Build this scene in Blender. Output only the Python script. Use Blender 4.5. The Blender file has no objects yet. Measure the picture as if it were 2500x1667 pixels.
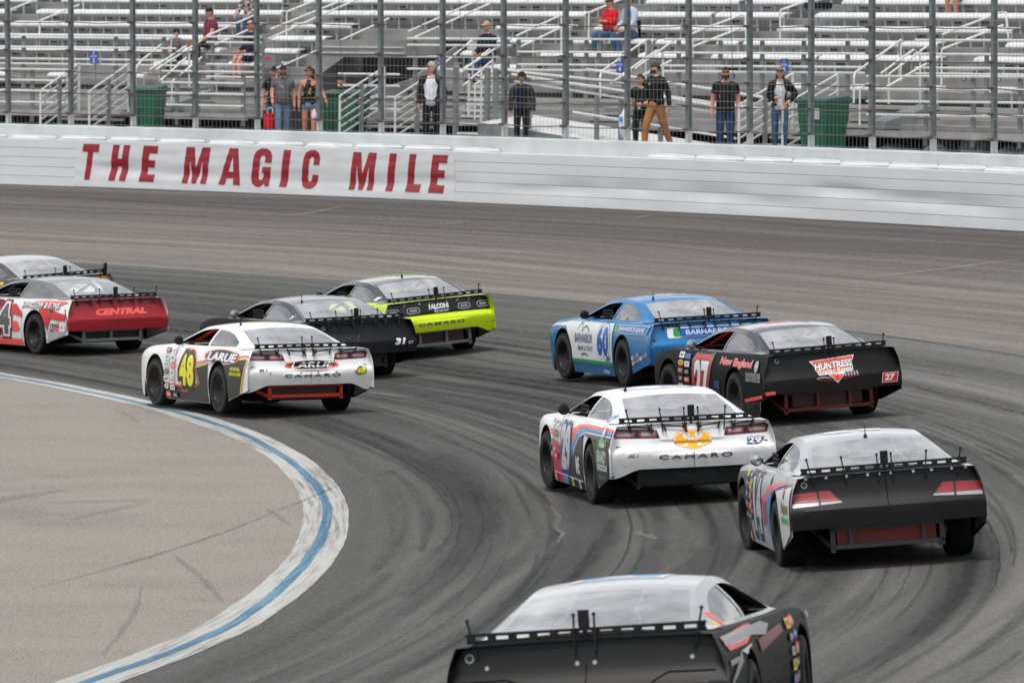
import bpy, bmesh, math, random
from math import sin, cos, pi, radians, hypot, atan2, sqrt, exp
from mathutils import Vector, Matrix, noise as mnoise
random.seed(7)
scene = bpy.context.scene
COL = scene.collection

# ------------------------------------------------------------------ camera
CAM_H, PITCH, ROLL, FPX = 5.537, 0.043563, -0.007459, 17381.0
cam = bpy.data.cameras.new('camera')
cam.sensor_width = 36.0
cam.lens = FPX / 2500.0 * 36.0
cam.clip_start = 1.0
cam.clip_end = 3000.0
cam_o = bpy.data.objects.new('camera', cam)
COL.objects.link(cam_o)
fwd = Vector((0, cos(PITCH), -sin(PITCH)))
up0 = Vector((0, sin(PITCH), cos(PITCH)))
rt = Vector((cos(ROLL), 0, 0)) - up0 * sin(ROLL)
up = Vector((sin(ROLL), 0, 0)) + up0 * cos(ROLL)
cm = Matrix((rt, up, -fwd)).transposed().to_4x4()
cm.translation = (0, 0, CAM_H)
cam_o.matrix_world = cm
cam.dof.use_dof = True
cam.dof.focus_distance = 86.0
cam.dof.aperture_fstop = 7.0
scene.camera = cam_o

# ------------------------------------------------------------------ sky and sun
SUN_EL, SUN_AZ = radians(68), radians(205)      # azimuth clockwise from +Y : behind the camera, a little left
world = bpy.data.worlds.new('World')
scene.world = world
world.use_nodes = True
wn, wl = world.node_tree.nodes, world.node_tree.links
wn.clear()
w_out = wn.new('ShaderNodeOutputWorld')
w_bg = wn.new('ShaderNodeBackground')
w_sky = wn.new('ShaderNodeTexSky')
w_sky.sky_type = 'NISHITA'
w_sky.sun_disc = False
w_sky.sun_elevation = SUN_EL
w_sky.sun_rotation = SUN_AZ
w_sky.air_density = 1.3
w_sky.dust_density = 1.0
w_hs = wn.new('ShaderNodeHueSaturation')
w_hs.inputs['Saturation'].default_value = 0.16
w_tc = wn.new('ShaderNodeTexCoord')
w_map = wn.new('ShaderNodeMapping')
w_map.inputs['Scale'].default_value = (1.0, 1.0, 2.2)
w_noise = wn.new('ShaderNodeTexNoise')
w_noise.inputs['Scale'].default_value = 3.2
w_noise.inputs['Detail'].default_value = 6.0
w_ramp = wn.new('ShaderNodeValToRGB')
w_ramp.color_ramp.elements[0].position = 0.42
w_ramp.color_ramp.elements[0].color = (0.62, 0.66, 0.71, 1)
w_ramp.color_ramp.elements[1].position = 0.60
w_ramp.color_ramp.elements[1].color = (1.65, 1.63, 1.60, 1)
w_mul = wn.new('ShaderNodeMix')
w_mul.data_type = 'RGBA'
w_mul.blend_type = 'MULTIPLY'
w_mul.inputs[0].default_value = 1.0
wl.new(w_sky.outputs[0], w_hs.inputs['Color'])
wl.new(w_tc.outputs['Generated'], w_map.inputs[0])
wl.new(w_map.outputs[0], w_noise.inputs['Vector'])
wl.new(w_noise.outputs['Fac'], w_ramp.inputs[0])
wl.new(w_hs.outputs[0], w_mul.inputs[6])
wl.new(w_ramp.outputs[0], w_mul.inputs[7])
wl.new(w_mul.outputs[2], w_bg.inputs['Color'])
w_bg.inputs['Strength'].default_value = 0.115
wl.new(w_bg.outputs[0], w_out.inputs['Surface'])

sun = bpy.data.lights.new('sun', 'SUN')
sun.energy = 1.9
sun.angle = radians(16)
sun.color = (1.0, 0.965, 0.92)
sun_o = bpy.data.objects.new('sun', sun)
COL.objects.link(sun_o)
sd = Vector((sin(SUN_AZ) * cos(SUN_EL), cos(SUN_AZ) * cos(SUN_EL), sin(SUN_EL)))
sun_o.rotation_euler = sd.to_track_quat('Z', 'Y').to_euler()
sun_o.location = sd * 200

vs = scene.view_settings
scene.display_settings.display_device = 'sRGB'
vs.view_transform = 'Standard'
vs.look = 'None'
vs.exposure = 0.42
vs.gamma = 1.0
vs.use_curve_mapping = False
scene.render.engine = 'CYCLES'
scene.cycles.use_denoising = True
scene.cycles.max_bounces = 8
scene.cycles.transparent_max_bounces = 24
scene.cycles.sample_clamp_indirect = 6.0

# ------------------------------------------------------------------ helpers
def tag(o, label=None, cat=None, group=None, kind=None):
    if label: o['label'] = label
    if cat: o['category'] = cat
    if group: o['group'] = group
    if kind: o['kind'] = kind
    return o

def empty(name, loc=(0, 0, 0), rot=None, parent=None):
    o = bpy.data.objects.new(name, None)
    o.empty_display_size = 0.2
    COL.objects.link(o)
    o.location = loc
    if rot is not None: o.rotation_euler = rot
    if parent: o.parent = parent
    return o

def link(name, me, parent=None, loc=None, rot=None):
    o = bpy.data.objects.new(name, me)
    COL.objects.link(o)
    if parent is not None: o.parent = parent
    if loc is not None: o.location = loc
    if rot is not None: o.rotation_euler = rot
    return o

class MB:
    """collects geometry for ONE mesh object"""
    def __init__(self):
        self.v, self.f, self.m = [], [], []
    def add(self, vs_, fs_, mi=0):
        b = len(self.v)
        self.v += [tuple(p) for p in vs_]
        for f in fs_:
            self.f.append([b + i for i in f]); self.m.append(mi)
        return self
    def box(self, c, s, mi=0, M=None):
        x, y, z = s[0] / 2, s[1] / 2, s[2] / 2
        P = [Vector((a * x, b_ * y, d * z)) for d in (-1, 1) for b_ in (-1, 1) for a in (-1, 1)]
        if M is not None: P = [M @ p for p in P]
        c = Vector(c)
        return self.add([p + c for p in P], [(0, 2, 3, 1), (4, 5, 7, 6), (0, 1, 5, 4), (2, 6, 7, 3), (0, 4, 6, 2), (1, 3, 7, 5)], mi)
    def hexa(self, P, mi=0):     # 8 points: bottom 4 ccw, top 4 ccw
        return self.add(P, [(3, 2, 1, 0), (4, 5, 6, 7), (0, 1, 5, 4), (1, 2, 6, 5), (2, 3, 7, 6), (3, 0, 4, 7)], mi)
    def tube(self, P, r, n=6, mi=0, closed=False):
        P = [Vector(p) for p in P]
        k = len(P)
        rr = r if isinstance(r, (list, tuple)) else [r] * k
        rings = []
        prev = None
        for i in range(k):
            if closed: t = P[(i + 1) % k] - P[i - 1]
            else: t = P[min(i + 1, k - 1)] - P[max(i - 1, 0)]
            if t.length < 1e-9: t = Vector((0, 0, 1))
            t.normalize()
            if prev is None:
                a = Vector((0, 0, 1)) if abs(t.z) < 0.9 else Vector((1, 0, 0))
            else: a = prev
            u = (a - t * a.dot(t))
            if u.length < 1e-6: u = t.orthogonal()
            u.normalize(); prev = u
            w = t.cross(u)
            rings.append([P[i] + (u * cos(2 * pi * j / n) + w * sin(2 * pi * j / n)) * rr[i] for j in range(n)])
        V = [p for ring in rings for p in ring]
        F = []
        for i in range(k if closed else k - 1):
            a, b = i * n, ((i + 1) % k) * n
            for j in range(n):
                F.append((a + j, a + (j + 1) % n, b + (j + 1) % n, b + j))
        if not closed:
            F.append(tuple(range(n - 1, -1, -1)))
            F.append(tuple((k - 1) * n + j for j in range(n)))
        return self.add(V, F, mi)
    def lathe(self, prof, n=24, axis='X', mi=0, c=(0, 0, 0)):   # prof: (along axis, radius)
        V, F = [], []
        c = Vector(c)
        for a, r in prof:
            for j in range(n):
                t = 2 * pi * j / n
                p = {'X': (a, r * cos(t), r * sin(t)), 'Y': (r * sin(t), a, r * cos(t)), 'Z': (r * cos(t), r * sin(t), a)}[axis]
                V.append(c + Vector(p))
        for i in range(len(prof) - 1):
            for j in range(n):
                F.append((i * n + j, i * n + (j + 1) % n, (i + 1) * n + (j + 1) % n, (i + 1) * n + j))
        return self.add(V, F, mi)
    def prism(self, poly, t, M=None, mi=0):   # poly in XY, extruded +Z by t
        n = len(poly)
        V = [Vector((p[0], p[1], 0)) for p in poly] + [Vector((p[0], p[1], t)) for p in poly]
        if M is not None: V = [M @ v for v in V]
        F = [tuple(range(n - 1, -1, -1)), tuple(range(n, 2 * n))] + [(i, (i + 1) % n, n + (i + 1) % n, n + i) for i in range(n)]
        return self.add(V, F, mi)
    def grid(self, fn, nu, nv, mi=0, skip=None):
        V = [fn(i, j) for i in range(nu) for j in range(nv)]
        F = []
        for i in range(nu - 1):
            for j in range(nv - 1):
                if skip and skip(i, j): continue
                F.append((i * nv + j, (i + 1) * nv + j, (i + 1) * nv + j + 1, i * nv + j + 1))
        return self.add(V, F, mi)
    def mesh(self, name, mats, smooth=False):
        me = bpy.data.meshes.new(name)
        me.from_pydata(self.v, [], self.f)
        for m in (mats if isinstance(mats, (list, tuple)) else [mats]): me.materials.append(m)
        if any(self.m): me.polygons.foreach_set('material_index', self.m)
        bm = bmesh.new(); bm.from_mesh(me)
        bmesh.ops.recalc_face_normals(bm, faces=bm.faces)
        bm.to_mesh(me); bm.free()
        if smooth:
            me.polygons.foreach_set('use_smooth', [True] * len(me.polygons))
            try: me.set_sharp_from_angle(angle=radians(smooth if smooth is not True else 40))
            except Exception: pass
        me.update()
        return me
    def build(self, name, mats, parent=None, smooth=False, loc=None, rot=None):
        return link(name, self.mesh(name, mats, smooth), parent, loc, rot)

# ------------------------------------------------------------------ track geometry: an arc round (CX,CY)
CX, CY, R0 = -106.514, 78.116, 104.77
def zs(d, s=0.0):
    if d <= 0: return 0.0
    b = 0.045 * d + 0.0021 * d * d
    t = min(1, max(0, (-12 - s) / 20)); b *= 1 + .35 * t * t * (3 - 2 * t)
    e = min(1, max(0, (s - 20) / 14))
    if d < 9: b -= .13 * sin(pi * d / 9) * e * e * (3 - 2 * e)
    return b
def S(s, d, z):
    a = s / R0
    return Vector((CX + (R0 + d) * cos(a), CY + (R0 + d) * sin(a), z))
def ang(s): return s / R0           # z rotation : local +X points outward
def sweep(mb, prof, s0, s1, ds=1.0, mi=0, off=None):
    n = max(1, int(math.ceil(abs(s1 - s0) / ds)))
    k = len(prof)
    V, F = [], []
    for i in range(n + 1):
        s = s0 + (s1 - s0) * i / n
        for d, z in prof:
            e = off(s, z) if off else 0
            V.append(S(s, d + e, z))
    for i in range(n):
        for j in range(k):
            F.append((i * k + j, i * k + (j + 1) % k, (i + 1) * k + (j + 1) % k, (i + 1) * k + j))
    F.append(tuple(range(k))); F.append(tuple(n * k + j for j in range(k - 1, -1, -1)))
    return mb.add(V, F, mi)

# ------------------------------------------------------------------ materials
def nt(name):
    m = bpy.data.materials.new(name); m.use_nodes = True
    t = m.node_tree
    return m, t, t.nodes, t.links, t.nodes['Principled BSDF']
def rgb(c): return (c[0], c[1], c[2], 1.0)
def srgb(r, g, b):
    f = lambda c: (c / 255 / 12.92) if c / 255 <= 0.04045 else ((c / 255 + 0.055) / 1.055) ** 2.4
    return (f(r), f(g), f(b))
_mc = {}
def mat(name, col, rough=0.5, metal=0.0, coat=0.0, var=0.12, scale=6.0, bump=0.0, spec=0.5):
    """paint / metal / plastic / cloth with a little procedural unevenness"""
    if name in _mc: return _mc[name]
    m, t, n, l, b = nt(name)
    tc = n.new('ShaderNodeTexCoord')
    ns = n.new('ShaderNodeTexNoise'); ns.inputs['Scale'].default_value = scale; ns.inputs['Detail'].default_value = 5
    l.new(tc.outputs['Object'], ns.inputs['Vector'])
    mr = n.new('ShaderNodeMapRange'); mr.inputs['From Min'].default_value = 0.3; mr.inputs['From Max'].default_value = 0.7
    mr.inputs['To Min'].default_value = 1 - var; mr.inputs['To Max'].default_value = 1 + var * 0.6
    l.new(ns.outputs['Fac'], mr.inputs['Value'])
    mx = n.new('ShaderNodeMix'); mx.data_type = 'RGBA'; mx.blend_type = 'MULTIPLY'; mx.inputs[0].default_value = 1
    mx.inputs[6].default_value = rgb(col)
    l.new(mr.outputs[0], mx.inputs[7]); l.new(mx.outputs[2], b.inputs['Base Color'])
    b.inputs['Roughness'].default_value = rough
    b.inputs['Metallic'].default_value = metal
    b.inputs['Coat Weight'].default_value = coat
    b.inputs['Coat Roughness'].default_value = 0.08
    b.inputs['Specular IOR Level'].default_value = spec
    if bump:
        bp = n.new('ShaderNodeBump'); bp.inputs['Strength'].default_value = bump; bp.inputs['Distance'].default_value = 0.01
        l.new(ns.outputs['Fac'], bp.inputs['Height']); l.new(bp.outputs[0], b.inputs['Normal'])
    _mc[name] = m
    return m

def lexan(name, tint=(0.82, 0.84, 0.86), haze=0.42, rough=0.10, ior=1.55):
    m, t, n, l, b = nt(name)
    out = n['Material Output']; n.remove(b)
    tr = n.new('ShaderNodeBsdfTransparent'); tr.inputs[0].default_value = (0.95, 0.955, 0.96, 1)
    di = n.new('ShaderNodeBsdfDiffuse'); di.inputs[0].default_value = rgb(tint)
    gl = n.new('ShaderNodeBsdfGlossy'); gl.inputs['Roughness'].default_value = rough; gl.inputs[0].default_value = (1, 1, 1, 1)
    fr = n.new('ShaderNodeFresnel'); fr.inputs[0].default_value = ior
    tc = n.new('ShaderNodeTexCoord')
    ns = n.new('ShaderNodeTexNoise'); ns.inputs['Scale'].default_value = 3.5; ns.inputs['Detail'].default_value = 4
    l.new(tc.outputs['Object'], ns.inputs['Vector'])
    mr = n.new('ShaderNodeMapRange'); mr.inputs['From Min'].default_value = 0.35; mr.inputs['From Max'].default_value = 0.7
    mr.inputs['To Min'].default_value = haze * 0.75; mr.inputs['To Max'].default_value = min(0.95, haze * 1.2)
    l.new(ns.outputs['Fac'], mr.inputs['Value'])
    a = n.new('ShaderNodeMixShader'); l.new(mr.outputs[0], a.inputs[0]); l.new(tr.outputs[0], a.inputs[1]); l.new(di.outputs[0], a.inputs[2])
    bp = n.new('ShaderNodeBump'); bp.inputs['Strength'].default_value = 0.25; bp.inputs['Distance'].default_value = 0.03
    ns2 = n.new('ShaderNodeTexNoise'); ns2.inputs['Scale'].default_value = 2.2; ns2.inputs['Detail'].default_value = 1
    l.new(tc.outputs['Object'], ns2.inputs['Vector']); l.new(ns2.outputs['Fac'], bp.inputs['Height']); l.new(bp.outputs[0], gl.inputs['Normal'])
    mx = n.new('ShaderNodeMixShader'); l.new(fr.outputs[0], mx.inputs[0]); l.new(a.outputs[0], mx.inputs[1]); l.new(gl.outputs[0], mx.inputs[2])
    l.new(mx.outputs[0], out.inputs['Surface'])
    return m

class NG:
    """small node-math builder"""
    def __init__(self, t): self.t, self.n, self.l = t, t.nodes, t.links
    def _in(self, sock, v):
        if hasattr(v, 'is_output') or isinstance(v, bpy.types.NodeSocket): self.l.new(v, sock)
        else: sock.default_value = v
    def m(self, op, a, b=0.0, c=0.0, clamp=False):
        x = self.n.new('ShaderNodeMath'); x.operation = op; x.use_clamp = clamp
        for i, v in enumerate((a, b, c)): self._in(x.inputs[i], v)
        return x.outputs[0]
    def sm(self, x, a, b, lo=0.0, hi=1.0):      # smooth map range
        r = self.n.new('ShaderNodeMapRange'); r.interpolation_type = 'SMOOTHSTEP'
        self._in(r.inputs['Value'], x)
        for k, v in (('From Min', a), ('From Max', b), ('To Min', lo), ('To Max', hi)): r.inputs[k].default_value = v
        return r.outputs[0]
    def lin(self, x, a, b, lo=0.0, hi=1.0):
        r = self.n.new('ShaderNodeMapRange'); self._in(r.inputs['Value'], x)
        for k, v in (('From Min', a), ('From Max', b), ('To Min', lo), ('To Max', hi)): r.inputs[k].default_value = v
        return r.outputs[0]
    def noise(self, vec, scale, detail=4.0, rough=0.55, dist=0.0):
        x = self.n.new('ShaderNodeTexNoise'); self._in(x.inputs['Vector'], vec)
        x.inputs['Scale'].default_value = scale; x.inputs['Detail'].default_value = detail
        x.inputs['Roughness'].default_value = rough; x.inputs['Distortion'].default_value = dist
        return x.outputs['Fac']
    def comb(self, x, y, z=0.0):
        c = self.n.new('ShaderNodeCombineXYZ')
        for i, v in enumerate((x, y, z)): self._in(c.inputs[i], v)
        return c.outputs[0]
    def mix(self, f, a, b, blend='MIX'):
        x = self.n.new('ShaderNodeMix'); x.data_type = 'RGBA'; x.blend_type = blend
        self._in(x.inputs[0], f)
        for i, v in ((6, a), (7, b)):
            self._in(x.inputs[i], rgb(v) if isinstance(v, tuple) and len(v) == 3 else v)
        return x.outputs[2]

# ------------------------------------------------------------------ ground
def ground_material():
    m, t, n, l, b = nt('track_asphalt')
    g = NG(t)
    uv = n.new('ShaderNodeUVMap'); uv.uv_map = 'UVMap'
    sx = n.new('ShaderNodeSeparateXYZ'); l.new(uv.outputs[0], sx.inputs[0])
    u, v = sx.outputs[0], sx.outputs[1]
    geo = n.new('ShaderNodeNewGeometry')
    pos = geo.outputs['Position']
    wob = g.m('MULTIPLY', g.m('SUBTRACT', g.noise(g.comb(g.m('MULTIPLY', u, 0.05), g.m('MULTIPLY', v, 0.1)), 1.0, 2), 0.5), 1.6)
    vw = g.m('ADD', v, wob)
    st1 = g.noise(g.comb(g.m('MULTIPLY', u, 0.035), g.m('MULTIPLY', vw, 2.2)), 1.0, 6, 0.62)
    st2 = g.noise(g.comb(g.m('MULTIPLY', u, 0.02), g.m('MULTIPLY', vw, 0.55)), 1.0, 3, 0.5)
    fine = g.noise(pos, 14.0, 6, 0.75)
    grain = g.noise(pos, 90.0, 2, 0.6)
    blot = g.noise(pos, 0.6, 4, 0.6)
    # lanes
    groove = g.mix(g.sm(st1, 0.38, 0.64), srgb(104, 104, 103), srgb(128, 128, 126))
    off = g.m('MAXIMUM', g.m('MULTIPLY', g.sm(v, 4.5, 8.5), g.sm(u, 14.0, -8.0)), g.m('MULTIPLY', g.sm(v, 7.5, 10.5), g.sm(u, 60.0, 20.0)))
    groove = g.mix(g.m('MULTIPLY', off, 0.75), groove, g.mix(g.sm(st1, 0.38, 0.64), srgb(140, 140, 138), srgb(160, 159, 156)))
    groove = g.mix(g.m('MULTIPLY', g.sm(v, 1.2, 0.1), 0.5), groove, srgb(116, 115, 112))
    groove = g.mix(g.m('MULTIPLY', g.sm(st2, 0.42, 0.62), 0.45), groove, srgb(94, 94, 93))
    outer_l = g.mix(g.sm(st1, 0.36, 0.66), srgb(138, 133, 129), srgb(164, 157, 151))
    band = g.sm(v, 15.0, 20.0)
    outer_d = g.mix(g.sm(st1, 0.36, 0.66), srgb(103, 100, 99), srgb(127, 123, 120))
    outer = g.mix(g.m('MULTIPLY', band, g.lin(st2, 0.35, 0.6, 0.75, 1.0)), outer_l, outer_d)
    streak = g.m('MULTIPLY', g.sm(st2, 0.50, 0.62), g.sm(v, 12.2, 13.5))
    outer = g.mix(g.m('MULTIPLY', streak, 0.25), outer, srgb(106, 102, 100))
    col = g.mix(g.sm(g.m('ADD', v, g.m('MULTIPLY', g.m('SUBTRACT', fine, 0.5), 0.08)), 12.10, 12.16), groove, outer)
    # second paving seam inside the groove
    col = g.mix(g.m('MULTIPLY', g.sm(g.m('ABSOLUTE', g.m('SUBTRACT', v, 12.08)), 0.06, 0.0), 0.7), col, srgb(58, 58, 58))
    apron = g.mix(g.sm(blot, 0.40, 0.68), srgb(180, 176, 170), srgb(170, 166, 161))
    apron = g.mix(g.m('MULTIPLY', g.sm(g.noise(pos, 0.23, 3), 0.57, 0.72), 0.45), apron, srgb(126, 122, 119))
    speck = g.noise(pos, 34.0, 3, 0.85)
    apron = g.mix(g.sm(speck, 0.40, 0.62), g.mix(0.34, apron, srgb(96, 93, 90)), g.mix(0.40, apron, srgb(216, 205, 192)))
    col = g.mix(g.sm(v, -0.30, -0.26), apron, col)
    col = g.mix(0.45, col, g.mix(g.sm(fine, 0.36, 0.64), (0.04, 0.04, 0.04), (0.5, 0.49, 0.47)), 'SOFT_LIGHT')
    col = g.mix(0.75, col, g.mix(g.sm(g.noise(pos, 48.0, 3, 0.8), 0.40, 0.62), (0.05, 0.05, 0.05), (0.6, 0.59, 0.58)), 'SOFT_LIGHT')
    sc_ = n.new('ShaderNodeHueSaturation'); sc_.inputs['Value'].default_value = GROUND_VAL
    l.new(col, sc_.inputs['Color'])
    l.new(sc_.outputs[0], b.inputs['Base Color'])
    b.inputs['Roughness'].default_value = 0.86
    b.inputs['Specular IOR Level'].default_value = 0.25
    bp = n.new('ShaderNodeBump'); bp.inputs['Strength'].default_value = 0.35; bp.inputs['Distance'].default_value = 0.006
    l.new(grain, bp.inputs['Height']); l.new(bp.outputs[0], b.inputs['Normal'])
    return m
GROUND_VAL = 0.80
def arc_sheet(name, s0, s1, dl, ds, m, zoff=0.0, dfun=None):
    n = int((s1 - s0) / ds) + 1
    V, F, UV = [], [], []
    for i in range(n + 1):
        s = s0 + (s1 - s0) * i / n
        for d in dl:
            dd = d + (dfun(s, d) if dfun else 0)
            V.append(S(s, dd, zs(dd, s) + zoff)); UV.append((s, dd))
    k = len(dl)
    for i in range(n):
        for j in range(k - 1):
            F.append((i * k + j, i * k + j + 1, (i + 1) * k + j + 1, (i + 1) * k + j))
    me = bpy.data.meshes.new(name); me.from_pydata(V, [], F); me.materials.append(m)
    ul = me.uv_layers.new(name='UVMap')
    for lp in me.loops: ul.data[lp.index].uv = UV[lp.vertex_index]
    me.polygons.foreach_set('use_smooth', [True] * len(me.polygons))
    me.update()
    return link(name, me)
M_ground = ground_material()
dl = [-100, -60, -30, -15, -8, -4, -2, -1, -0.5, 0] + [0.5 * i for i in range(1, 45)] + [22.05]
track = tag(arc_sheet('race_track', -48, 118, dl, 0.5, M_ground), kind='structure')
M_terr = mat('terrain_ground', (0.16, 0.16, 0.12), 0.9, var=0.3, scale=0.05)
tr_mb = MB(); tr_mb.add([(-1500, -700, -0.6), (1500, -700, -0.6), (1500, 2000, -0.6), (-1500, 2000, -0.6)], [(0, 1, 2, 3)])
tag(tr_mb.build('terrain', M_terr), kind='structure')

def worn_paint(name, col, keep, sc=1.0, base=None):
    m, t, n, l, b = nt(name)
    g = NG(t)
    uv = n.new('ShaderNodeUVMap'); uv.uv_map = 'UVMap'
    sx = n.new('ShaderNodeSeparateXYZ'); l.new(uv.outputs[0], sx.inputs[0])
    u, v = sx.outputs[0], sx.outputs[1]
    geo = n.new('ShaderNodeNewGeometry'); pos = geo.outputs['Position']
    st = g.noise(g.comb(g.m('MULTIPLY', u, 0.5 * sc), g.m('MULTIPLY', v, 22.0)), 1.0, 5, 0.65)
    sp = g.noise(pos, 26.0, 4, 0.8)
    big = g.noise(g.comb(g.m('MULTIPLY', u, 0.16), g.m('MULTIPLY', v, 1.5)), 1.0, 3)
    wear = g.m('ADD', g.m('MULTIPLY', st, 0.5), g.m('ADD', g.m('MULTIPLY', sp, 0.3), g.m('MULTIPLY', big, 0.3)))
    under = base or srgb(118, 115, 112)
    c = g.mix(g.sm(wear, keep, keep + 0.2), g.mix(g.sm(sp, 0.3, 0.7), tuple(x * 0.80 for x in col), col), under)
    sc_ = n.new('ShaderNodeHueSaturation'); sc_.inputs['Value'].default_value = GROUND_VAL
    l.new(c, sc_.inputs['Color']); l.new(sc_.outputs[0], b.inputs['Base Color'])
    b.inputs['Roughness'].default_value = 0.8; b.inputs['Specular IOR Level'].default_value = 0.3
    return m
def edge_noise(s, d): return 0.012 * (mnoise.noise((s * 0.9, d * 2, 1.3)) + 0.5 * mnoise.noise((s * 3.1, d, 4.0)))
M_white_line = worn_paint('white_line_paint', srgb(204, 203, 198), 0.50)
M_blue_line = worn_paint('blue_line_paint', srgb(122, 164, 188), 0.43, base=srgb(70, 112, 138))
DLP = [(-48, 0), (-18, -.03), (-14.7, .05), (-12.5, .085), (-9.5, .03), (-5.8, -.02), (-2.4, -.055), (1.4, -.083), (5.6, -.075), (9.8, -.047), (14.9, .019), (19.6, .075), (23.8, .068), (28.4, .043), (32, -.004), (36.7, -.09), (60, -.1), (118, 0)]
def DL(s):                     # the painted line was not laid on a perfect circle
    for (s0, v0), (s1, v1) in zip(DLP[:-1], DLP[1:]):
        if s <= s1:
            t = (s - s0) / (s1 - s0); t = t * t * (3 - 2 * t); return v0 + (v1 - v0) * t
    return 0
wl_d = [-0.50, -0.44, -0.3, -0.15, -0.04, 0.02]
tag(arc_sheet('white_edge_line', -48, 118, wl_d, 0.12, M_white_line, 0.004, lambda s, d: DL(s) + (edge_noise(s, d) if d > -0.01 or d < -0.46 else 0)), kind='structure')
tag(arc_sheet('blue_edge_line', -48, 118, [-0.30, -0.27, -0.23, -0.19], 0.12, M_blue_line, 0.008, lambda s, d: DL(s) + 0.012 * mnoise.noise((s * 2.5, d * 9, 7)) + 0.02 * sin(s * 0.35)), kind='structure')

# joints, cracks, skid marks and leftover paint: thin sheets with soft worn edges
def mark_material(name, col, strength, sc=1.0):
    m, t, n, l, b = nt(name)
    g = NG(t)
    out = n['Material Output']
    uv = n.new('ShaderNodeUVMap'); uv.uv_map = 'UVMap'
    sx = n.new('ShaderNodeSeparateXYZ'); l.new(uv.outputs[0], sx.inputs[0])
    u, v = sx.outputs[0], sx.outputs[1]                  # u along in metres, v across 0..1 ; z unused
    edge = g.m('MULTIPLY', g.sm(v, 0.0, 0.35), g.sm(v, 1.0, 0.65))
    geo = n.new('ShaderNodeNewGeometry')
    ns = g.noise(geo.outputs['Position'], 9.0 * sc, 4, 0.7)
    st = g.noise(g.comb(g.m('MULTIPLY', u, 0.3), g.m('MULTIPLY', v, 5.0)), 1.0, 3)
    a = g.m('MULTIPLY', g.m('MULTIPLY', edge, strength), g.m('MULTIPLY', g.sm(ns, 0.25, 0.6), g.lin(st, 0.3, 0.7, 0.35, 1.0)), clamp=True)
    tr = n.new('ShaderNodeBsdfTransparent')
    b.inputs['Base Color'].default_value = rgb(col); b.inputs['Roughness'].default_value = 0.85
    b.inputs['Specular IOR Level'].default_value = 0.2
    mx = n.new('ShaderNodeMixShader'); l.new(a, mx.inputs[0]); l.new(tr.outputs[0], mx.inputs[1]); l.new(b.outputs[0], mx.inputs[2])
    l.new(mx.outputs[0], out.inputs['Surface'])
    return m
class Marks:
    def __init__(self): self.V, self.F, self.UV = [], [], []
    def path(self, pts, w, zo):        # pts (s,d)
        b = len(self.V); L = 0; k = len(pts)
        for i, (s, d) in enumerate(pts):
            a, c = pts[max(i - 1, 0)], pts[min(i + 1, k - 1)]
            ts, td = c[0] - a[0], c[1] - a[1]; q = hypot(ts, td) or 1
            ns_, nd = -td / q, ts / q
            if i: L += hypot(s - pts[i - 1][0], d - pts[i - 1][1])
            ww = w * (0.35 + 0.65 * min(1, 3 * min(i, k - 1 - i) / k)) if k > 3 else w
            for e, vv in ((-0.5, 0), (0, 0.5), (0.5, 1)):
                ss, dd = s + ns_ * ww * e, d + nd * ww * e
                self.V.append(S(ss, dd, zs(dd, ss) + zo)); self.UV.append((L, vv))
        for i in range(k - 1):
            q = b + i * 3
            for j in (0, 1): self.F.append((q + j, q + j + 1, q + j + 4, q + j + 3))
    def build(self, name, m):
        me = bpy.data.meshes.new(name); me.from_pydata(self.V, [], self.F); me.materials.append(m)
        ul = me.uv_layers.new(name='UVMap')
        for lp in me.loops: ul.data[lp.index].uv = self.UV[lp.vertex_index]
        return link(name, me)
def lerp_path(p, q, n, wig=0.0, seed=0):
    return [(p[0] + (q[0] - p[0]) * i / n, p[1] + (q[1] - p[1]) * i / n + wig * mnoise.noise((i * 0.6, seed, 0))) for i in range(n + 1)]
R = random.Random(3)
mk = Marks()      # joints
for p, q in [((54.1, 12.0), (53.7, 8.9)), ((53.6, 8.7), (52.6, 0.2)), ((57.9, 21.6), (58.7, 14.3)), ((58.7, 14.2), (59.6, 12.3)), ((-8.35, -2.66), (3.5, -0.91)),
             ((3.6, -0.9), (9.0, 0.1)), ((9.0, 0.2), (14.0, 2.2)), ((28.5, 12.0), (25.2, 1.0)), ((14.5, 12.0), (13.2, 4.0)), ((2.0, 0.2), (2.9, 6.5)), ((-5, 0.3), (-4.4, 7.5)),
             ((38.5, 21.6), (37.0, 12.4)), ((20.5, 9.0), (16.0, 0.5))]:
    mk.path(lerp_path(p, q, 24, 0.015, R.random() * 50), 0.045, 0.012)
for d0, d1, s0, s1 in [(8.05, 6.9, 50.3, 37.5), (6.9, 6.6, 37.5, 20), (8.3, 8.1, 62, 50.5), (3.2, 3.0, 34, -14), (6.6, 6.9, 20, -12), (9.4, 9.2, 30, -5), (2.9, 3.3, 60, 36)]:
    mk.path(lerp_path((s0, d0), (s1, d1), 60, 0.025, d0), 0.055, 0.012)
tag(mk.build('pavement_joints', mark_material('joint_tar', (0.018, 0.018, 0.019), 0.8)), kind='structure')
def arc_mark(M, s0, ln, d0, dr, w, n=26):
    M.path([(s0 + ln * j / n, d0 + dr * (j / n) ** 2 + 0.015 * mnoise.noise((s0 + j * 0.12, d0 * 7, 0))) for j in range(n + 1)], w, 0.016)
sk, sk2, ap = Marks(), Marks(), Marks()      # tyre marks along the racing groove: thin dark ones, broad faint ones, and those on the apron
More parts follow.
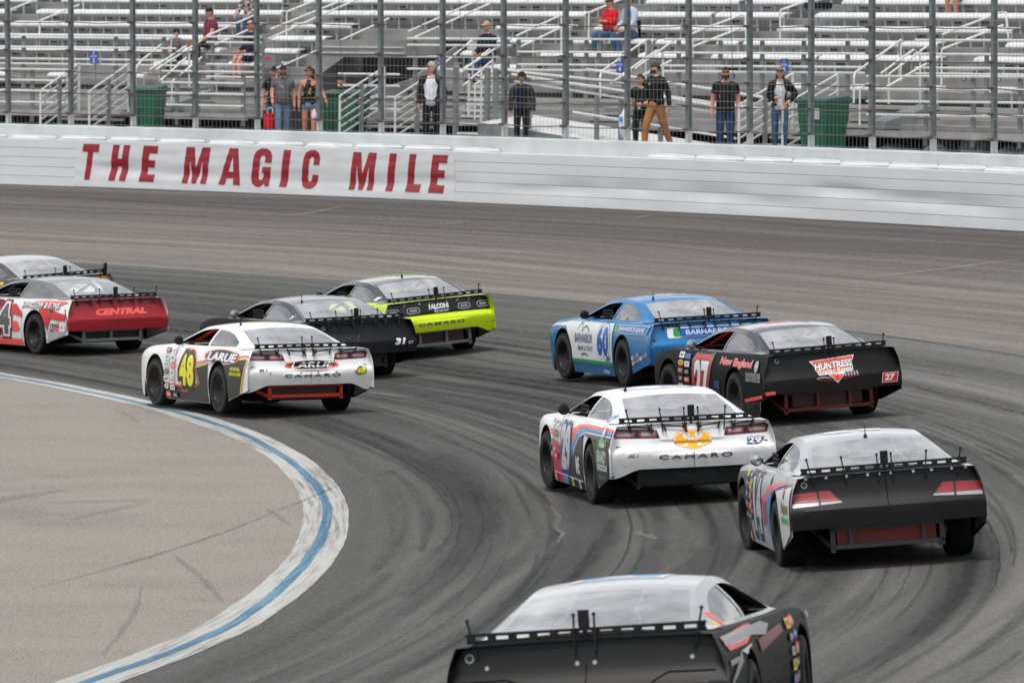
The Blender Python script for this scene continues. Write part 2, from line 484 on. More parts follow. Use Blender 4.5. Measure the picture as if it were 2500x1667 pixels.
for i in range(150):
    s0 = R.uniform(-34, 58); d0 = R.choice((R.uniform(0.3, 5), R.uniform(1.5, 8), R.uniform(2, 11)))
    if s0 < 12 and R.random() < .5: d0 = R.uniform(1.0, 8.5)
    ln, dr, w = R.uniform(8, 30), R.uniform(-.45, 0.3), R.choice((R.uniform(0.04, 0.10), R.uniform(0.10, 0.28)))
    arc_mark(sk, s0, ln, d0, dr, w)
    if R.random() < .45: arc_mark(sk, s0 + R.uniform(-.3, .3), ln * .9, d0 + R.choice((.24, 1.68)), dr, w * .9)
for i in range(110):
    arc_mark(sk2, R.uniform(-34, 55), R.uniform(8, 30), R.uniform(0.5, 11), R.uniform(-.3, .2), R.uniform(.3, .9), 40)
for i in range(16):
    arc_mark(sk2, R.uniform(22, 72), R.uniform(8, 22), R.uniform(12.8, 20.5), R.choice((0, .4)), R.uniform(.12, .35), 14)
for p, q, w in [((-3.4, -1.76), (-9.5, -0.62), 0.14), ((-7.9, -1.62), (-15.6, -0.71), 0.09), ((3.2, -4.9), (7.2, -3.4), 0.5), ((4.8, -3.6), (5.6, -2.1), 0.3), ((2, -3.2), (5.0, -2.4), 0.25), ((4, -1.0), (1.0, -.7), .12), ((22, -1.2), (26, -.9), .1)]:
    ap.path(lerp_path(p, q, 16, 0.02, w * 30), w, 0.016)
tag(sk.build('tyre_marks', mark_material('tyre_rubber_mark', (0.030, 0.030, 0.031), 0.50)), kind='structure')
tag(sk2.build('broad_tyre_marks', mark_material('broad_rubber_mark', (0.035, 0.035, 0.036), 0.27)), kind='structure')
tag(ap.build('apron_scuffs', mark_material('apron_rubber_mark', (0.06, 0.06, 0.06), 0.30)), kind='structure')
lt = Marks()                                  # pale scratches and dried rubber dust between the marks
for i in range(60):
    arc_mark(lt, R.uniform(-30, 40), R.uniform(2, 9), R.uniform(1, 10), R.uniform(-.5, .4), R.uniform(.02, .07), 10)
tag(lt.build('pale_scratches', mark_material('pale_scratch', srgb(140, 139, 136), 0.28, 2.0)), kind='structure')
cr_ = Marks()                                 # fine cracks in the paving
for i in range(14):
    s0, d0 = R.uniform(-12, 36), R.uniform(.8, 9); pts = [(s0, d0)]
    for j in range(12):
        pts.append((pts[-1][0] + R.uniform(-.10, .45), pts[-1][1] + R.uniform(-.22, .22)))
    cr_.path(pts, .028, 0.014)
tag(cr_.build('fine_cracks', mark_material('crack_dark', (0.02, 0.02, 0.02), 0.75)), kind='structure')
pm = Marks()      # remnants of pale paint and scraped patches
for p, q, w in [((54.56, 12.31), (52.19, 12.34), 0.10), ((30.05, 12.12), (26.9, 12.15), 0.14), ((54.3, 16.25), (51.9, 16.3), 0.5), ((39.6, 16.61), (39.2, 19.2), 0.5), ((63.4, 19.1), (63.5, 20.5), 0.45),
                ((58.5, 18.96), (58.0, 19.4), 0.4), ((54.6, 20.8), (54.6, 21.2), 0.35), ((-1.7, 3.14), (-3.0, 3.3), 0.16),  ((27.6, 3.34), (25.7, 3.5), 0.25), ((3.0, 2.25), (-3.0, 2.3), 0.12)]:
    pm.path(lerp_path(p, q, 12, 0.06, w * 77), w, 0.020)
tag(pm.build('old_paint_marks', mark_material('old_pale_paint', srgb(160, 156, 150), 0.42, 2.0)), kind='structure')

# ------------------------------------------------------------------ outer wall: energy-absorbing steel barrier, concrete wall behind
def dent(s, z):
    h = z - 1.95
    e = 0.0
    for sc, zc, w, hh, a in ((62.5, .42, 1.2, .14, .035), (57.6, .40, .9, .16, .05), (59.2, .33, .8, .10, -.03), (55.8, .46, .7, .12, .04), (53.4, .42, 1.1, .16, .05), (49.5, .62, .6, .12, .05), (48.7, .60, .5, .11, -.03),
                             (46.9, .50, 1.2, .12, .05), (45.0, .44, 1.0, .16, .04), (71.9, .45, 1.0, .13, .05), (69.7, .38, 1.0, .1, .035), (66.5, .36, 1.2, .15, .035), (64.2, .34, 1., .12, .035), (51.4, .3, .9, .12, .03)):
        e += .85 * abs(a) * exp(-((s - sc) / w) ** 2 - ((h - zc) / hh) ** 2)
    return e + 0.003 * mnoise.noise((s * 1.3, h * 6, 2.0))
M_wall = mat('white_wall_paint', (0.665, 0.68, 0.69), 0.8, var=0.04, scale=1.2, bump=0.08, spec=.25)
M_joint = mat('dark_wall_joint', (0.20, 0.20, 0.20), 0.9)
barrier = tag(empty('barrier_wall', S(60, 21.7, 1.96)), 'long white steel crash barrier with red lettering along the outer edge of the track', 'wall')
def par(o, root):
    o.parent = root; o.matrix_parent_inverse = Matrix.Translation(root.location).inverted() if root.rotation_euler == Matrix.Identity(3).to_euler() else root.matrix_world.inverted()
    return o
WB0 = 1.955
for i in range(5):
    z0 = WB0 + 0.02 + i * 0.211; z1 = z0 + 0.2035
    mb = MB()
    sweep(mb, [(21.706, z0), (21.70, z0 + 0.006), (21.70, z0 + .07), (21.70, z0 + .13), (21.70, z1 - 0.006), (21.706, z1), (21.90, z1), (21.90, z0)], 20, 112, 0.25, 0, dent)
    par(mb.build('steel_tube', M_wall, smooth=30), barrier)
mb = MB(); sweep(mb, [(21.80, WB0 - 0.05), (21.80, WB0 + 1.05), (21.88, WB0 + 1.05), (21.88, WB0 - 0.05)], 20, 112, 0.5)
par(mb.build('backing_plate', M_joint), barrier)
fmb = MB(); fmb.box((0, 0, 0), (0.56, 1.05, 0.12))
fm0 = None
for i in range(38):
    s = 44.6 + 1.53 * i
    if 58.6 < s < 60.2 or 56 < s < 58.6: continue
    if fm0 is None:
        me = fmb.mesh('foam_block', M_wall); 
        bm = bmesh.new(); bm.from_mesh(me); bmesh.ops.bevel(bm, geom=[e for e in bm.edges], offset=0.045, segments=3, affect='EDGES'); bm.to_mesh(me); bm.free(); fm0 = me
    o = link('foam_block', fm0, None, S(s, 22.19, 3.075 + R.uniform(-.006, .012) - .035), (R.uniform(-.01, .01), 0, ang(s)))
    par(o, barrier)
mb = MB(); sweep(mb, [(21.9, 2.95), (21.9, 3.0), (22.46, 3.0), (22.46, 2.95)], 20, 112, 0.5); par(mb.build('gap_cover_plate', M_wall), barrier)  # white plate added to cover the shaded gap behind the tubes
mb = MB(); sweep(mb, [(22.46, 1.5), (22.46, 3.30), (22.485, 3.325), (22.85, 3.325), (22.85, 1.5)], 10, 112, 0.4, 0, lambda s, z: 0.012 * mnoise.noise((s, z * 2, 9)))
for i, v in enumerate(mb.v):
    if v[2] > 3.2: mb.v[i] = (v[0], v[1], v[2] + 0.014 * mnoise.noise((v[0] * 1.5, v[1] * 1.5, 3)))
M_conc = mat('painted_concrete', (0.52, 0.54, 0.545), 0.7, var=0.16, scale=1.1, bump=0.3)
cw = tag(mb.build('concrete_wall', M_conc, smooth=30), 'white painted concrete wall behind the steel barrier under the catch fence', 'wall')

M_banner = mat('white_banner_vinyl', (0.66, 0.675, 0.688), 0.55, var=0.05, scale=1.5)
M_red_letter = mat('red_letter_vinyl', srgb(152, 20, 38), 0.32, var=0.08, scale=2.0)
mb = MB()
def wrinkle(s, z): return dent(s, z) + 0.007 * mnoise.noise((s * 0.8, (z - 1.95) * 9, 5))
mb.grid(lambda i, j: S(73.4 - 11.9 * i / 120, 21.694 + wrinkle(73.4 - 11.9 * i / 120, WB0 + .05 + .95 * j / 20), WB0 + .035 + .99 * j / 20), 121, 21)
par(mb.build('banner_cover', M_banner, smooth=True), barrier)
GLY = {   # block capitals: outer outlines and holes in a unit box
 'T': [[(0.33, 0), (.67, 0), (.67, .78), (1, .78), (1, 1), (0, 1), (0, .78), (.33, .78)]],
 'H': [[(0, 0), (.38, 0), (.38, .40), (.62, .40), (.62, 0), (1, 0), (1, 1), (.62, 1), (.62, .62), (.38, .62), (.38, 1), (0, 1)]],
 'E': [[(0, 0), (1, 0), (1, .21), (.46, .21), (.46, .40), (.92, .40), (.92, .60), (.46, .60), (.46, .79), (1, .79), (1, 1), (0, 1)]],
 'M': [[(0, 0), (.24, 0), (.24, .66), (.40, 0), (.58, 0), (.76, .66), (.76, 0), (1, 0), (1, 1), (.66, 1), (.5, .42), (.34, 1), (0, 1)]],
 'A': [[(-.05, 0), (.28, 0), (.33, .18), (.66, .18), (.70, 0), (1.05, 0), (.72, 1), (.28, 1)], [(.38, .36), (.62, .36), (.5, .80)]],
 'I': [[(0, 0), (1, 0), (1, 1), (0, 1)]],
 'L': [[(0, 0), (1, 0), (1, .21), (.46, .21), (.46, 1), (0, 1)]],
 'C': [[(1, .36), (.64, .36), (.64, .24), (.57, .17), (.45, .17), (.38, .24), (.38, .76), (.45, .83), (.57, .83), (.64, .76), (.64, .62), (1, .62), (1, .80), (.88, .95), (.66, 1.02), (.36, 1.02), (.12, .95), (0, .80), (0, .20), (.12, .05), (.36, -.02), (.66, -.02), (.88, .05), (1, .20)]],
 'G': [[(1, 0), (1, .52), (.54, .52), (.54, .36), (.64, .36), (.64, .24), (.57, .17), (.45, .17), (.38, .24), (.38, .76), (.45, .83), (.57, .83), (.64, .76), (.64, .64), (1, .64), (1, .80), (.88, .95), (.66, 1.02), (.36, 1.02), (.12, .95), (0, .80), (0, .20), (.12, .05), (.34, -.02), (.55, -.02), (.74, .08), (.78, 0)]],
}
def fill_poly(outlines):
    bm = bmesh.new()
    es = []
    for ol in outlines:
        vv = [bm.verts.new((p[0], p[1], 0)) for p in ol]
        es += [bm.edges.new((vv[i], vv[(i + 1) % len(vv)])) for i in range(len(vv))]
    bmesh.ops.triangle_fill(bm, use_beauty=True, edges=es)
    return bm
def slice_bm(bm, us, vs_):
    for u in us:
        bmesh.ops.bisect_plane(bm, geom=bm.verts[:] + bm.edges[:] + bm.faces[:], plane_co=(u, 0, 0), plane_no=(1, 0, 0))
    for v in vs_:
        bmesh.ops.bisect_plane(bm, geom=bm.verts[:] + bm.edges[:] + bm.faces[:], plane_co=(0, v, 0), plane_no=(0, 1, 0))
letters = []
LET = [('T', 73.27, 72.77), ('H', 72.35, 71.82), ('E', 71.40, 70.94), ('M', 70.06, 69.31), ('A', 68.89, 68.27), ('G', 67.93, 67.35), ('I', 67.02, 66.79), ('C', 66.37, 65.85), ('M', 64.84, 64.10), ('I', 63.69, 63.47), ('L', 63.06, 62.61), ('E', 62.34, 61.86)]
bm_all = MB()
for ch, sa, sb in LET:
    bm = fill_poly(GLY[ch])
    slice_bm(bm, [.25, .5, .75], [k / 14 for k in range(1, 14)])
    zb, zt = WB0 + .185, WB0 + .985
    V = []
    bm.verts.ensure_lookup_table()
    for v in bm.verts:
        z = zb + (zt - zb) * v.co.y
        s = sa + (sb - sa) * v.co.x - 0.155 * v.co.y
        V.append(S(s, 21.688 + wrinkle(s, z), z))
    bm.verts.index_update()
    bm_all.add(V, [[v.index for v in f.verts] for f in bm.faces])
    bm.free()
par(bm_all.build('red_lettering', M_red_letter), barrier)

# ------------------------------------------------------------------ catch fence
M_post = mat('galvanised_post', (0.20, 0.225, 0.225), 0.5, metal=0.35, var=0.25, scale=3.0)
M_post_base = mat('post_base_overspray', (0.55, 0.57, 0.57), 0.7, var=0.2, scale=8)
M_cable = mat('rusty_cable', (0.105, 0.075, 0.062), 0.7, var=0.4, scale=20)
M_wire = mat('galvanised_wire', (0.27, 0.28, 0.28), 0.5, metal=0.3, var=0.15)
fence = tag(empty('catch_fence', S(60, 22.65, 3.32)), 'tall wire catch fence with grey posts and rusty cables on top of the concrete wall', 'fence')
pmb = MB()
H = 4.2
for x0, sx_, sy_ in ((-0.045, .012, .085), (0.045, .012, .085), (0, .08, .012)):
    pmb.box((x0, 0, H / 2 + .14), (sx_, sy_, H - .28), 0); pmb.box((x0, 0, .07), (sx_ + .001, sy_ + .001, .14), 1)
    pmb.box((x0, 0, .14 + .05), (sx_ + .001, sy_ + .001, .10), 1)
pmb.box((0, 0, .006), (.24, .24, .012), 1)
pme = pmb.mesh('fence_post', [M_post, M_post_base])
POST_S = [45.83 + 1.9165 * i for i in range(-3, 32)]
for s in POST_S:
    par(link('fence_post', pme, None, S(s, 22.66, 3.32), (R.uniform(-.006, .006), -0.012 + R.uniform(-.004, .004), ang(s))), fence)
ZC = [0.27, 0.74, 1.22, 1.70, 2.34, 2.95, 3.55]
for k, zc in enumerate(ZC):
    mb = MB()
    pts = []
    for i in range(len(POST_S) - 1):
        for q in range(4):
            f_ = q / 4
            pts.append(S(POST_S[i] + 1.9165 * f_, 22.585 - .012 * zc, 3.32 + zc - 0.05 * 4 * f_ * (1 - f_) * (0.5 + 0.7 * R.random()) * 0.6))
    mb.tube(pts, 0.0125, 5)
    par(mb.build('steel_cable', M_cable), fence)
cl = MB()
for s in POST_S:
    for zc in ZC:
        p = S(s, 22.575 - .012 * zc, 3.32 + zc)
        Mx = Matrix.Rotation(ang(s), 3, 'Z')
        cl.box(p, (.05, .13, .055), 0, Mx); cl.box(p + Mx @ Vector((0, -.085, .01)), (.04, .06, .035), 0, Mx)
o = par(cl.build('cable_clamps', M_cable), fence); o['kind'] = 'stuff'
wm = MB()
s = 41.0
while s < 104:
    a = S(s, 22.60, 3.33); b = S(s + R.uniform(-.01, .01), 22.56, 7.4)
    wm.tube([a, (a + b) / 2 + Vector((R.uniform(-.006, .006), 0, 0)), b], 0.0032, 3)
    s += 0.1225
z = 3.36
while z < 7.4:
    wm.tube([S(41 + .96 * i, 22.60 - .01 * (z - 3.3), z + R.uniform(-.006, .006)) for i in range(67)], 0.0032, 3)
    z += 0.203
o = par(wm.build('wire_mesh', M_wire), fence); o['kind'] = 'stuff'
M_thin = mat('thin_dark_wire', (0.06, 0.06, 0.06), 0.6)
for s0, s1 in ((79.95, 79.6), (77.1, 76.8), (70.9, 70.75), (66.2, 66.45), (62.4, 62.75), (54.0, 54.3)):
    mb = MB(); mb.tube([S(s0, 22.70, 3.6), S((s0 + s1) / 2 + .04, 22.72, 5.5), S(s1, 22.70, 7.4)], 0.006, 4)
    par(mb.build('tether_wire', M_thin), fence)

# ------------------------------------------------------------------ text and flat print helpers
_txt = {}
def text_bm(body, bold=0.0, shear=0.0, space=1.0, smallcaps=False):
    """text as a flat triangulated mesh, height of capitals about 0.7 ; returns (verts, faces, bounds)"""
    key = (body, bold, shear, space)
    if key not in _txt:
        c = bpy.data.curves.new('text', 'FONT')
        c.body = body; c.size = 1.0; c.offset = bold; c.shear = shear; c.space_character = space
        c.resolution_u = 3
        o = bpy.data.objects.new('text', c); COL.objects.link(o)
        dg = bpy.context.evaluated_depsgraph_get()
        me = bpy.data.meshes.new_from_object(o.evaluated_get(dg))
        V = [(v.co.x, v.co.y) for v in me.vertices]; F = [list(p.vertices) for p in me.polygons]
        bpy.data.objects.remove(o); bpy.data.curves.remove(c); bpy.data.meshes.remove(me)
        xs = [v[0] for v in V]; ys = [v[1] for v in V]
        _txt[key] = (V, F, (min(xs), max(xs), min(ys), max(ys)))
    return _txt[key]
def text_fit(body, cx, cy, w, h, bold=0.0, shear=0.0, rot=0.0, space=1.0):
    V, F, (x0, x1, y0, y1) = text_bm(body, bold, shear, space)
    out = []
    for x, y in V:
        a = (x - (x0 + x1) / 2) / (x1 - x0) * w; b = (y - (y0 + y1) / 2) / (y1 - y0) * h
        out.append((cx + a * cos(rot) - b * sin(rot), cy + a * sin(rot) + b * cos(rot)))
    return out, F

# ------------------------------------------------------------------ grandstand
M_alu = mat('bright_aluminium', (0.70, 0.705, 0.71), 0.5, metal=0.15, var=0.14, scale=2.5)
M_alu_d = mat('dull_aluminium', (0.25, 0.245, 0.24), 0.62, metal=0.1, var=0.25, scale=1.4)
M_tread = mat('grey_tread', (0.33, 0.325, 0.32), 0.65, metal=0.1, var=0.2, scale=2.0)
M_brk = mat('bracket_aluminium', (0.46, 0.465, 0.47), 0.55, metal=.1, var=.15)
M_pipe = mat('white_pipe', (0.68, 0.68, 0.66), 0.42, var=0.12, scale=5)
M_steel = mat('grey_steel_post', (0.20, 0.215, 0.22), 0.55, metal=0.2, var=0.2, scale=3)
M_dark = mat('painted_void_shade', (0.012, 0.012, 0.013), 0.9)  # near-black colour standing in for the shade of gaps and openings
M_concf = mat('walkway_concrete', (0.36, 0.355, 0.345), 0.9, var=0.2, scale=1.0)
WZ = 2.97
mb = MB(); sweep(mb, [(22.85, 2.0), (22.85, WZ), (28.4, WZ), (28.4, 2.0)], 20, 110, 1.0)
tag(mb.build('walkway', M_concf), kind='structure')
stand = tag(empty('grandstand', S(66, 30, WZ)), 'large grey aluminium grandstand of bench rows behind the catch fence', 'grandstand')
def ZT(k): return 4.04 + 0.305 * k
def DK(k): return 29.4 + 0.8 * k
INT_LOW = [(110, 73.85), (71.2, 20)]
INT_ROW = [(110, 74.6), (71.9, 20)]
INT_ALL = [(110, 20)]
def swp(name, prof, ints, m, ds=1.2, parent=None):
    for a, b in ints:
        mb = MB(); sweep(mb, prof, a, b, ds); par(mb.build(name, m), parent or stand)
# lower deck and its steps
swp('deck_beam', [(26.95, 3.44), (26.95, 3.58), (27.05, 3.58), (27.05, 3.44)], INT_LOW, M_tread)
swp('deck_shade_panel', [(27.9, WZ), (27.9, 3.5), (27.95, 3.5), (27.95, WZ)], INT_LOW, M_dark)  # black panel put in as the shade under the deck
for i, (d, z) in enumerate(((27.05, 3.565), (27.45, 3.70), (27.85, 3.86))):
    swp('deck_tread', [(d, z - .03), (d, z), (d + .40, z), (d + .40, z - .03)], INT_LOW, M_tread)
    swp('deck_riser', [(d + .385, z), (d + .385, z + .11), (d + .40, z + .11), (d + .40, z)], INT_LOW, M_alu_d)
swp('cross_aisle', [(28.25, 4.0), (28.25, 4.04), (29.78, 4.04), (29.78, 4.0)], INT_LOW, M_tread)
NROW = 12
for k in range(NROW):
    ints = INT_ROW if k < 4 else INT_ALL
    d, z = DK(k), ZT(k)
    if k: swp('row_tread', [(d - .42, z - .03), (d - .42, z), (d + .38, z), (d + .38, z - .03)], ints, M_tread)
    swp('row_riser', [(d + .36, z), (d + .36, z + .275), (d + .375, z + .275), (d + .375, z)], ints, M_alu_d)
# vomitory : tunnel mouth, its darkness painted by a black panel, under a grey header
mb = MB(); sweep(mb, [(31.2, WZ), (31.2, 5.3), (31.3, 5.3), (31.3, WZ)], 74.8, 71.7, 0.8); par(mb.build('tunnel_shade_panel', M_dark), stand)
for sa in (74.62, 71.88):
    mb = MB(); sweep(mb, [(28.3, WZ), (28.3, 4.05), (29.8, 4.4), (31.2, 5.2), (31.2, WZ)], sa - .03, sa + .03, 1); par(mb.build('tunnel_side', M_alu_d), stand)
mb = MB(); sweep(mb, [(29.75, 4.90), (29.75, 5.30), (30.9, 5.30), (30.9, 4.90)], 74.55, 71.95, .8); par(mb.build('tunnel_header', M_alu_d), stand)
for zz in (4.99, 5.12):
    mb = MB(); sweep(mb, [(29.72, zz), (29.72, zz + .02), (29.75, zz + .02), (29.75, zz)], 74.5, 72.0, .8); par(mb.build('header_ledge', M_alu), stand)
BENCH = {6: [(108, 86.3), (85.6, 79.51), (78.91, 70.43), (69.45, 66.93), (66.72, 64.87), (64.09, 54)], 5: [(108, 86.4), (85.66, 78.85), (77.85, 70.41), (69.38, 66.93), (66.79, 64.92), (64.04, 54)],
 4: [(108, 85.92), (85.72, 78.78), (77.86, 76.19), (72.13, 70.08), (69.38, 66.99), (66.81, 65.12), (64.29, 57.83)],
 3: [(108, 78.88), (77.71, 76.21), (71.72, 70.34), (69.3, 67.0), (66.87, 65.85), (65.16, 64.59), (64.42, 60.12), (60.01, 59.04), (57.1, 54)],
 2: [(108, 80.02), (79.73, 78.98), (77.23, 76.26), (71.6, 71.2), (69.33, 67.04), (66.56, 65.25), (64.5, 61.57), (61.46, 58.16), (57.11, 54)],
 0: [(83.64, 83.12), (81.91, 81.38), (79.4, 79.16), (77.33, 77.07), (60.6, 60.18), (58.9, 58.31), (56.59, 56.37), (54.96, 54.24)]}
for k in range(7, NROW): BENCH[k] = [(108, 79.4 - .1 * (k - 6)), (78.8 - .1 * (k - 6), 70.4), (69.4, 64.8), (64.0, 54)]
slots = MB()
for k, L in BENCH.items():
    d, z = DK(k), ZT(k) + .43
    for a, b in L:
        mb = MB()
        j = 0.008 * R.random()
        sweep(mb, [(d + .02, z - .135), (d - .015, z - .112), (d - .008, z - .075), (d + .05, z - .03), (d + .16, z), (d + .26, z), (d + .26, z - .03), (d + .05, z - .06), (d + .04, z - .135)], a, b, 0.9)
        # front lip sloped upward so the slab face catches more sky light
        bench = par(mb.build('bench', M_alu, smooth=35), stand)
        br = MB()
        n = max(1, int((a - b) / .36))
        for i in range(n + 1):
            s = a - .03 - (a - b - .06) * i / n
            Mx = Matrix.Rotation(ang(s), 3, 'Z')
            br.hexa([S(s, d + .06, z - .43) + Mx @ Vector((x, y, 0)) for x, y in ((-.012, -.013), (.02, -.013), (.02, .013), (-.012, .013))] +
                    [S(s, d + .05, z - .12) + Mx @ Vector((x, y, 0)) for x, y in ((-.02, -.013), (.03, -.013), (.03, .013), (-.02, .013))])
            if k and i < n and R.random() < .42:
                c = S(s - .18, d + .356, z - .43 + .225 + R.uniform(-.01, .01))
                slots.box(c, (.012, .36, .03), 0, Mx)
            if k and i < n and R.random() < .10:
                c = S(s - R.uniform(.1, .25), d + .357, z - .43 + .2); slots.box(c, (.03, .05, .035), 0, Mx)
        o = br.build('bench_brackets', M_brk); o['kind'] = 'stuff'
        o.parent = bench; o.matrix_parent_inverse = Matrix.Identity(4); bpy.context.view_layer.update(); o.matrix_parent_inverse = bench.matrix_world.inverted()
o = par(slots.build('painted_riser_slots', M_dark), stand); o['kind'] = 'stuff'  # black boxes on the risers painted as the dark of open slots
# black strip painted as the shade under the platform's front benches
swp('platform_shade_strip', [(29.72, 4.06), (29.72, 4.16), (29.74, 4.16), (29.74, 4.06)], INT_ROW, M_dark)
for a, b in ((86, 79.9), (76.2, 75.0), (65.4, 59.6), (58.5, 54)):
    mb = MB(); sweep(mb, [(28.38, 3.90), (28.38, 3.98), (28.40, 3.98), (28.40, 3.90)], a, b, 1); par(mb.build('painted_shadow_strip', M_dark), stand)  # black strip painted as the shadow under the cross aisle edge
# sloped grey side panels of the platform stairs
for s, d0 in ((76.15, 27.05), (67.5, 27.0), (55.1, 27.05), (82.6, 27.1)):
    mb = MB(); sweep(mb, [(d0, 3.6), (d0 + .05, 3.75), (28.3, 4.1), (28.4, 4.1), (28.4, 3.6)], s - .02, s + .5, 1)
    par(mb.build('stair_side_panel', M_steel), stand)
plate_m = [mat('plate_blue', srgb(36, 66, 150), 0.5), mat('plate_white', (0.75, 0.75, 0.75), 0.5)]
def flat_sign(name, s, d, z, w, h, items, mats, parent=None, th=.012):
    """board facing the track at (s,d,z); items = [(verts2d, faces, mat, layer)] in board metres, x to the viewer's right"""
    mb = MB()
    mb.box((0, 0, 0), (th, w, h), 0)
    for V, F, mi, ly in items:
        mb.add([(-th / 2 - .002 * ly, -x, y) for x, y in V], F, mi)
    return mb.build(name, mats, parent, loc=S(s, d, z), rot=(0, 0, ang(s)))
for (s, z), ch in zip(((77.15, 4.56), (76.21, 4.56), (62.5, 4.6), (55.91, 4.62), (54.91, 4.62)), '33556'):
    V, F = text_fit(ch, 0, 0, .045, .065, 0.03)
    par(flat_sign('row_plate', s, 29.7, z, .12, .10, [(V, F, 1, 1)], plate_m), stand)

# guard rails along the front edges
def rail_thing(name, label, cat, rails, posts, group=None, post_r=.05, pm=None, rr=.024):
    root = tag(empty(name, S(*rails[0][0])), label, cat, group)
    for P in rails:
        mb = MB(); q = []
        for a, b in zip(P[:-1], P[1:]):
            n = max(1, int(abs(a[0] - b[0]) / .8))
            q += [S(*[a[i] + (b[i] - a[i]) * t / n for i in range(3)]) for t in range(n)]
        q.append(S(*P[-1])); mb.tube(q, rr, 6)
        par(mb.build('rail', M_pipe, smooth=True), root)
    for s, d, z0, z1 in posts:
        mb = MB(); Mx = Matrix.Rotation(ang(s), 3, 'Z')
        mb.box(S(s, d + .05, (z0 + z1) / 2 - .02), (post_r, post_r * 2.2, z1 - z0 - .04), 0, Mx)
        c = S(s, d + .05, z1 - .04); mb.tube([c + Mx @ Vector((-post_r / 2, 0, 0)), c + Mx @ Vector((post_r / 2, 0, 0))], post_r * 1.1, 10)
        par(mb.build('post', pm or M_steel), root)
    return root
UZ = [5.345, 5.06, 4.78, 4.66]
def upper(a, b, posts, label, zz=UZ, dz=(0, 0)):
    z_of = lambda s: 0.0045 * max(0, 70 - s)
    rail_thing('guard_rail', label, 'railing', [[(a, 28.6, z + z_of(a)), ((a + b) / 2, 28.6, z + z_of((a + b) / 2)), (b, 28.6, z + z_of(b))] for z in zz],
               [(s, 28.6, 4.05, 5.33 + z_of(s)) for s in posts], 'guard rails along the upper seating')
upper(108, 77.47, [106, 103, 100, 97, 94, 91, 88, 86.2, 84.6, 83.25, 81.92, 80.59, 79.25, 77.86], 'long white pipe guard rail with grey posts above the green bin on the far left')
upper(76.58, 75.0, [76.46, 75.01], 'short six-bar white guard rail in front of the seated bald man', [5.345, 5.215, 4.94, 4.70, 4.53, 4.41])
upper(70.75, 67.75, [70.58, 69.8, 67.9], 'white guard rail beside the tunnel mouth behind the man in the dark jacket', [5.345, 5.20, 4.94, 4.66])
upper(67.55, 64.4, [67.58, 66.06, 65.61, 65.25, 64.5], 'white guard rail below the two seated men by the section 4 sign')
upper(63.3, 57.5, [64.1 - .3, 62.94, 61.73, 60.52, 59.32, 58.05], 'white guard rail with grey posts above the man in the black T-shirt')
upper(56.05, 50, [54.04, 52.7, 51.3], 'white guard rail with a grey post at the far right of the stand')
for s, z0 in ((69.85, 4.4), (68.65, 4.4)):
    pass
LZ = [4.54, 4.28, 4.03, 3.76]
def lower(a, b, posts, label):
    z_of = lambda s: 0.009 * max(0, 70 - s)
    rail_thing('guard_rail', label, 'railing', [[(a, 26.97, z + z_of(a)), (b, 26.97, z + z_of(b))] for z in LZ], [(s, 26.97, 3.3, 4.53 + z_of(s)) for s in posts], 'guard rails along the lower deck')
lower(108, 78.9, [105, 102, 99, 96, 93, 90, 87, 85.2, 83.9, 82.6, 81.5, 80.15, 78.95], 'low white guard rail with grey posts left of the first green bin')
lower(76.3, 73.9, [75.9, 75.28, 73.95], 'low white guard rail between the first green bin and the man in grey')
lower(71.1, 69.3, [71.0, 70.2], 'low white guard rail left of the man in the dark jacket')
lower(55.5, 48, [53.81, 52.42, 51.04, 49.7], 'low white guard rail right of the last green bin')

# stairs from the walkway with many-barred guards
def stair_guard(sa, sb, lab, num, smid):
    root = tag(empty('access_stairs', S(sa, 25.2, WZ)), lab, 'stairs', 'stairs from the walkway to the lower deck')
    for s, zb, zt in ((sa, 4.07, 4.70), (sb, 4.07, 4.70)):
        s2 = s + .74 * (1 if True else 0)
        for i in range(6):
            mb = MB(); dz = -.172 * i
            mb.tube([S(s, 25.0, zb + dz), S(s + .73, 26.9, zt + dz)], .023, 6)
            par(mb.build('guard_bar', M_pipe, smooth=True), root)
        for q in ([S(s, 25.0, WZ), S(s, 25.0, zb + .01)], [S(s + .73, 26.9, 3.5), S(s + .73, 26.9, zt + .01)]):
            mb = MB(); mb.tube(q, .028, 6); par(mb.build('guard_post', M_pipe, smooth=True), root)
        mb = MB(); q = S(s + .33, 25.85, 3.6); mb.box(S(s + .33, 25.9, 3.68), (.07, .08, 1.35), 0, Matrix.Rotation(ang(s), 3, 'Z'))
        par(mb.build('steel_post', M_steel), root)
    for i in range(4):
        mb = MB(); d = 25.2 + .45 * i; z = WZ + .15 * (i + 1)
        a, b = sorted((sa, sb)); off = .73 * (i + .5) / 4
        sweep(mb, [(d, z - .05), (d, z), (d + .38, z), (d + .38, z - .05)], a + off, b + off, 1)
        par(mb.build('step', M_tread), root)
        if i < 3:
            mb = MB(); sweep(mb, [(d + .3, WZ), (d + .3, z - .06), (d + .32, z - .06), (d + .32, WZ)], a + off, b + off, 1); par(mb.build('stair_shade_panel', M_dark), root)  # black sheet stands in for the shade under the step
stair_guard(77.94, 76.48, 'white barred stairs just left of the first green bin', 2, 77)
stair_guard(68.95, 67.28, 'white barred stairs behind and left of the man in the dark jacket', 3, 68)
stair_guard(56.88, 55.56, 'white barred stairs behind the woman in the black cap', 5, 56)

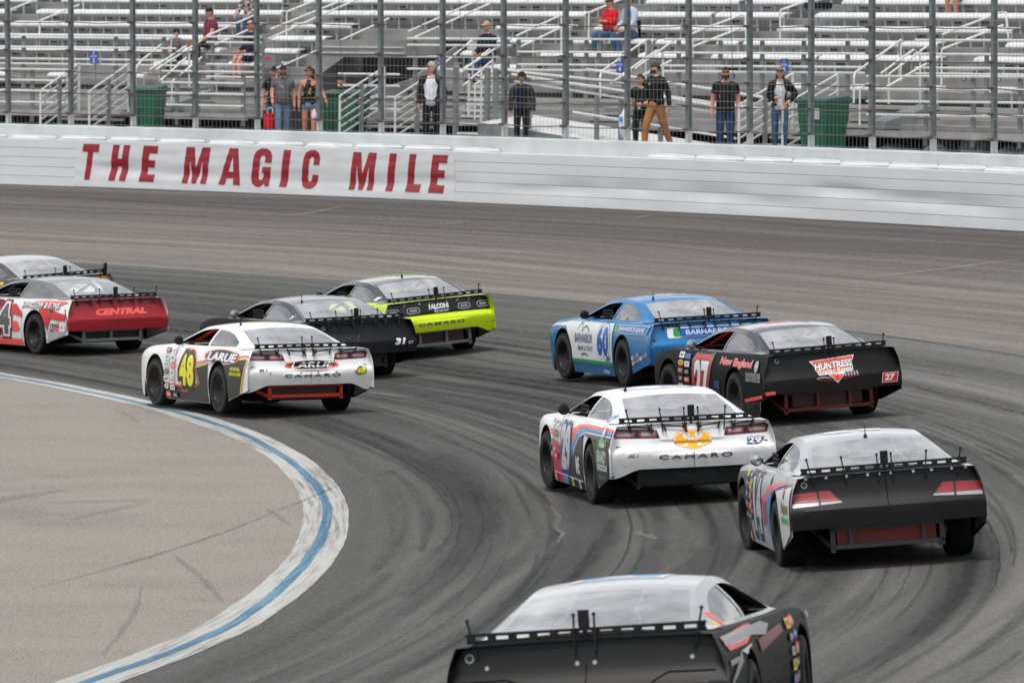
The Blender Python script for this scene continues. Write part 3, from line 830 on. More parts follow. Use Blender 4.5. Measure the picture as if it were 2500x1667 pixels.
# sloping handrails of the seating aisles
HR = [('steep stairs under the section 2 side of the stand, below the seated boy', [[(77.53, 27.43, 4.10), (77.53, 27.43, 4.47), (77.75, 27.68, 4.61), (77.87, 27.98, 4.78), (77.98, 28.99, 5.34)], [(77.27, 27.59, 4.56), (77.17, 28.6, 5.12), (77.18, 28.7, 5.08), (77.18, 28.7, 4.1)], [(77.09, 27.59, 4.56), (76.97, 28.85, 5.26)], [(76.69, 27.3, 4.3), (76.7, 28.11, 4.85)], [(76.33, 27.3, 4.29), (76.29, 28.15, 4.87)]], (77.9, 76.5)),
 ('steep stairs in front of the seated man in the navy jacket', [[(69.05, 27.82, 4.69), (69.24, 28.97, 5.33)], [(68.22, 27.66, 4.6), (68.37, 28.6, 5.12), (68.38, 28.7, 5.06), (68.37, 28.7, 3.67)], [(68.31, 27.62, 4.58), (68.21, 28.96, 5.32)], [(67.78, 27.3, 4.31), (67.82, 28.13, 4.86)], [(67.42, 27.3, 4.34), (67.42, 28.18, 4.89)]], (69.1, 67.6)),
 ('steep stairs right of the section 4 sign above the man in the black hoodie', [[(64.02, 27.55, 4.1), (64.02, 27.55, 4.54), (64.25, 27.79, 4.67), (64.3, 29.03, 5.36)], [(63.52, 27.61, 4.57), (63.54, 28.63, 5.14), (63.49, 28.73, 5.1), (63.46, 28.73, 4.1)], [(63.4, 27.91, 4.74), (63.49, 29.05, 5.37)], [(63.48, 27.34, 4.42), (63.48, 27.88, 4.72)], [(62.9, 27.62, 4.58), (62.71, 28.25, 4.93)]], (64.2, 62.9)),
 ('steep stairs above the last green bin', [[(56.77, 27.71, 4.1), (56.77, 27.71, 4.63), (56.95, 27.89, 4.73), (57.06, 29.12, 5.41)], [(56.19, 27.88, 4.72), (56.28, 28.76, 5.21), (56.21, 28.86, 5.14), (56.2, 28.86, 4.1)], [(55.93, 27.86, 4.1), (55.93, 27.86, 4.71), (56.08, 29.14, 5.42)], [(55.47, 27.3, 4.39), (55.29, 28.42, 5.02)], [(56.1, 27.3, 4.4), (56.09, 27.64, 4.59)]], (57.0, 55.6)),
 ('seat aisle climbing past the seated man in maroon', [[(78.35, 30.5, 5.36), (78.19, 31.87, 5.88), (78.16, 31.92, 5.82), (78.16, 31.92, 5.0)], [(77.62, 29.9, 5.13), (77.54, 30.95, 5.53)], [(77.49, 32.05, 5.95), (77.28, 33.1, 6.35), (77.2, 34.8, 7.0)]], (79.3, 78.3)),
 ('aisle with long handrails above the woman in the black tank top', [[(76.95, 30.95, 5.53), (76.55, 33.05, 6.33), (76.3, 34.5, 6.9)], [(76.45, 30.34, 5.3), (76.28, 32.36, 6.07), (76.2, 33.4, 6.45)], [(74.54, 28.59, 4.63), (74.34, 30.4, 5.32), (74.2, 31.6, 5.8)]], (77.7, 77.0)),
 ('seat aisle at the far top left of the stand', [[(85.31, 32.02, 5.94), (85.15, 32.94, 6.29), (85.0, 34.2, 6.8)], [(84.4, 32.0, 5.7), (84.3, 33.2, 6.1)]], (86.2, 85.5)),
 ('aisle with two handrails above the man in the dark jacket', [[(72.96, 30.87, 5.5), (72.8, 33.07, 6.34), (72.6, 34.6, 6.9)], [(72.45, 30.5, 5.36), (72.31, 32.6, 6.16)]], (72.4, 71.7)),
 ('seat aisle left of the seated man in red', [[(69.69, 30.66, 5.42), (69.66, 31.84, 5.87), (69.62, 31.89, 5.83), (69.61, 31.89, 5.0)], [(68.93, 29.95, 5.15), (68.94, 31.13, 5.6)], [(69.03, 32.08, 5.96), (68.87, 33.12, 6.36), (68.7, 34.5, 6.9)]], (70.3, 69.5)),
 ('seat aisle above the man in the black T-shirt', [[(64.94, 30.79, 5.47), (64.68, 32.0, 5.93), (64.62, 32.05, 5.88), (64.59, 32.05, 5.4)], [(64.14, 30.08, 5.2), (63.9, 31.29, 5.66)], [(63.86, 32.26, 6.03), (63.63, 33.1, 6.35), (63.4, 34.5, 6.9)]], (64.8, 64.1)),
 ('seat aisle at the top right of the stand', [[(57.92, 30.92, 5.52), (57.67, 32.15, 5.99), (57.54, 32.2, 6.01), (57.46, 32.2, 5.49)], [(57.04, 30.13, 5.22), (56.81, 31.47, 5.73)]], (57.9, 57.2))]
for i, (lab, rails, (sa, sb)) in enumerate(HR):
    root = tag(empty('aisle_stairs', S(*rails[0][0])), lab, 'stairs', 'handrailed stairs between the seats')
    for P in rails:
        mb = MB(); mb.tube([S(*p) for p in P], .024, 6); par(mb.build('handrail', M_pipe, smooth=True), root)
    for p in rails[-1][:1] + rails[0][-1:]:
        mb = MB(); mb.tube([S(*p), S(p[0], p[1], p[2] - .85)], .02, 6); par(mb.build('handrail_post', M_pipe), root)
    if i < 4:
        for k in range(5):
            mb = MB(); d = 27.2 + .3 * k; z = 3.66 + .13 * k
            sweep(mb, [(d, z - .05), (d, z), (d + .32, z), (d + .32, z - .05)], sa, sb, 1); par(mb.build('step', M_tread), root)
    else:
        for k in range(2, 8):
            d, z = DK(k), ZT(k)
            mb = MB(); sweep(mb, [(d + .08, z + .11), (d + .08, z + .15), (d + .40, z + .15), (d + .40, z + .11)], sa, sb, 1)
            sweep(mb, [(d + .06, z), (d + .06, z + .10), (d + .08, z + .10), (d + .08, z)], sa, sb, 1)
            par(mb.build('step', M_tread), root)
# open ladder-like stair left of the ramp
root = tag(empty('open_stairs', S(66.0, 26, WZ)), 'open white stair with many bare treads behind the dark jacketed man', 'stairs')
for i, z in enumerate((4.71, 4.56, 4.47, 4.32, 4.19, 4.04, 3.94, 3.80, 3.68, 3.5, 3.3)):
    mb = MB(); d = 25.9 + .06 * (10 - i); sweep(mb, [(d, z - .03), (d, z + .02), (d + .16, z + .02), (d + .16, z - .03)], 66.43, 65.66, 1)
    par(mb.build('stair_tread', M_pipe), root)
for q in ([S(66.05, 25.88, 3.65), S(66.05, 25.88, 4.6)], [S(65.68, 25.88, 3.2), S(65.68, 25.88, 4.70)]):
    mb = MB(); mb.tube(q, .026, 6); par(mb.build('upright_rail', M_pipe), root)
for s in (66.52, 65.58, 65.32):
    mb = MB(); mb.box(S(s, 25.95, 3.85), (.08, .13, 1.75), 0, Matrix.Rotation(ang(s), 3, 'Z')); par(mb.build('stair_post', M_steel), root)
# access ramp with chequered deck
def checker_mat():
    m, t, n, l, b = nt('tread_plate'); g = NG(t)
    tc = n.new('ShaderNodeTexCoord'); w = n.new('ShaderNodeTexChecker'); w.inputs['Scale'].default_value = 14
    mp = n.new('ShaderNodeMapping'); mp.inputs['Rotation'].default_value = (0, 0, radians(45 + 35)); l.new(tc.outputs['Object'], mp.inputs[0]); l.new(mp.outputs[0], w.inputs['Vector'])
    w.inputs[1].default_value = (0.64, 0.64, 0.63, 1); w.inputs[2].default_value = (0.50, 0.50, 0.49, 1)
    l.new(w.outputs['Color'], b.inputs['Base Color']); b.inputs['Roughness'].default_value = 0.5
    bp = n.new('ShaderNodeBump'); bp.inputs['Strength'].default_value = .5; bp.inputs['Distance'].default_value = .01; l.new(w.outputs['Fac'], bp.inputs['Height']); l.new(bp.outputs[0], b.inputs['Normal'])
    return m
ramp = tag(empty('access_ramp', S(62, 26, WZ)), 'aluminium ramp with chequered deck sloping down behind the man in tan trousers', 'ramp')
mb = MB(); n = 12
V = []
for i in range(n + 1):
    f_ = i / n; s = 65.3 - 7.6 * f_; z = 3.72 - .72 * f_
    V += [S(s, 25.5, z - .20), S(s, 25.5, z - .17), S(s, 26.7, z + .02), S(s, 26.7, z - .20)]
F = []
for i in range(n):
    for j in range(4): F.append((i * 4 + j, i * 4 + (j + 1) % 4, i * 4 + 4 + (j + 1) % 4, i * 4 + 4 + j))
mb.add(V, F + [(0, 1, 2, 3), (n * 4 + 3, n * 4 + 2, n * 4 + 1, n * 4)])
par(mb.build('ramp_deck', checker_mat()), ramp)
mb = MB()
for i in range(n):
    f0, f1 = i / n, (i + 1) / n
    P = []
    for f_ in (f0, f1):
        s = 65.3 - 7.6 * f_; z = 3.72 - .72 * f_; P.append((S(s, 25.46, z - .45), S(s, 25.46, z - .165)))
    mb.add([P[0][0], P[1][0], P[1][1], P[0][1]], [(0, 1, 2, 3)])
par(mb.build('ramp_stringer', M_steel), ramp)
for P in ([(65.26, 25.9, 4.73), (64.42, 25.9, 4.64), (61.36, 25.9, 4.46)], [(63.38, 26.6, 4.73), (61.34, 26.6, 4.51), (59.52, 26.6, 4.34), (57.9, 26.6, 4.18)], [(64.4, 25.55, 4.60), (63.14, 25.55, 4.48), (61.47, 25.55, 4.33), (58.0, 25.55, 4.0)], [(64.36, 25.6, 4.45), (61.53, 25.6, 4.18), (58.0, 25.6, 3.86)], [(65.0, 26.6, 4.5), (58, 26.6, 3.95)], [(62.6, 25.6, 3.82), (57.7, 25.6, 3.36)]):
    mb = MB(); mb.tube([S(*p) for p in P], .026, 6); par(mb.build('ramp_rail', M_pipe, smooth=True), ramp)
for s, z in ((63.96, 4.62), (62.89, 4.46), (61.92, 4.38), (61.2, 4.32), (60.0, 4.2), (58.2, 4.0)):
    mb = MB(); mb.box(S(s, 25.62, (z + 3.1) / 2), (.06, .11, z - 3.1), 0, Matrix.Rotation(ang(s), 3, 'Z')); par(mb.build('ramp_post', M_steel), ramp)

# section signs
sg_m = [mat('sign_blue', srgb(34, 74, 170), 0.45, var=.06), mat('sign_white', (0.80, 0.80, 0.80), 0.45)]
for s, z, ch, d, lab in ((79.71, 4.83, '2', 28.45, 'small blue section 2 sign on the front rail left of the first green bin'), (69.65, 4.78, '3', 28.45, 'small blue section 3 sign behind the head of the man in the dark jacket'),
                      (64.42, 4.80, '4', 28.45, 'small blue section 4 sign left of the man in the black hoodie'), (59.65, 4.84, '5', 28.45, 'small blue section sign half hidden behind the woman in the black cap')):
    it = []
    V, F = text_fit(ch, 0, -.075, .07, .105, 0.03); it.append((V, F, 1, 1))
    V, F = text_fit('SECTION', 0, .035, .20, .028, 0.02); it.append((V, F, 1, 1))
    it.append(([(-.02, .09), (.02, .09), (.026, .105), (.026, .125), (0, .138), (-.026, .125), (-.026, .105)], [(0, 1, 2, 3, 4, 5, 6)], 1, 1))
    it.append(([(-.125, .008), (.125, .008), (.125, .014), (-.125, .014)], [(0, 1, 2, 3)], 1, 1))
    root = tag(empty('section_sign', S(s, d, z - .4)), lab, 'sign', 'blue section signs')
    par(flat_sign('sign_board', s, d, z, .27, .31, it, sg_m), root)
    mb = MB(); mb.tube([S(s, d + .05, z - .75), S(s, d + .05, z + .1)], .015, 6); par(mb.build('sign_post', M_steel), root)

# wheeled rubbish bins
M_green = mat('green_plastic', srgb(12, 84, 60), 0.42, var=.12, scale=4)
M_green_d = mat('dark_green_plastic', srgb(10, 66, 50), 0.45, var=.12)
M_black = mat('black_rubber', (0.02, 0.02, 0.021), 0.7)
M_label = mat('bin_label_grey', (0.42, 0.43, 0.43), 0.5)
def bin_(s, d, rz, label, w=.80, h=1.22):
    root = tag(empty('rubbish_bin', S(s, d, WZ), (0, 0, rz)), label, 'bin', 'green wheeled rubbish bins')
    mb = MB(); dd = .74
    def ring(t, z): return [(-w / 2 * t, -dd / 2 * t, z), (w / 2 * t, -dd / 2 * t, z), (w / 2 * t, dd / 2 * t, z), (-w / 2 * t, dd / 2 * t, z)]
    V = ring(.80, .05) + ring(.93, h * .62) + ring(.97, h * .62 + .02) + ring(1.0, h - .10) + ring(1.06, h - .09) + ring(1.06, h - .05)
    F = [(3, 2, 1, 0)] + [(r * 4 + j, r * 4 + (j + 1) % 4, r * 4 + 4 + (j + 1) % 4, r * 4 + 4 + j) for r in range(5) for j in range(4)] + [(20, 21, 22, 23)]
    mb.add(V, F)
    for x in (-.25, 0, .25): mb.box((x * w, -dd / 2 * .87, h * .32), (.05, .03, h * .45))
    mb.build('bin_body', M_green, root)
    mb = MB(); V = [(-w * .55, -dd * .56, h - .048), (w * .55, -dd * .56, h - .048), (w * .55, dd * .60, h - .048), (-w * .55, dd * .60, h - .048), (-w * .50, -dd * .48, h), (w * .50, -dd * .48, h), (w * .50, dd * .5, h + .06), (-w * .50, dd * .5, h + .06)]
    mb.hexa(V); mb.build('bin_lid', M_green_d, root)
    mb = MB(); mb.tube([(-w * .42, dd * .60, h - .08), (-w * .42, dd * .68, h - .05), (w * .42, dd * .68, h - .05), (w * .42, dd * .60, h - .08)], .018, 6); mb.build('handle', M_green_d, root)
    for sx in (-1, 1):
        mb = MB(); mb.lathe([(-.03, .02), (-.03, .12), (.03, .12), (.03, .02)], 16, 'X', 0, (sx * w * .43, dd * .42, .12)); mb.build('bin_wheel', M_black, root)
    mb = MB(); mb.box((w * -.18, -dd * .468, h * .45), (.13, .01, .36)); mb.build('recess_panel', M_green_d, root)
    return root
bin_(75.05, 25.3, ang(75) - pi / 2 + .55, 'green wheeled bin at the left, standing above the word THE on the barrier', .66, 1.20)
bin_(69.87, 26.0, ang(70) - pi / 2 + .45, 'green wheeled bin half hidden behind the woman in the black tank top', .86, 1.18)
b3 = bin_(54.72, 25.3, ang(54) - pi / 2 + .30, 'green wheeled bin on the right with a small grey label', .74, 1.25)
mb = MB(); mb.box((.10, -.385, .95), (.26, .012, .22)); mb.build('grey_label', M_label, b3)

# things left on the seats
M_cool_g = mat('cooler_grey', (0.22, 0.23, 0.235), 0.5); M_teal = mat('cooler_teal', srgb(28, 92, 112), 0.5)
c = tag(empty('cooler_box', S(67.23, 29.55, 4.47), (0, 0, ang(67.2))), 'grey cooler with a teal lid standing on a bench above the open stairs', 'cooler')
mb = MB(); mb.box((0, 0, .15), (.30, .46, .30)); mb.build('cooler_body', M_cool_g, c)
mb = MB(); mb.hexa([(-.16, -.24, .301), (.16, -.24, .301), (.16, .24, .301), (-.16, .24, .301), (-.13, -.21, .37), (.13, -.21, .37), (.13, .21, .37), (-.13, .21, .37)]); mb.build('cooler_lid', M_teal, c)
M_redcloth = mat('red_cloth', srgb(176, 34, 54), 0.8); M_greycloth = mat('grey_cloth', (0.16, 0.16, 0.165), 0.85)
c = tag(empty('seat_bag', S(76.03, 30.0, 4.66), (0, 0, ang(76))), 'red and grey folded stadium seat bag beside the bald man', 'bag')
mb = MB(); mb.hexa([(-.12, -.26, 0), (.12, -.26, 0), (.12, .26, 0), (-.12, .26, 0), (-.07, -.22, .30), (.07, -.22, .30), (.07, .20, .30), (-.07, .20, .30)]); mb.build('bag_body', M_greycloth, c)
mb = MB(); mb.hexa([(-.10, -.10, .16), (.10, -.20, .16), (.10, .16, .16), (-.10, .12, .16), (-.06, -.08, .31), (.06, -.16, .31), (.06, .13, .31), (-.06, .10, .31)]); mb.build('bag_flap', M_redcloth, c)
# stored odds and ends in the dark space under the deck
M_junk = mat('dusty_plastic_bundle', (0.10, 0.10, 0.098), 0.8, var=.4, scale=9)
LB_ = ['grey wrapped bundle under the stand, second right of the last green bin', 'middle one of the grey wrapped bundles under the right end of the stand', 'grey wrapped bundle under the stand, second from the right', 'small grey wrapped bundle directly beside the last green bin', 'rightmost grey wrapped bundle under the stand']
for i, (s, hh) in enumerate(((53.6, .40), (52.6, .46), (51.6, .36), (54.9, .30), (50.8, .42))):
    bm = bmesh.new(); bmesh.ops.create_icosphere(bm, subdivisions=2, radius=.5)
    for v in bm.verts:
        q = 1 + .35 * mnoise.noise(v.co * 2.3 + Vector((i * 9, 0, 0)))
        v.co = Vector((v.co.x * .7 * q, v.co.y * 1.1 * q, (v.co.z + .42) * hh * q * 1.1))
    me = bpy.data.meshes.new('wrapped_bundle'); bm.to_mesh(me); bm.free(); me.materials.append(M_junk)
    tag(link('wrapped_bundle', me, None, S(s, 27.3, WZ + .02), (0, 0, ang(s))), LB_[i], 'bundle', 'wrapped bundles under the right end of the stand')

# ------------------------------------------------------------------ late-model stock cars
# car frame: origin on the ground under the rear axle, +X right, +Y forward
def pl(x, pts):                     # smooth piecewise interpolation
    if x <= pts[0][0]: return pts[0][1]
    for (a, fa), (b, fb) in zip(pts[:-1], pts[1:]):
        if x <= b:
            t = (x - a) / (b - a)
            return fa + (fb - fa) * t
    return pts[-1][1]
def pls(x, pts):
    if x <= pts[0][0]: return pts[0][1]
    n = len(pts)
    for i in range(n - 1):
        a, b = pts[i], pts[i + 1]
        if x <= b[0]:
            p0 = pts[i - 1] if i else a; p3 = pts[i + 2] if i + 2 < n else b
            h = b[0] - a[0]; t = (x - a[0]) / h
            m0 = (b[1] - p0[1]) / (b[0] - p0[0]) * h if b[0] != p0[0] else 0
            m1 = (p3[1] - a[1]) / (p3[0] - a[0]) * h
            return (2 * t**3 - 3 * t**2 + 1) * a[1] + (t**3 - 2 * t**2 + t) * m0 + (-2 * t**3 + 3 * t**2) * b[1] + (t**3 - t**2) * m1
    return pts[-1][1]
WBASE = 2.667
YR, YF = -1.20, 3.72
P_PLAN = [(-1.25, .955), (-.6, .965), (0, .965), (.8, .955), (2.2, .955), (2.75, .965), (3.1, .95), (3.4, .90), (3.6, .83), (3.72, .74)]
P_SIDE = [(.10, .965), (.20, .985), (.40, 1.0), (.60, 1.0), (.75, .985), (.85, .955), (.93, .915)]
P_BELT = [(-1.25, .935), (-.6, .935), (.3, .915), (1.6, .895), (2.3, .895), (2.7, .885), (3.0, .845), (3.3, .76), (3.55, .64), (3.72, .52)]
def W(y, z): return pls(y, P_PLAN) * pls(z, P_SIDE)
def belt(y): return pls(y, P_BELT)
ARCH = ((0.0, .345, .415), (WBASE, .345, .42))
def zlow(y):
    for yc, zc, r in ARCH:
        if abs(y - yc) < r - 1e-6: return zc + sqrt(r * r - (y - yc) ** 2)
    if y < -.4: return .20 + (-.4 - y) / .8 * .18
    if y > 3.0: return .11 + (y - 3.0) * .08
    return .13
def side_stations():
    ys = [YR, -1.1, -.95, -.8, -.65, -.52]
    out = []
    for yc, zc, r in ARCH:
        seq = [yc + r * cos(pi - pi * i / 22) for i in range(23)]
        pre = ys if yc == 0 else [.5, .65, .8, 1.0, 1.25, 1.5, 1.75, 1.95, 2.1]
        out += pre + [seq[0] - .003] + [seq[0] + .0015] + seq[1:-1] + [seq[-1] - .0015, seq[-1] + .003]
    return out + [3.15, 3.25, 3.35, 3.45, 3.55, 3.63, 3.69, YF]
def zl2(y):
    for yc, zc, r in ARCH:
        if abs(y - yc) <= r - 1e-3: return zc + sqrt(max(0, r * r - (y - yc) ** 2))
    return zlow(y)
NZ = 12
def side_point(sx, y, t):
    z = zl2(y) + (belt(y) - zl2(y)) * t
    return (sx * W(y, z), y, z)
Z_TOP = [(-.80, .945), (-.62, .985), (-.30, 1.078), (.05, 1.165), (.35, 1.208), (.80, 1.226), (1.2, 1.208), (1.5, 1.165), (1.9, 1.045), (2.30, .905)]
X_TOP = [(-.80, .715), (-.3, .645), (.1, .59), (.8, .575), (1.5, .59), (1.9, .665), (2.30, .775)]
def ztop(y): return pls(y, Z_TOP)
def xtop(y): return pls(y, X_TOP)
def xbase(y): return W(y, belt(y)) - .055
def roof_z(x, y): 
    u = x / xtop(y); return ztop(y) + .038 * (1 - u * u) * min(1, max(.25, (2.4 - y)))
def gh_point(sx, y, t):             # greenhouse side
    zb = belt(y) + .012; zt = max(ztop(y), zb + .002)
    x = xbase(y) + (min(xtop(y), xbase(y)) - xbase(y)) * t
    return (sx * (x + .03 * 4 * t * (1 - t) * min(1, (zt - zb) / .2)), y, zb + (zt - zb) * t)
def gh_t(y, z): 
    zb = belt(y) + .012; zt = max(ztop(y), zb + .002); return (z - zb) / (zt - zb)
# tail shapes : y of the tail skin at (x,z)
TAIL = {'camaro': [(.30, -1.15), (.42, -1.185), (.55, -1.225), (.645, -1.235), (.685, -1.185), (.78, -1.15), (.88, -1.125), (.945, -1.10)],
        'flat': [(.30, -1.22), (.43, -1.235), (.60, -1.245), (.625, -1.24), (.66, -1.205), (.74, -1.155), (.84, -1.12), (.955, -1.095)]}
def tail_y(kind, x, z):
    a = abs(x) / .955
    y = (pls if kind == 'flat' else pls)(z, TAIL[kind])
    if kind == 'camaro':
        bulge = 0
        if a < .50 and .60 < z < .74: bulge = .02
        return y + .075 * a ** 2.2 + bulge * max(0, 1 - (a / .5) ** 6)
    return y + .045 * a ** 3
def tail_top(kind, x):
    a = abs(x)
    if kind == 'camaro': return .945 - (.05 * max(0, (a - .80) / .15) ** 2)
    r = .17; c = .93 - r
    return .955 if a < c else .955 - r + sqrt(max(0, r * r - (a - c) ** 2)) - (.0)
def tail_bot(kind, x):
    a = abs(x)
    if kind == 'camaro': return .445 - .10 * (lambda t: t * t * (3 - 2 * t))(min(1, max(0, (a - .60) / .33)))
    return .435
def tail_hw(kind, z):
    if kind == 'camaro': return pls(z, [(.3, .955), (.66, .962), (.75, .945), (.85, .92), (.945, .885)])
    return pls(z, [(.4, .965), (.62, .965), (.7, .955), (.80, .938), (.955, .93)])

# ---- shared meshes
def paint(name, c, rough=.32, coat=.35, var=.06):
    """race paint: slight waviness, road dust and rubber smears that gather low on the panels and behind the wheels"""
    if 'paint_' + name in _mc: return _mc['paint_' + name]
    m, t, n, l, b = nt('paint_' + name); g = NG(t)
    tc = n.new('ShaderNodeTexCoord'); o = tc.outputs['Object']
    sx = n.new('ShaderNodeSeparateXYZ'); l.new(o, sx.inputs[0])
    mp = n.new('ShaderNodeMapping'); mp.inputs['Scale'].default_value = (3, .8, 6); l.new(o, mp.inputs[0])
    sm_ = g.noise(mp.outputs[0], 2.2, 5, .65); fine = g.noise(o, 30, 3, .7); big = g.noise(o, 2.2, 3)
    col = g.mix(g.lin(big, .3, .7, 0, .10), c, tuple(x * .6 for x in c))
    dust = g.m('MULTIPLY', g.sm(sm_, .42, .68), g.sm(sx.outputs[2], .75, .15))
    dk = min(1, .10 + 1.6 * max(c))
    col = g.mix(g.m('MULTIPLY', dust, .36 * dk), col, srgb(112, 106, 100))
    smear = g.m('MULTIPLY', g.sm(sm_, .62, .72), g.sm(fine, .35, .6))
    col = g.mix(g.m('MULTIPLY', smear, .30), col, (.03, .03, .03))
    l.new(col, b.inputs['Base Color'])
    if max(c) < .024: coat, rough = 0.0, .5
    l.new(g.m('ADD', g.m('MULTIPLY', dust, .35), rough), b.inputs['Roughness'])
    b.inputs['Coat Weight'].default_value = coat; b.inputs['Coat Roughness'].default_value = .08; b.inputs['Specular IOR Level'].default_value = .35 if max(c) > .024 else .08
    bp = n.new('ShaderNodeBump'); bp.inputs['Strength'].default_value = .12; bp.inputs['Distance'].default_value = .03
    l.new(g.noise(o, 3.5, 2, .4), bp.inputs['Height']); l.new(bp.outputs[0], b.inputs['Normal']); l.new(bp.outputs[0], b.inputs['Coat Normal'])
    _mc['paint_' + name] = m
    return m
M_tyre = mat('tyre_rubber', (0.014, 0.014, 0.0145), 0.75, var=.35, scale=7, bump=.2, spec=.22)
M_rim = mat('black_wheel_steel', (0.012, 0.012, 0.013), 0.38, metal=.0, var=.2, spec=.3)
M_hub = mat('hub_steel', (0.20, 0.19, 0.18), 0.4, metal=.7)
M_scuff = mat('tyre_scuff_grey', (0.035, 0.035, 0.035), 0.9, var=.6, scale=9)
M_under = mat('underbody_black', (0.008, 0.008, 0.0085), 0.85, var=.4, spec=.1)
M_flat = mat('satin_black', (0.012, 0.012, 0.0125), 0.5, var=.25, scale=3, spec=.22)
M_black_gloss = mat('gloss_black', (0.011, 0.011, 0.012), 0.25, var=.2, spec=.4)
M_chrome = mat('chrome_trim', (0.55, 0.55, 0.56), 0.25, metal=.9)
M_redlamp = mat('red_lamp_print', srgb(140, 26, 36), 0.35, coat=.2)
M_whitelamp = mat('clear_lamp_print', srgb(150, 150, 154), 0.35, coat=.2)
M_rearglass = lexan('hazy_lexan', (0.80, 0.81, 0.83), .44, .03)
M_sideglass = lexan('side_lexan', (0.42, 0.43, 0.44), .36, .08)
M_blade = lexan('spoiler_lexan', (0.6, 0.6, 0.6), .03, .05, 1.12)
def wheel_meshes():
    t = MB(); w = .135
    prof = [(-w * .80, .195), (-w * .98, .215), (-w * 1.02, .26), (-w * .98, .315), (-w * .86, .338), (-w * .6, .3455), (0, .3465), (w * .6, .3455), (w * .86, .338), (w * .98, .315), (w * 1.02, .26), (w * .98, .215), (w * .80, .195)]
    t.lathe(prof, 40, 'X')
    tm = t.mesh('tyre', M_tyre, True)
    r = MB()
    r.lathe([(-w * .90, .200), (-w * .80, .196), (-w * .70, .17), (-w * .25, .15), (-w * .12, .12), (-w * .10, .055), (-w * .3, .05), (-w * .34, .03), (-w * .34, .001)], 32, 'X', 0)
    r.lathe([(w * .90, .200), (w * .80, .196), (w * .70, .17), (w * .1, .15), (w * .0, .12), (w * -.02, .001)], 32, 'X', 0)
    for i in range(8):
        a = 2 * pi * i / 8
        r.box((-w * .13, .135 * cos(a), .135 * sin(a)), (.03, .022, .05), 1, Matrix.Rotation(a, 3, 'X'))
    for i in range(5):
        a = 2 * pi * i / 5; r.lathe([(-w * .35, .001), (-w * .35, .014), (-w * .1, .014)], 6, 'X', 1, (0, .075 * cos(a), .075 * sin(a)))
    rm = r.mesh('rim', [M_rim, M_hub], 50)
    return tm, rm
TYRE, RIM = wheel_meshes()
sc_mb = MB(); sc_mb.lathe([(-.139, .262), (-.138, .29), (-.1335, .308)], 40, 'X')
SCUFF = sc_mb.mesh('scuffed_sidewall', M_scuff, True)

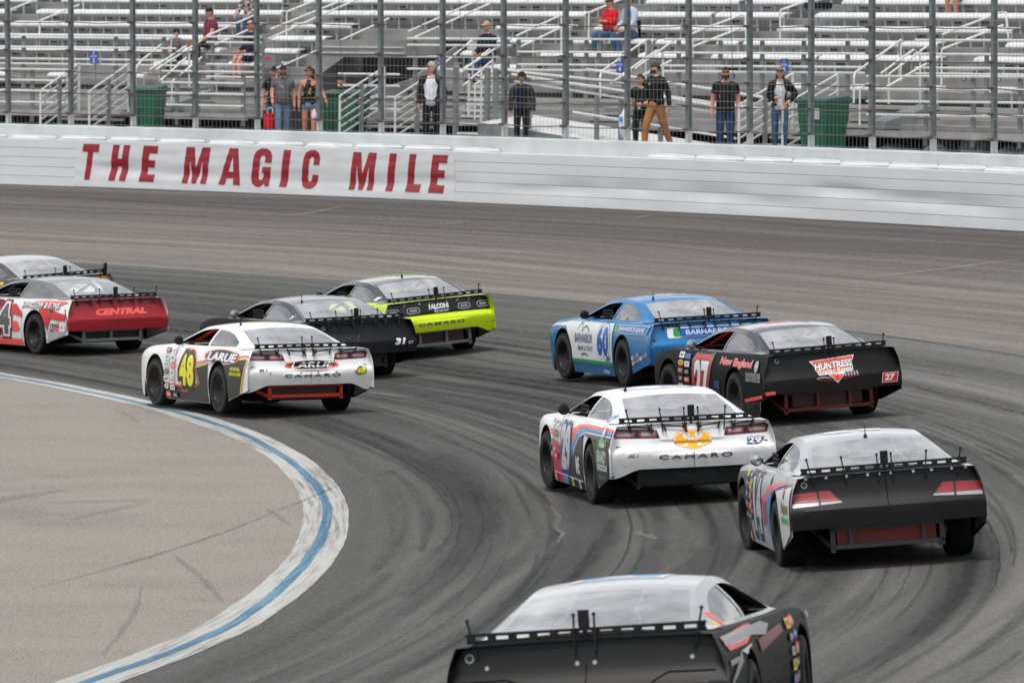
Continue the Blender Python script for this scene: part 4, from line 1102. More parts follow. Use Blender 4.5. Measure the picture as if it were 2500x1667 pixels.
# ---- flat print laid on a body surface
class Print:
    """coloured flat shapes mapped on one surface of a car ; one mesh object per logo / number"""
    base = {}
    def __init__(self, surf):
        self.surf, self.mb, self.mats = surf, MB(), []
        self.key = type(surf).__name__; self.layer = Print.base.get(self.key, 0)
    def _mi(self, m):
        if m not in self.mats: self.mats.append(m)
        return self.mats.index(m)
    def shape(self, V, F, m, lay=None):
        if lay is None: self.layer += 1; lay = self.layer
        bm = bmesh.new(); vv = [bm.verts.new((p[0], p[1], 0)) for p in V]
        for f in F:
            try: bm.faces.new([vv[i] for i in f])
            except ValueError: pass
        self._put(bm, m, lay); return self
    def _put(self, bm, m, lay):
        xs = [v.co.x for v in bm.verts]; ys = [v.co.y for v in bm.verts]
        if not xs: bm.free(); return
        st = self.surf.step
        us = [st[0] * k for k in range(int(min(xs) / st[0]) - 1, int(max(xs) / st[0]) + 2) if min(xs) < st[0] * k < max(xs)]
        vs_ = [st[1] * k for k in range(int(min(ys) / st[1]) - 1, int(max(ys) / st[1]) + 2) if min(ys) < st[1] * k < max(ys)]
        slice_bm(bm, us, vs_)
        bm.verts.index_update()
        e = .003 + .0005 * lay
        fs = [[v.index for v in f.verts] for f in bm.faces]
        if getattr(self.surf, 'side', False):
            okv = [self.surf.inside(v.co.x, v.co.y) for v in bm.verts]
            fs = [f for f in fs if any(okv[i] for i in f)]
        self.mb.add([self.surf(v.co.x, v.co.y, e) for v in bm.verts], fs, self._mi(m))
        bm.free()
    def poly(self, pts, m, lay=None):
        if lay is None: self.layer += 1; lay = self.layer
        self._put(fill_poly([pts]), m, lay); return self
    def rect(self, cx, cy, w, h, m, sh=0.0): return self.poly([(cx - w / 2 - sh * h / 2, cy - h / 2), (cx + w / 2 - sh * h / 2, cy - h / 2), (cx + w / 2 + sh * h / 2, cy + h / 2), (cx - w / 2 + sh * h / 2, cy + h / 2)], m)
    def ell(self, cx, cy, w, h, m, n=28, rot=0.0): return self.poly([(cx + w / 2 * cos(2 * pi * i / n) * cos(rot) - h / 2 * sin(2 * pi * i / n) * sin(rot), cy + w / 2 * cos(2 * pi * i / n) * sin(rot) + h / 2 * sin(2 * pi * i / n) * cos(rot)) for i in range(n)], m)
    def line(self, pts, w, m):
        V, F = [], []
        for i, p in enumerate(pts):
            a, c = pts[max(i - 1, 0)], pts[min(i + 1, len(pts) - 1)]
            q = hypot(c[0] - a[0], c[1] - a[1]) or 1
            nx, ny = -(c[1] - a[1]) / q * w / 2, (c[0] - a[0]) / q * w / 2
            V += [(p[0] - nx, p[1] - ny), (p[0] + nx, p[1] + ny)]
        for i in range(len(pts) - 1): F.append((2 * i, 2 * i + 2, 2 * i + 3, 2 * i + 1))
        return self.shape(V, F, m)
    def text(self, s, cx, cy, w, h, m, bold=.02, shear=0.0, rot=0.0, out=None, ow=.05, space=1.0):
        if out is not None:
            outs = out if isinstance(out, list) else [(out, ow)]
            for om, k in outs:
                V0, F0, b0 = text_bm(s, bold, shear, space); V1, F1, b1 = text_bm(s, bold + k, shear, space)
                # same scale as the inner text so that the border is even
                sx, sy = w / (b0[1] - b0[0]), h / (b0[3] - b0[2])
                V = []
                for x, y in V1:
                    a, b = (x - (b0[0] + b0[1]) / 2) * sx, (y - (b0[2] + b0[3]) / 2) * sy
                    V.append((cx + a * cos(rot) - b * sin(rot), cy + a * sin(rot) + b * cos(rot)))
                self.shape(V, F1, om)
        V, F = text_fit(s, cx, cy, w, h, bold, shear, rot, space)
        return self.shape(V, F, m)
    def build(self, name, parent):
        Print.base[self.key] = self.layer
        if not self.mb.v: return None
        me = bpy.data.meshes.new(name); me.from_pydata(self.mb.v, [], self.mb.f)
        for m in self.mats: me.materials.append(m)
        me.polygons.foreach_set('material_index', self.mb.m); me.update()
        return link(name, me, parent)
def side_fit(y, z):                 # keep print on the panel: off the wheel openings, inside the edges
    ok = True
    for yc, zc, r in ARCH:
        dy, dz = y - yc, z - zc
        if dz > 0 and hypot(dy, dz) < r + .012:
            q = hypot(dy, dz) or 1; k = (r + .012) / q; y, z = yc + dy * k, zc + dz * k; ok = False
        elif dz <= 0 and abs(dy) < r + .012:
            y = yc + math.copysign(r + .012, dy); ok = False
    lo, hi = (.135 if -.4 < y < 3 else zl2(y) + .006), belt(y) - .002
    if z < lo: z = lo; ok = False
    if z > hi: z = hi; ok = False
    return y, z, ok
class SurfL:                        # left side : u = -y (reads front to rear), v = z
    step = (.06, .04); side = True
    def __call__(self, u, v, e):
        y, z, ok = side_fit(-u, v); return (-(W(y, z) + e), y, z)
    def inside(self, u, v): return side_fit(-u, v)[2]
class SurfR:
    step = (.06, .04); side = True
    def __call__(self, u, v, e):
        y, z, ok = side_fit(u, v); return (W(y, z) + e, y, z)
    def inside(self, u, v): return side_fit(u, v)[2]
class SurfT:                        # tail : u = x, v = z
    step = (.10, .03)
    def __init__(self, kind): self.kind = kind
    def __call__(self, u, v, e): return (u, tail_y(self.kind, u, v) - e, v)
class SurfTop:                      # roof : u = x, v = y
    step = (.10, .10)
    def __call__(self, u, v, e): return (u, v, roof_z(u, v) + e)
class SurfG:                        # left greenhouse side
    step = (.10, .05)
    def __init__(self, sx=-1): self.sx = sx
    def __call__(self, u, v, e):
        y = -u if self.sx < 0 else u
        p = gh_point(self.sx, y, min(.99, max(0.01, gh_t(y, v)))); return (p[0] + self.sx * e, p[1], v)

_shared = {}
def outward(me, d):                 # panes: every face looks out, edges welded and smooth
    bm = bmesh.new(); bm.from_mesh(me); bmesh.ops.remove_doubles(bm, verts=bm.verts, dist=.0005)
    bm.normal_update()
    for f in bm.faces:
        if f.normal.dot(Vector(d)) < 0: f.normal_flip()
        f.smooth = True
    bm.to_mesh(me); bm.free(); return me
def shared(key, fn):
    if key not in _shared: _shared[key] = fn()
    return _shared[key]
def bevel_box(mb, c, s, mi=0): mb.box(c, s, mi)

def body_geo(kind):
    """painted shell: two sides, hood, deck, shoulders, nose; slots 0 body, 1 inside black"""
    mb = MB(); ys = side_stations()
    for sx in (-1, 1):
        mb.grid(lambda i, j: side_point(sx, ys[i], j / (NZ - 1)), len(ys), NZ, 0)
        # inner lip round the arches and along the lower edge
        V, F = [], []
        for i, y in enumerate(ys):
            p = side_point(sx, y, 0); V += [p, (p[0] - sx * .05, y, p[2] + .004)]
        for i in range(len(ys) - 1): F.append((2 * i, 2 * i + 2, 2 * i + 3, 2 * i + 1))
        mb.add(V, F, 1)
    # shoulder and hood / deck, from the side's top edge to the centre
    ups = [y for y in ys if y <= 2.36] + [2.36] + [y for y in ys if y > 2.36]
    def top_pt(y, q):
        # q 0..1 across from left edge to right edge
        hw = W(y, belt(y)); x = -hw + 2 * hw * q; a = abs(x) / hw
        crown = .028 if y > 2.3 else .012
        return (x, y, belt(y) + (1 - a ** 3) * crown)
    qs = [0, .012, .03, .06, .12, .22, .35, .5, .65, .78, .88, .94, .97, .988, 1]
    hood = [2.22, 2.36, 2.5, 2.7, 2.9, 3.1, 3.25, 3.4, 3.5, 3.6, 3.68, YF]
    mb.grid(lambda i, j: top_pt(hood[i], qs[j]), len(hood), len(qs), 0)
    deck = [-1.13, -1.05, -.95, -.85, -.75, -.68]
    mb.grid(lambda i, j: top_pt(deck[i], qs[j]), len(deck), len(qs), 0)
    mid = [-.68 + i * .1 for i in range(30)]
    mid = [y for y in mid if y < 2.22] + [2.22]
    for sx in (-1, 1):
        def shp(i, j):
            y = mid[i]; hw = W(y, belt(y)); x0 = hw; x1 = xbase(y) - .012
            a = j / 3; return (sx * (x0 + (x1 - x0) * a), y, belt(y) + .012 * min(1, 1.6 * a))
        mb.grid(shp, len(mid), 4, 0)
    # nose
    hwn = W(YF, .4)
    nose = [(-1 + 2 * i / 12) for i in range(13)]
    mb.grid(lambda i, j: (nose[i] * W(YF, .16 + (belt(YF) - .16) * j / 5), YF + .10 * (1 - nose[i] ** 2) * (.6 + .4 * sin(pi * j / 5)), .16 + (belt(YF) - .16) * j / 5), 13, 6, 0)
    mb.add([(-hwn, YF, .10), (hwn, YF, .10), (hwn, YF + .05, .16), (-hwn, YF + .05, .16)], [(0, 1, 2, 3)], 1)
    return mb
def greenhouse_geo():
    """roof, pillars, sail panels : slot 0 roof paint, 1 pillar paint ; and window panes as separate lists"""
    sh, rear, front, quarter = MB(), MB(), MB(), {-1: MB(), 1: MB()}
    ys = [-.80 + .04 * i for i in range(78)]; ys = [y for y in ys if y < 2.28] + [2.29]
    nu = 17
    us = [-1, -.97, -.93, -.89, -.75, -.6, -.4, -.2, 0, .2, .4, .6, .75, .89, .93, .97, 1]
    def isr(y, ym, u): return -.72 < ym < .085 and abs(u) < .925
    def isf(y, ym, u): return 1.46 < ym < 2.22 and abs(u) < .94
    for i in range(len(ys) - 1):
        for j in range(nu - 1):
            ym, um = (ys[i] + ys[i + 1]) / 2, (us[j] + us[j + 1]) / 2
            P = [(us[b] * xtop(ys[a]), ys[a], roof_z(us[b] * xtop(ys[a]), ys[a])) for a, b in ((i, j), (i + 1, j), (i + 1, j + 1), (i, j + 1))]
            tgt = rear if isr(0, ym, um) else front if isf(0, ym, um) else sh
            tgt.add(P, [(0, 1, 2, 3)], 0)
    def zopen(y):
        if .78 < y < 2.20: return min(ztop(y) - .05 - .02 * max(0, (y - 1.5)), 9)
        if -.34 < y < .70:
            top = ztop(y) - .055
            return min(top, belt(y) + .045 + .25 * (max(0, (y + .34)) / 1.04) ** .45 * 1.15)
        return None
    sy = sorted(set([round(v, 4) for v in [-.80 + .035 * i for i in range(89)] + [.70, .7001, .78, .7801, -.34, -.3399]]))
    sy = [y for y in sy if y < 2.295]
    for sx in (-1, 1):
        for i in range(len(sy) - 1):
            y0, y1 = sy[i], sy[i + 1]; ym = (y0 + y1) / 2
            zo = zopen(ym)
            def quad(tgt, ta0, tb0, ta1, tb1, mi, e=0):
                P = [gh_point(sx, y0, ta0), gh_point(sx, y1, ta1), gh_point(sx, y1, tb1), gh_point(sx, y0, tb0)]
                if e: P = [(p[0] - sx * e, p[1], p[2]) for p in P]
                tgt.add(P, [(0, 1, 2, 3)], mi)
            def T(y):
                lo = gh_t(y, belt(y) + .035); 
                z = zopen(min(max(y, {True: .781, False: -.339}[ym > .74]), 2.199 if ym > .74 else .699))
                return min(1, max(0, lo)), min(1, max(0, gh_t(y, z)))
            if zo is None or zo < belt(ym) + .06:
                for q in range(4): quad(sh, q / 4, (q + 1) / 4, q / 4, (q + 1) / 4, 1)
            else:
                (l0, h0), (l1, h1) = T(y0), T(y1)
                h0, h1 = max(h0, l0), max(h1, l1)
                quad(sh, 0, l0, 0, l1, 1)
                m0, m1 = (h0 + 1) / 2, (h1 + 1) / 2
                quad(sh, h0, m0, h1, m1, 1); quad(sh, m0, 1, m1, 1, 1)
                if ym < .74:
                    for q in range(3):
                        a, b = q / 3, (q + 1) / 3
                        quad(quarter[sx], l0 + (h0 - l0) * a, l0 + (h0 - l0) * b, l1 + (h1 - l1) * a, l1 + (h1 - l1) * b, 0, .006)
    return sh, rear, front, quarter
def tail_geo(kind):
    mb = MB(); nx, nz = 41, 18
    def pt(i, j, back=0):
        # across by fraction of the half width, up from bottom edge to top edge
        a = -1 + 2 * i / (nx - 1); a = math.copysign(abs(a) ** .85, a)
        zt, zb = 0, 0
        x = a * .962
        zb, zt = tail_bot(kind, x), tail_top(kind, min(abs(x), .9299 if kind == 'flat' else .9))
        z = zb + (zt - zb) * j / (nz - 1)
        xx = a * tail_hw(kind, z)
        return (xx, tail_y(kind, xx, z) + back, z)
    mb.grid(lambda i, j: pt(i, j), nx, nz, 0)
    # thickness along the border
    ring = [(i, nz - 1) for i in range(nx)] + [(nx - 1, j) for j in range(nz - 2, -1, -1)] + [(i, 0) for i in range(nx - 2, -1, -1)] + [(0, j) for j in range(1, nz - 1)]
    V, F = [], []
    for i, j in ring:
        p = pt(i, j); V += [p, (p[0], p[1] + (.05 if kind == 'camaro' else .035), p[2])]
    n = len(ring)
    for q in range(n): F.append((2 * q, 2 * ((q + 1) % n), 2 * ((q + 1) % n) + 1, 2 * q + 1))
    mb.add(V, F, 0)
    # dark back so that nothing shows through from below
    mb.grid(lambda i, j: pt(i, j, .03), nx, nz, 1)
    return mb

def spoiler(root, kind, struts, truss, hw=.82, block=True):
    """ladder-like bracket strip, clear blade, struts and truss brackets"""
    y0 = TAIL[kind][-1][1] + .035; z0 = .965
    sp = empty('spoiler', parent=root)
    lean = -.25
    def bend(x): return y0 + .02 * (x / hw) ** 2
    mb = MB()
    for z in (z0 + .002, z0 + .048):
        for i in range(12):
            xa, xb = -hw + 2 * hw * i / 12, -hw + 2 * hw * (i + 1) / 12
            ya, yb = bend(xa) + lean * (z - z0), bend(xb) + lean * (z - z0)
            mb.hexa([(xa, ya - .008, z - .011), (xb, yb - .008, z - .011), (xb, yb + .008, z - .011), (xa, ya + .008, z - .011),
                     (xa, ya - .008, z + .011), (xb, yb - .008, z + .011), (xb, yb + .008, z + .011), (xa, ya + .008, z + .011)])
    mb2 = MB()
    for i in range(12):
        x = -hw + .035 + (2 * hw - .07) * i / 11
        mb2.box((x, bend(x) - .010 + lean * .026, z0 + .026), (.058, .018, .066))
    mb.build('spoiler_rail', M_flat, sp).__setitem__('kind', 'stuff')
    o = mb2.build('spoiler_slots', M_flat, sp); o['kind'] = 'stuff'
    mb = MB()
    n = 12; V = []
    for i in range(n + 1):
        x = -hw + 2 * hw * i / n
        for z, e in ((z0 + .04, 0), (z0 + .165, 0), (z0 + .165, .004), (z0 + .04, .004)): V.append((x, bend(x) + lean * (z - z0) + e + .010, z))
    F = [(0, 1, 2, 3), (n * 4 + 3, n * 4 + 2, n * 4 + 1, n * 4)]
    for i in range(n):
        for j in range(4): F.append((i * 4 + j, i * 4 + (j + 1) % 4, i * 4 + 4 + (j + 1) % 4, i * 4 + 4 + j))
    mb.add(V, F); mb.build('spoiler_blade', M_blade, sp)
    for x in struts:
        mb = MB(); top = (x, bend(x) + lean * .17 - .015, z0 + .17)
        x2 = x * .93; zb = .86
        top = (top[0], top[1] + .006, top[2] - .03); mb.tube([top, (x2 if abs(x) > .3 else x, tail_y(kind, x, zb) - .03, zb), (x2 if abs(x) > .3 else x, tail_y(kind, x, zb) + .03, zb - .01)], .0075, 6)
        mb.lathe([(-.010, .001), (-.010, .013), (.010, .013), (.010, .001)], 8, 'Y', 0, (top[0], top[1], top[2] + .008))
        mb.build('spoiler_strut', M_flat, sp)
    if truss:
        for x0 in truss:
            mb = MB(); sx = 1 if x0 > 0 else -1; w = .27
            zt = z0 - .015; zb = .845
            def P(x, z): return (x, min(bend(x), tail_y(kind, x, max(z, .80))) - .035, z)
            a, b = abs(x0), abs(x0) + w
            for q, r_ in (([P(sx * a, zt), P(sx * (a + .015), zb + .04), P(sx * (a + .0), zb)], .012), ([P(sx * b, zt), P(sx * (b - .02), zb + .05), P(sx * (b - .03), zb + .02)], .011),
                          ([P(sx * (a + .01), zt - .045), P(sx * b, zt - .02)], .009), ([P(sx * (a + .02), zt - .05), P(sx * (a + .05), zt)], .008), ([P(sx * (a + .015), zb + .045), P(sx * (a + .05), zt - .05)], .009)):
                mb.tube(q, r_, 5)
            o = mb.build('spoiler_truss', M_flat, sp)
    if block:
        mb = MB(); mb.box((0, bend(0) - .03 + lean * .12, z0 + .11), (.075, .02, .14)); mb.box((0, bend(0) - .035, z0 - .03), (.03, .015, .20)); mb.build('spoiler_centre_post', M_flat, sp)
    return sp

def wheels(root, steer=0.0):
    for nm, x, y in (('wheel', -.835, 0), ('wheel', .835, 0), ('wheel', -.835, WBASE), ('wheel', .835, WBASE)):
        w = empty('wheel', (x, y, .345), (random.uniform(0, 6), 0, 0) if y == 0 else (0, 0, steer), root)
        if x > 0: w.rotation_euler[2] += pi
        link('tyre', TYRE, w); link('rim', RIM, w); link('scuffed_sidewall', SCUFF, w)

def chassis(root, cage_col, rear_col, style):
    """floor, cage, seat, rear bar"""
    def under():
        mb = MB()
        mb.box((0, 1.3, .24), (1.25, 3.6, .10)); mb.box((0, 3.2, .45), (1.2, .8, .5)); mb.box((0, 1.9, .58), (1.5, .05, .62))
        for sx in (-1, 1):
            mb.box((sx * .64, 0, .56), (.03, 1.3, .55)); mb.box((sx * .66, WBASE, .50), (.03, 1.1, .55)); mb.box((sx * .90, 1.33, .22), (.06, 1.75, .14))
            mb.box((sx * .86, 1.33, .50), (.02, 1.75, .62))
        mb.box((0, -.62, .58), (1.1, .70, .26)); mb.tube([(-.8, 0, .345), (.8, 0, .345)], .06, 8); mb.lathe([(-.14, .02), (-.12, .13), (.12, .13), (.14, .02)], 12, 'X', 0, (0, 0, .345))
        mb.box((0, -.35, .75), (1.5, .03, .30)); mb.box((0, -.72, .70), (1.75, .80, .02))
        mb.box((-.93, 3.10, .30), (.03, .10, .36)); mb.box((.93, 3.10, .30), (.03, .10, .36))
        return mb.mesh('underbody', M_under)
    link('underbody', shared('under', under), root)
    M_in = mat('interior_' + cage_col[0], cage_col[1], .45, var=.1)
    def tray():
        mb = MB(); mb.box((0, -.20, .905), (1.30, .95, .015)); mb.box((0, .35, .86), (1.4, .02, .22)); return mb.mesh('package_tray', mat('tray_grey', (.30, .30, .31), .5, var=.2))
    link('package_tray', shared('tray', tray), root)
    for P in ([(-.56, .62, .3), (-.56, .62, 1.05), (-.46, .62, 1.15), (.46, .62, 1.15), (.56, .62, 1.05), (.56, .62, .3)], [(-.46, .62, 1.15), (-.47, 1.5, 1.12), (-.66, 2.05, .9), (-.70, 2.1, .4)],
              [(.46, .62, 1.15), (.47, 1.5, 1.12), (.66, 2.05, .9), (.70, 2.1, .4)], [(-.45, .62, 1.12), (-.5, -.35, .8)], [(.45, .62, 1.12), (.5, -.35, .8)], [(-.54, .62, .95), (.54, .62, .95)], [(-.54, .62, .55), (.45, .62, 1.12)]):
        mb = MB(); mb.tube(P, .024, 6); mb.build('cage_tube', M_in, root)
    def seat():
        mb = MB(); mb.box((-.30, .75, .62), (.46, .12, .66)); mb.box((-.30, .95, .36), (.46, .50, .14)); mb.box((-.52, .98, .55), (.05, .36, .30)); mb.box((-.08, .98, .55), (.05, .36, .30))
        mb.box((-.49, .82, .98), (.06, .24, .18)); mb.box((-.12, .82, .98), (.06, .24, .18)); mb.box((-.30, .72, 1.0), (.30, .08, .18)); return mb.mesh('racing_seat', M_flat)
    link('racing_seat', shared('seat', seat), root)
    def wheelm():
        mb = MB(); mb.tube([(-.30 + .18 * cos(2 * pi * i / 16), 1.48 + .05 * sin(2 * pi * i / 16), .80 + .17 * sin(2 * pi * i / 16)) for i in range(16)], .016, 6, closed=True); mb.tube([(-.30, 1.48, .80), (-.30, 1.95, .72)], .02, 6); return mb.mesh('steering_wheel', M_flat)
    link('steering_wheel', shared('stw', wheelm), root)
    def net():
        mb = MB()
        for k in range(6):
            y = .80 + .13 * k
            if k < 4: mb.box((-.80, y, .99), (.008, .022, .16 - .0 * k))
        for k in range(4): mb.box((-.80, 1.0, .935 + .045 * k), (.009, .46, .018))
        return mb.mesh('window_net', M_flat)
    if style.get('net'): o = link('window_net', shared('net', net), root); o['kind'] = 'stuff'
    M_rb = mat('bar_' + rear_col[0], rear_col[1], .42, var=.12)
    z0, z1 = style.get('bar_z', (.27, .42)); hw = style.get('bar_w', .52); y = -.97
    rb = empty('rear_bumper_bar', parent=root)
    for P in ([(-hw, y, z1), (hw, y, z1)], [(-hw, y, z0), (hw, y, z0)], [(-hw, y, z0 - .05), (-hw, y, z1)], [(hw, y, z0 - .05), (hw, y, z1)]):
        mb = MB()
        a, b = Vector(P[0]), Vector(P[1]); c = (a + b) / 2; L = (b - a).length
        mb.box(c, (L + .04, .045, .045) if abs(b.x - a.x) > .01 else (.045, .045, L)); mb.build('bar', M_rb, rb)
    for x in style.get('bar_mid', (0,)):
        mb = MB(); mb.box((x, y, (z0 + z1) / 2), (.04, .04, z1 - z0)); mb.build('bar', M_rb, rb)
    for sx in (-1, 1):
        mb = MB(); mb.tube([(sx * hw, y, z0), (sx * (hw + .12), -.5, .38), (sx * .45, .3, .45)], .028, 6); mb.build('frame_rail', M_rb, rb)
    def cell():
        mb = MB(); mb.box((0, -.60, .38), (.98, .66, .30)); return mb
    cell().build('fuel_cell', mat('cell_' + style.get('cell', ('black', (.02, .02, .02)))[0], style.get('cell', ('black', (.02, .02, .02)))[1], .5), root)

def mirror_(root, col=None, side=-1):
    mb = MB()
    c = Vector((side * .90, 1.78, .985))
    mb.lathe([(-.035, .01), (-.03, .05), (0, .068), (.035, .066), (.04, .03), (.04, .001)], 14, 'Y', 0, c)
    mb.tube([c, (side * .80, 1.92, .93)], .014, 6)
    return mb.build('side_mirror', col or M_flat, root, smooth=40)
def antenna(root, x=-.38, y=.42, h=.12):
    mb = MB(); z = roof_z(x, y)
    mb.lathe([(0, .022), (.035, .012), (.04, .005), (h, .004), (h, .0005)], 8, 'Z', 0, (x, y, z))
    return mb.build('roof_antenna', M_flat, root)
def tail_lamps(root, kind):
    """recessed lamp panels printed on the tail"""
    st = SurfT(kind)
    for sx in (-1, 1):
        p = Print(st)
        if kind == 'camaro':
            p.poly([(sx * .37, .785), (sx * .88, .80), (sx * .905, .875), (sx * .86, .905), (sx * .40, .88)][::1 if sx > 0 else -1], M_black_gloss)
            for cx, w in ((.50, .21), (.765, .23)):
                z = .835 + .012 * (cx - .4)
                for (ww, hh, m) in ((w, .075, M_redlamp), (w - .05, .036, M_whitelamp)):
                    r = hh / 2; q = []
                    for i in range(9): a = -pi / 2 + pi * i / 8; q.append((sx * cx + (ww / 2 - r) + r * cos(a), z + r * sin(a)))
                    for i in range(9): a = pi / 2 + pi * i / 8; q.append((sx * cx - (ww / 2 - r) + r * cos(a), z + r * sin(a)))
                    p.poly(q, m)
        p.build('tail_lamp', root)

def placed(name, label, group, x, y, z, yaw, roll, pitch=0.0):
    root = tag(empty(name, (x, y, z)), label, 'race car', group)
    # heading: yaw to the left, then body roll (right side up)
    root.rotation_mode = 'ZYX' if False else 'XYZ'
    M_ = Matrix.Rotation(yaw, 3, 'Z') @ Matrix.Rotation(-roll, 3, 'Y') @ Matrix.Rotation(pitch, 3, 'X')
    root.rotation_euler = M_.to_euler('XYZ')
    return root
I_seam0 = mat('panel_gap', (.03, .03, .031), .6)
M_strap = mat('window_strap', (.36, .36, .36), .4, metal=.4)
def race_car(label, pose, kind='camaro', body=None, roof=None, pillar=None, tail=None, cage=('black', (.02, .02, .02)), bar=('white', (.5, .5, .5)),
             style={}, struts=(-.74, .74), truss=None, block=True, net=True, blade_w=.82):
    Print.base.clear()
    root = placed('race_car', label, 'late model race cars in the turn', *pose)
    sh = body_geo(kind)
    b = sh.build('body_shell', [body, M_under], root, smooth=35)
    gsh, rear, front, quarter = shared('gh', greenhouse_geo)
    g = gsh.build('roof_shell', [roof, pillar or roof], root, smooth=35)
    link('rear_window', shared('rw', lambda: outward(rear.mesh('rear_window', M_rearglass), (0, 0, 1))), g); link('windscreen', shared('ws', lambda: outward(front.mesh('windscreen', M_sideglass), (0, 0, 1))), g)
    for q_ in (-1, 1): link('quarter_window', shared('qw%d' % q_, lambda: outward(quarter[q_].mesh('quarter_window', M_sideglass), (q_, 0, 0))), g)
    for x_ in (-.24, .24):
        mb = MB(); mb.tube([(x_ * (1.25 if y_ < -.5 else 1), y_, roof_z(x_, y_) - .012) for y_ in (.06, -.1, -.25, -.4, -.55, -.70)], .010, 5); mb.build('window_strap', M_strap, g)
    t = tail_geo(kind).build('tail_panel', [tail or body, M_under], root, smooth=28)
    chassis(root, cage, bar, dict(style, net=net)); wheels(root, .07)
    spoiler(root, kind, struts, truss, blade_w, block=block)
    if kind == 'camaro' and style.get('lamps', True): tail_lamps(root, kind)
    for side in (SurfL(), SurfR()):
        sg_ = -1 if isinstance(side, SurfL) else 1
        p = Print(side)
        for y_, za, zb_ in ((.455, .16, .885), (2.21, .16, .87), (-.62, .83, .93), (1.35, .14, .24)): p.line([(sg_ * y_, za + (zb_ - za) * i / 10) for i in range(11)], .007, I_seam0)
        p.line([(sg_ * (.46 + 1.74 * i / 16), .245) for i in range(17)], .006, I_seam0)
        for y_ in [.5 + .19 * i for i in range(10)]: p.ell(sg_ * y_, .262, .014, .014, I_seam0, 6)
        q_ = p.build('panel_seam', b); q_['kind'] = 'stuff'
    mirror_(root, style.get('mirror'))
    if style.get('antenna', (-.42, .50)): antenna(root, *style.get('antenna', (-.42, .50)))
    return root, b, g, t

# ------------------------------------------------------------------ the ten cars and their liveries
def ink(name, c): return mat('print_' + name, c, .38, 0, .15, .05, 3, spec=.3)
I_blk, I_wht = ink('black', (.012, .012, .013)), ink('white', (.74, .74, .74))
I_red, I_org = ink('red', srgb(200, 34, 40)), ink('orange', srgb(235, 80, 40))
I_yel, I_lim = ink('yellow', srgb(228, 226, 30)), ink('lime', srgb(190, 225, 20))
I_blu, I_nav, I_sky = ink('blue', srgb(28, 92, 170)), ink('navy', srgb(38, 52, 110)), ink('skyblue', srgb(60, 150, 205))
I_grn, I_pnk, I_gry = ink('green', srgb(40, 150, 70)), ink('pink', srgb(222, 110, 130)), ink('grey', (.30, .30, .30))
I_dkg, I_gold, I_mar = ink('dark_grey', (.020, .019, .018)), ink('gold', srgb(245, 175, 40)), ink('maroon', srgb(120, 24, 44))
I_lil, I_lred = ink('lilac', srgb(190, 160, 205)), ink('light_red', srgb(238, 92, 80))
I_seam = ink('seam', (.05, .05, .052)); I_deep = mat('deep_seam', (.003, .003, .003), .95, spec=0.0)
P_white = paint('white', (.80, .80, .80)); P_blk = paint('black', (.011, .011, .012), .22); P_blue = paint('blue', srgb(26, 112, 170))
P_red = paint('red', srgb(160, 24, 40)); P_grey = paint('grey', (.16, .16, .165), .22); P_sil = paint('silver', (.42, .42, .43), .25)
P_lime = paint('lime', srgb(204, 230, 20)); P_dk = paint('charcoal', (.030, .030, .031), .20, .9)
T_blk = mat('matt_black_tail', (.011, .011, .0115), .45, var=.3, scale=2.0, spec=.20, bump=.05)
T_red = mat('satin_red_tail', srgb(146, 20, 38), .38, var=.08, scale=2.0)
STK = [I_wht, I_red, I_yel, I_blk, I_wht, I_org, I_mar, I_gold, I_wht, I_blu]
def stickers(root, side, u0, rows, seed, z0=.84, dz=.105, du=.25, dark=False, skip=()):
    """two columns of small sponsor stickers behind the front wheel"""
    rr = random.Random(seed); words = ['ACT', 'FIVE STAR', 'DRP', 'SUNOCO', 'SIMPSON', 'AFCO', 'HOOSIER', 'WILWOOD', 'QA1', 'EIBACH', 'ARP', 'MPI']
    words = ['ACT', 'DRP', 'VN', '3', 'PPC', 'QA1', 'ARP', 'JR', 'MP', 'RE', 'AK', 'KOE']
    p = None
    for r in range(rows):
        for c in range(2):
            if (r, c) in skip: continue
            p = Print(side)
            w, h = rr.uniform(.16, .22), rr.uniform(.065, .09)
            u = u0 + c * du * (1 if isinstance(side, SurfL) else -1) + (.0 if isinstance(side, SurfL) else 0) + .03 * r * (1 if isinstance(side, SurfL) else -1) * 0; z = z0 - dz * r - .01 * c
            m = STK[rr.randrange(len(STK))]
            if rr.random() < .3: p.ell(u, z, w, h, m)
            else: p.rect(u, z, w, h, m)
            p.text(words[rr.randrange(len(words))], u, z, w * .7, h * .5, I_blk if m in (I_wht, I_yel, I_gold) else I_wht, .02, .1)
            p.build('sponsor_sticker', root)
def camaro_word(root, kind, m_line, m_in, z=.575, x=.02, w=.84):
    p = Print(SurfT(kind))
    p.text('CAMARO', x, z, w, .052, m_in, .0, 0, 0, [(m_line, .035)], space=1.35)
    return p.build('model_script', root)
def seam(root, kind, z0, z1, m=None):
    p = Print(SurfT(kind)); p.line([(0, z0 + (z1 - z0) * i / 8) for i in range(9)], .006, m or I_seam); p.build('panel_seam', root)
def fuel_port(root, kind, x=-.73, z=.90):
    p = Print(SurfT(kind)); p.ell(x, z, .062, .062, I_gry, 18); p.ell(x, z, .045, .045, I_blk, 18); p.build('fuel_filler', root)
L, RR_ = SurfL(), SurfR()
def bolts(root, kind, xs, z, m=I_gry):
    for x in xs:
        p = Print(SurfT(kind)); p.ell(x, z(x) if callable(z) else z, .03, .03, m, 10); p.build('bolt_head', root)

Z_ = lambda x, y: zs(hypot(x - CX, y - CY) - R0, atan2(y - CY, x - CX) * R0)
def pose(x, y, yaw, roll, pitch, dz=0.0): return (x, y, Z_(x, y) + dz, yaw, roll, pitch)

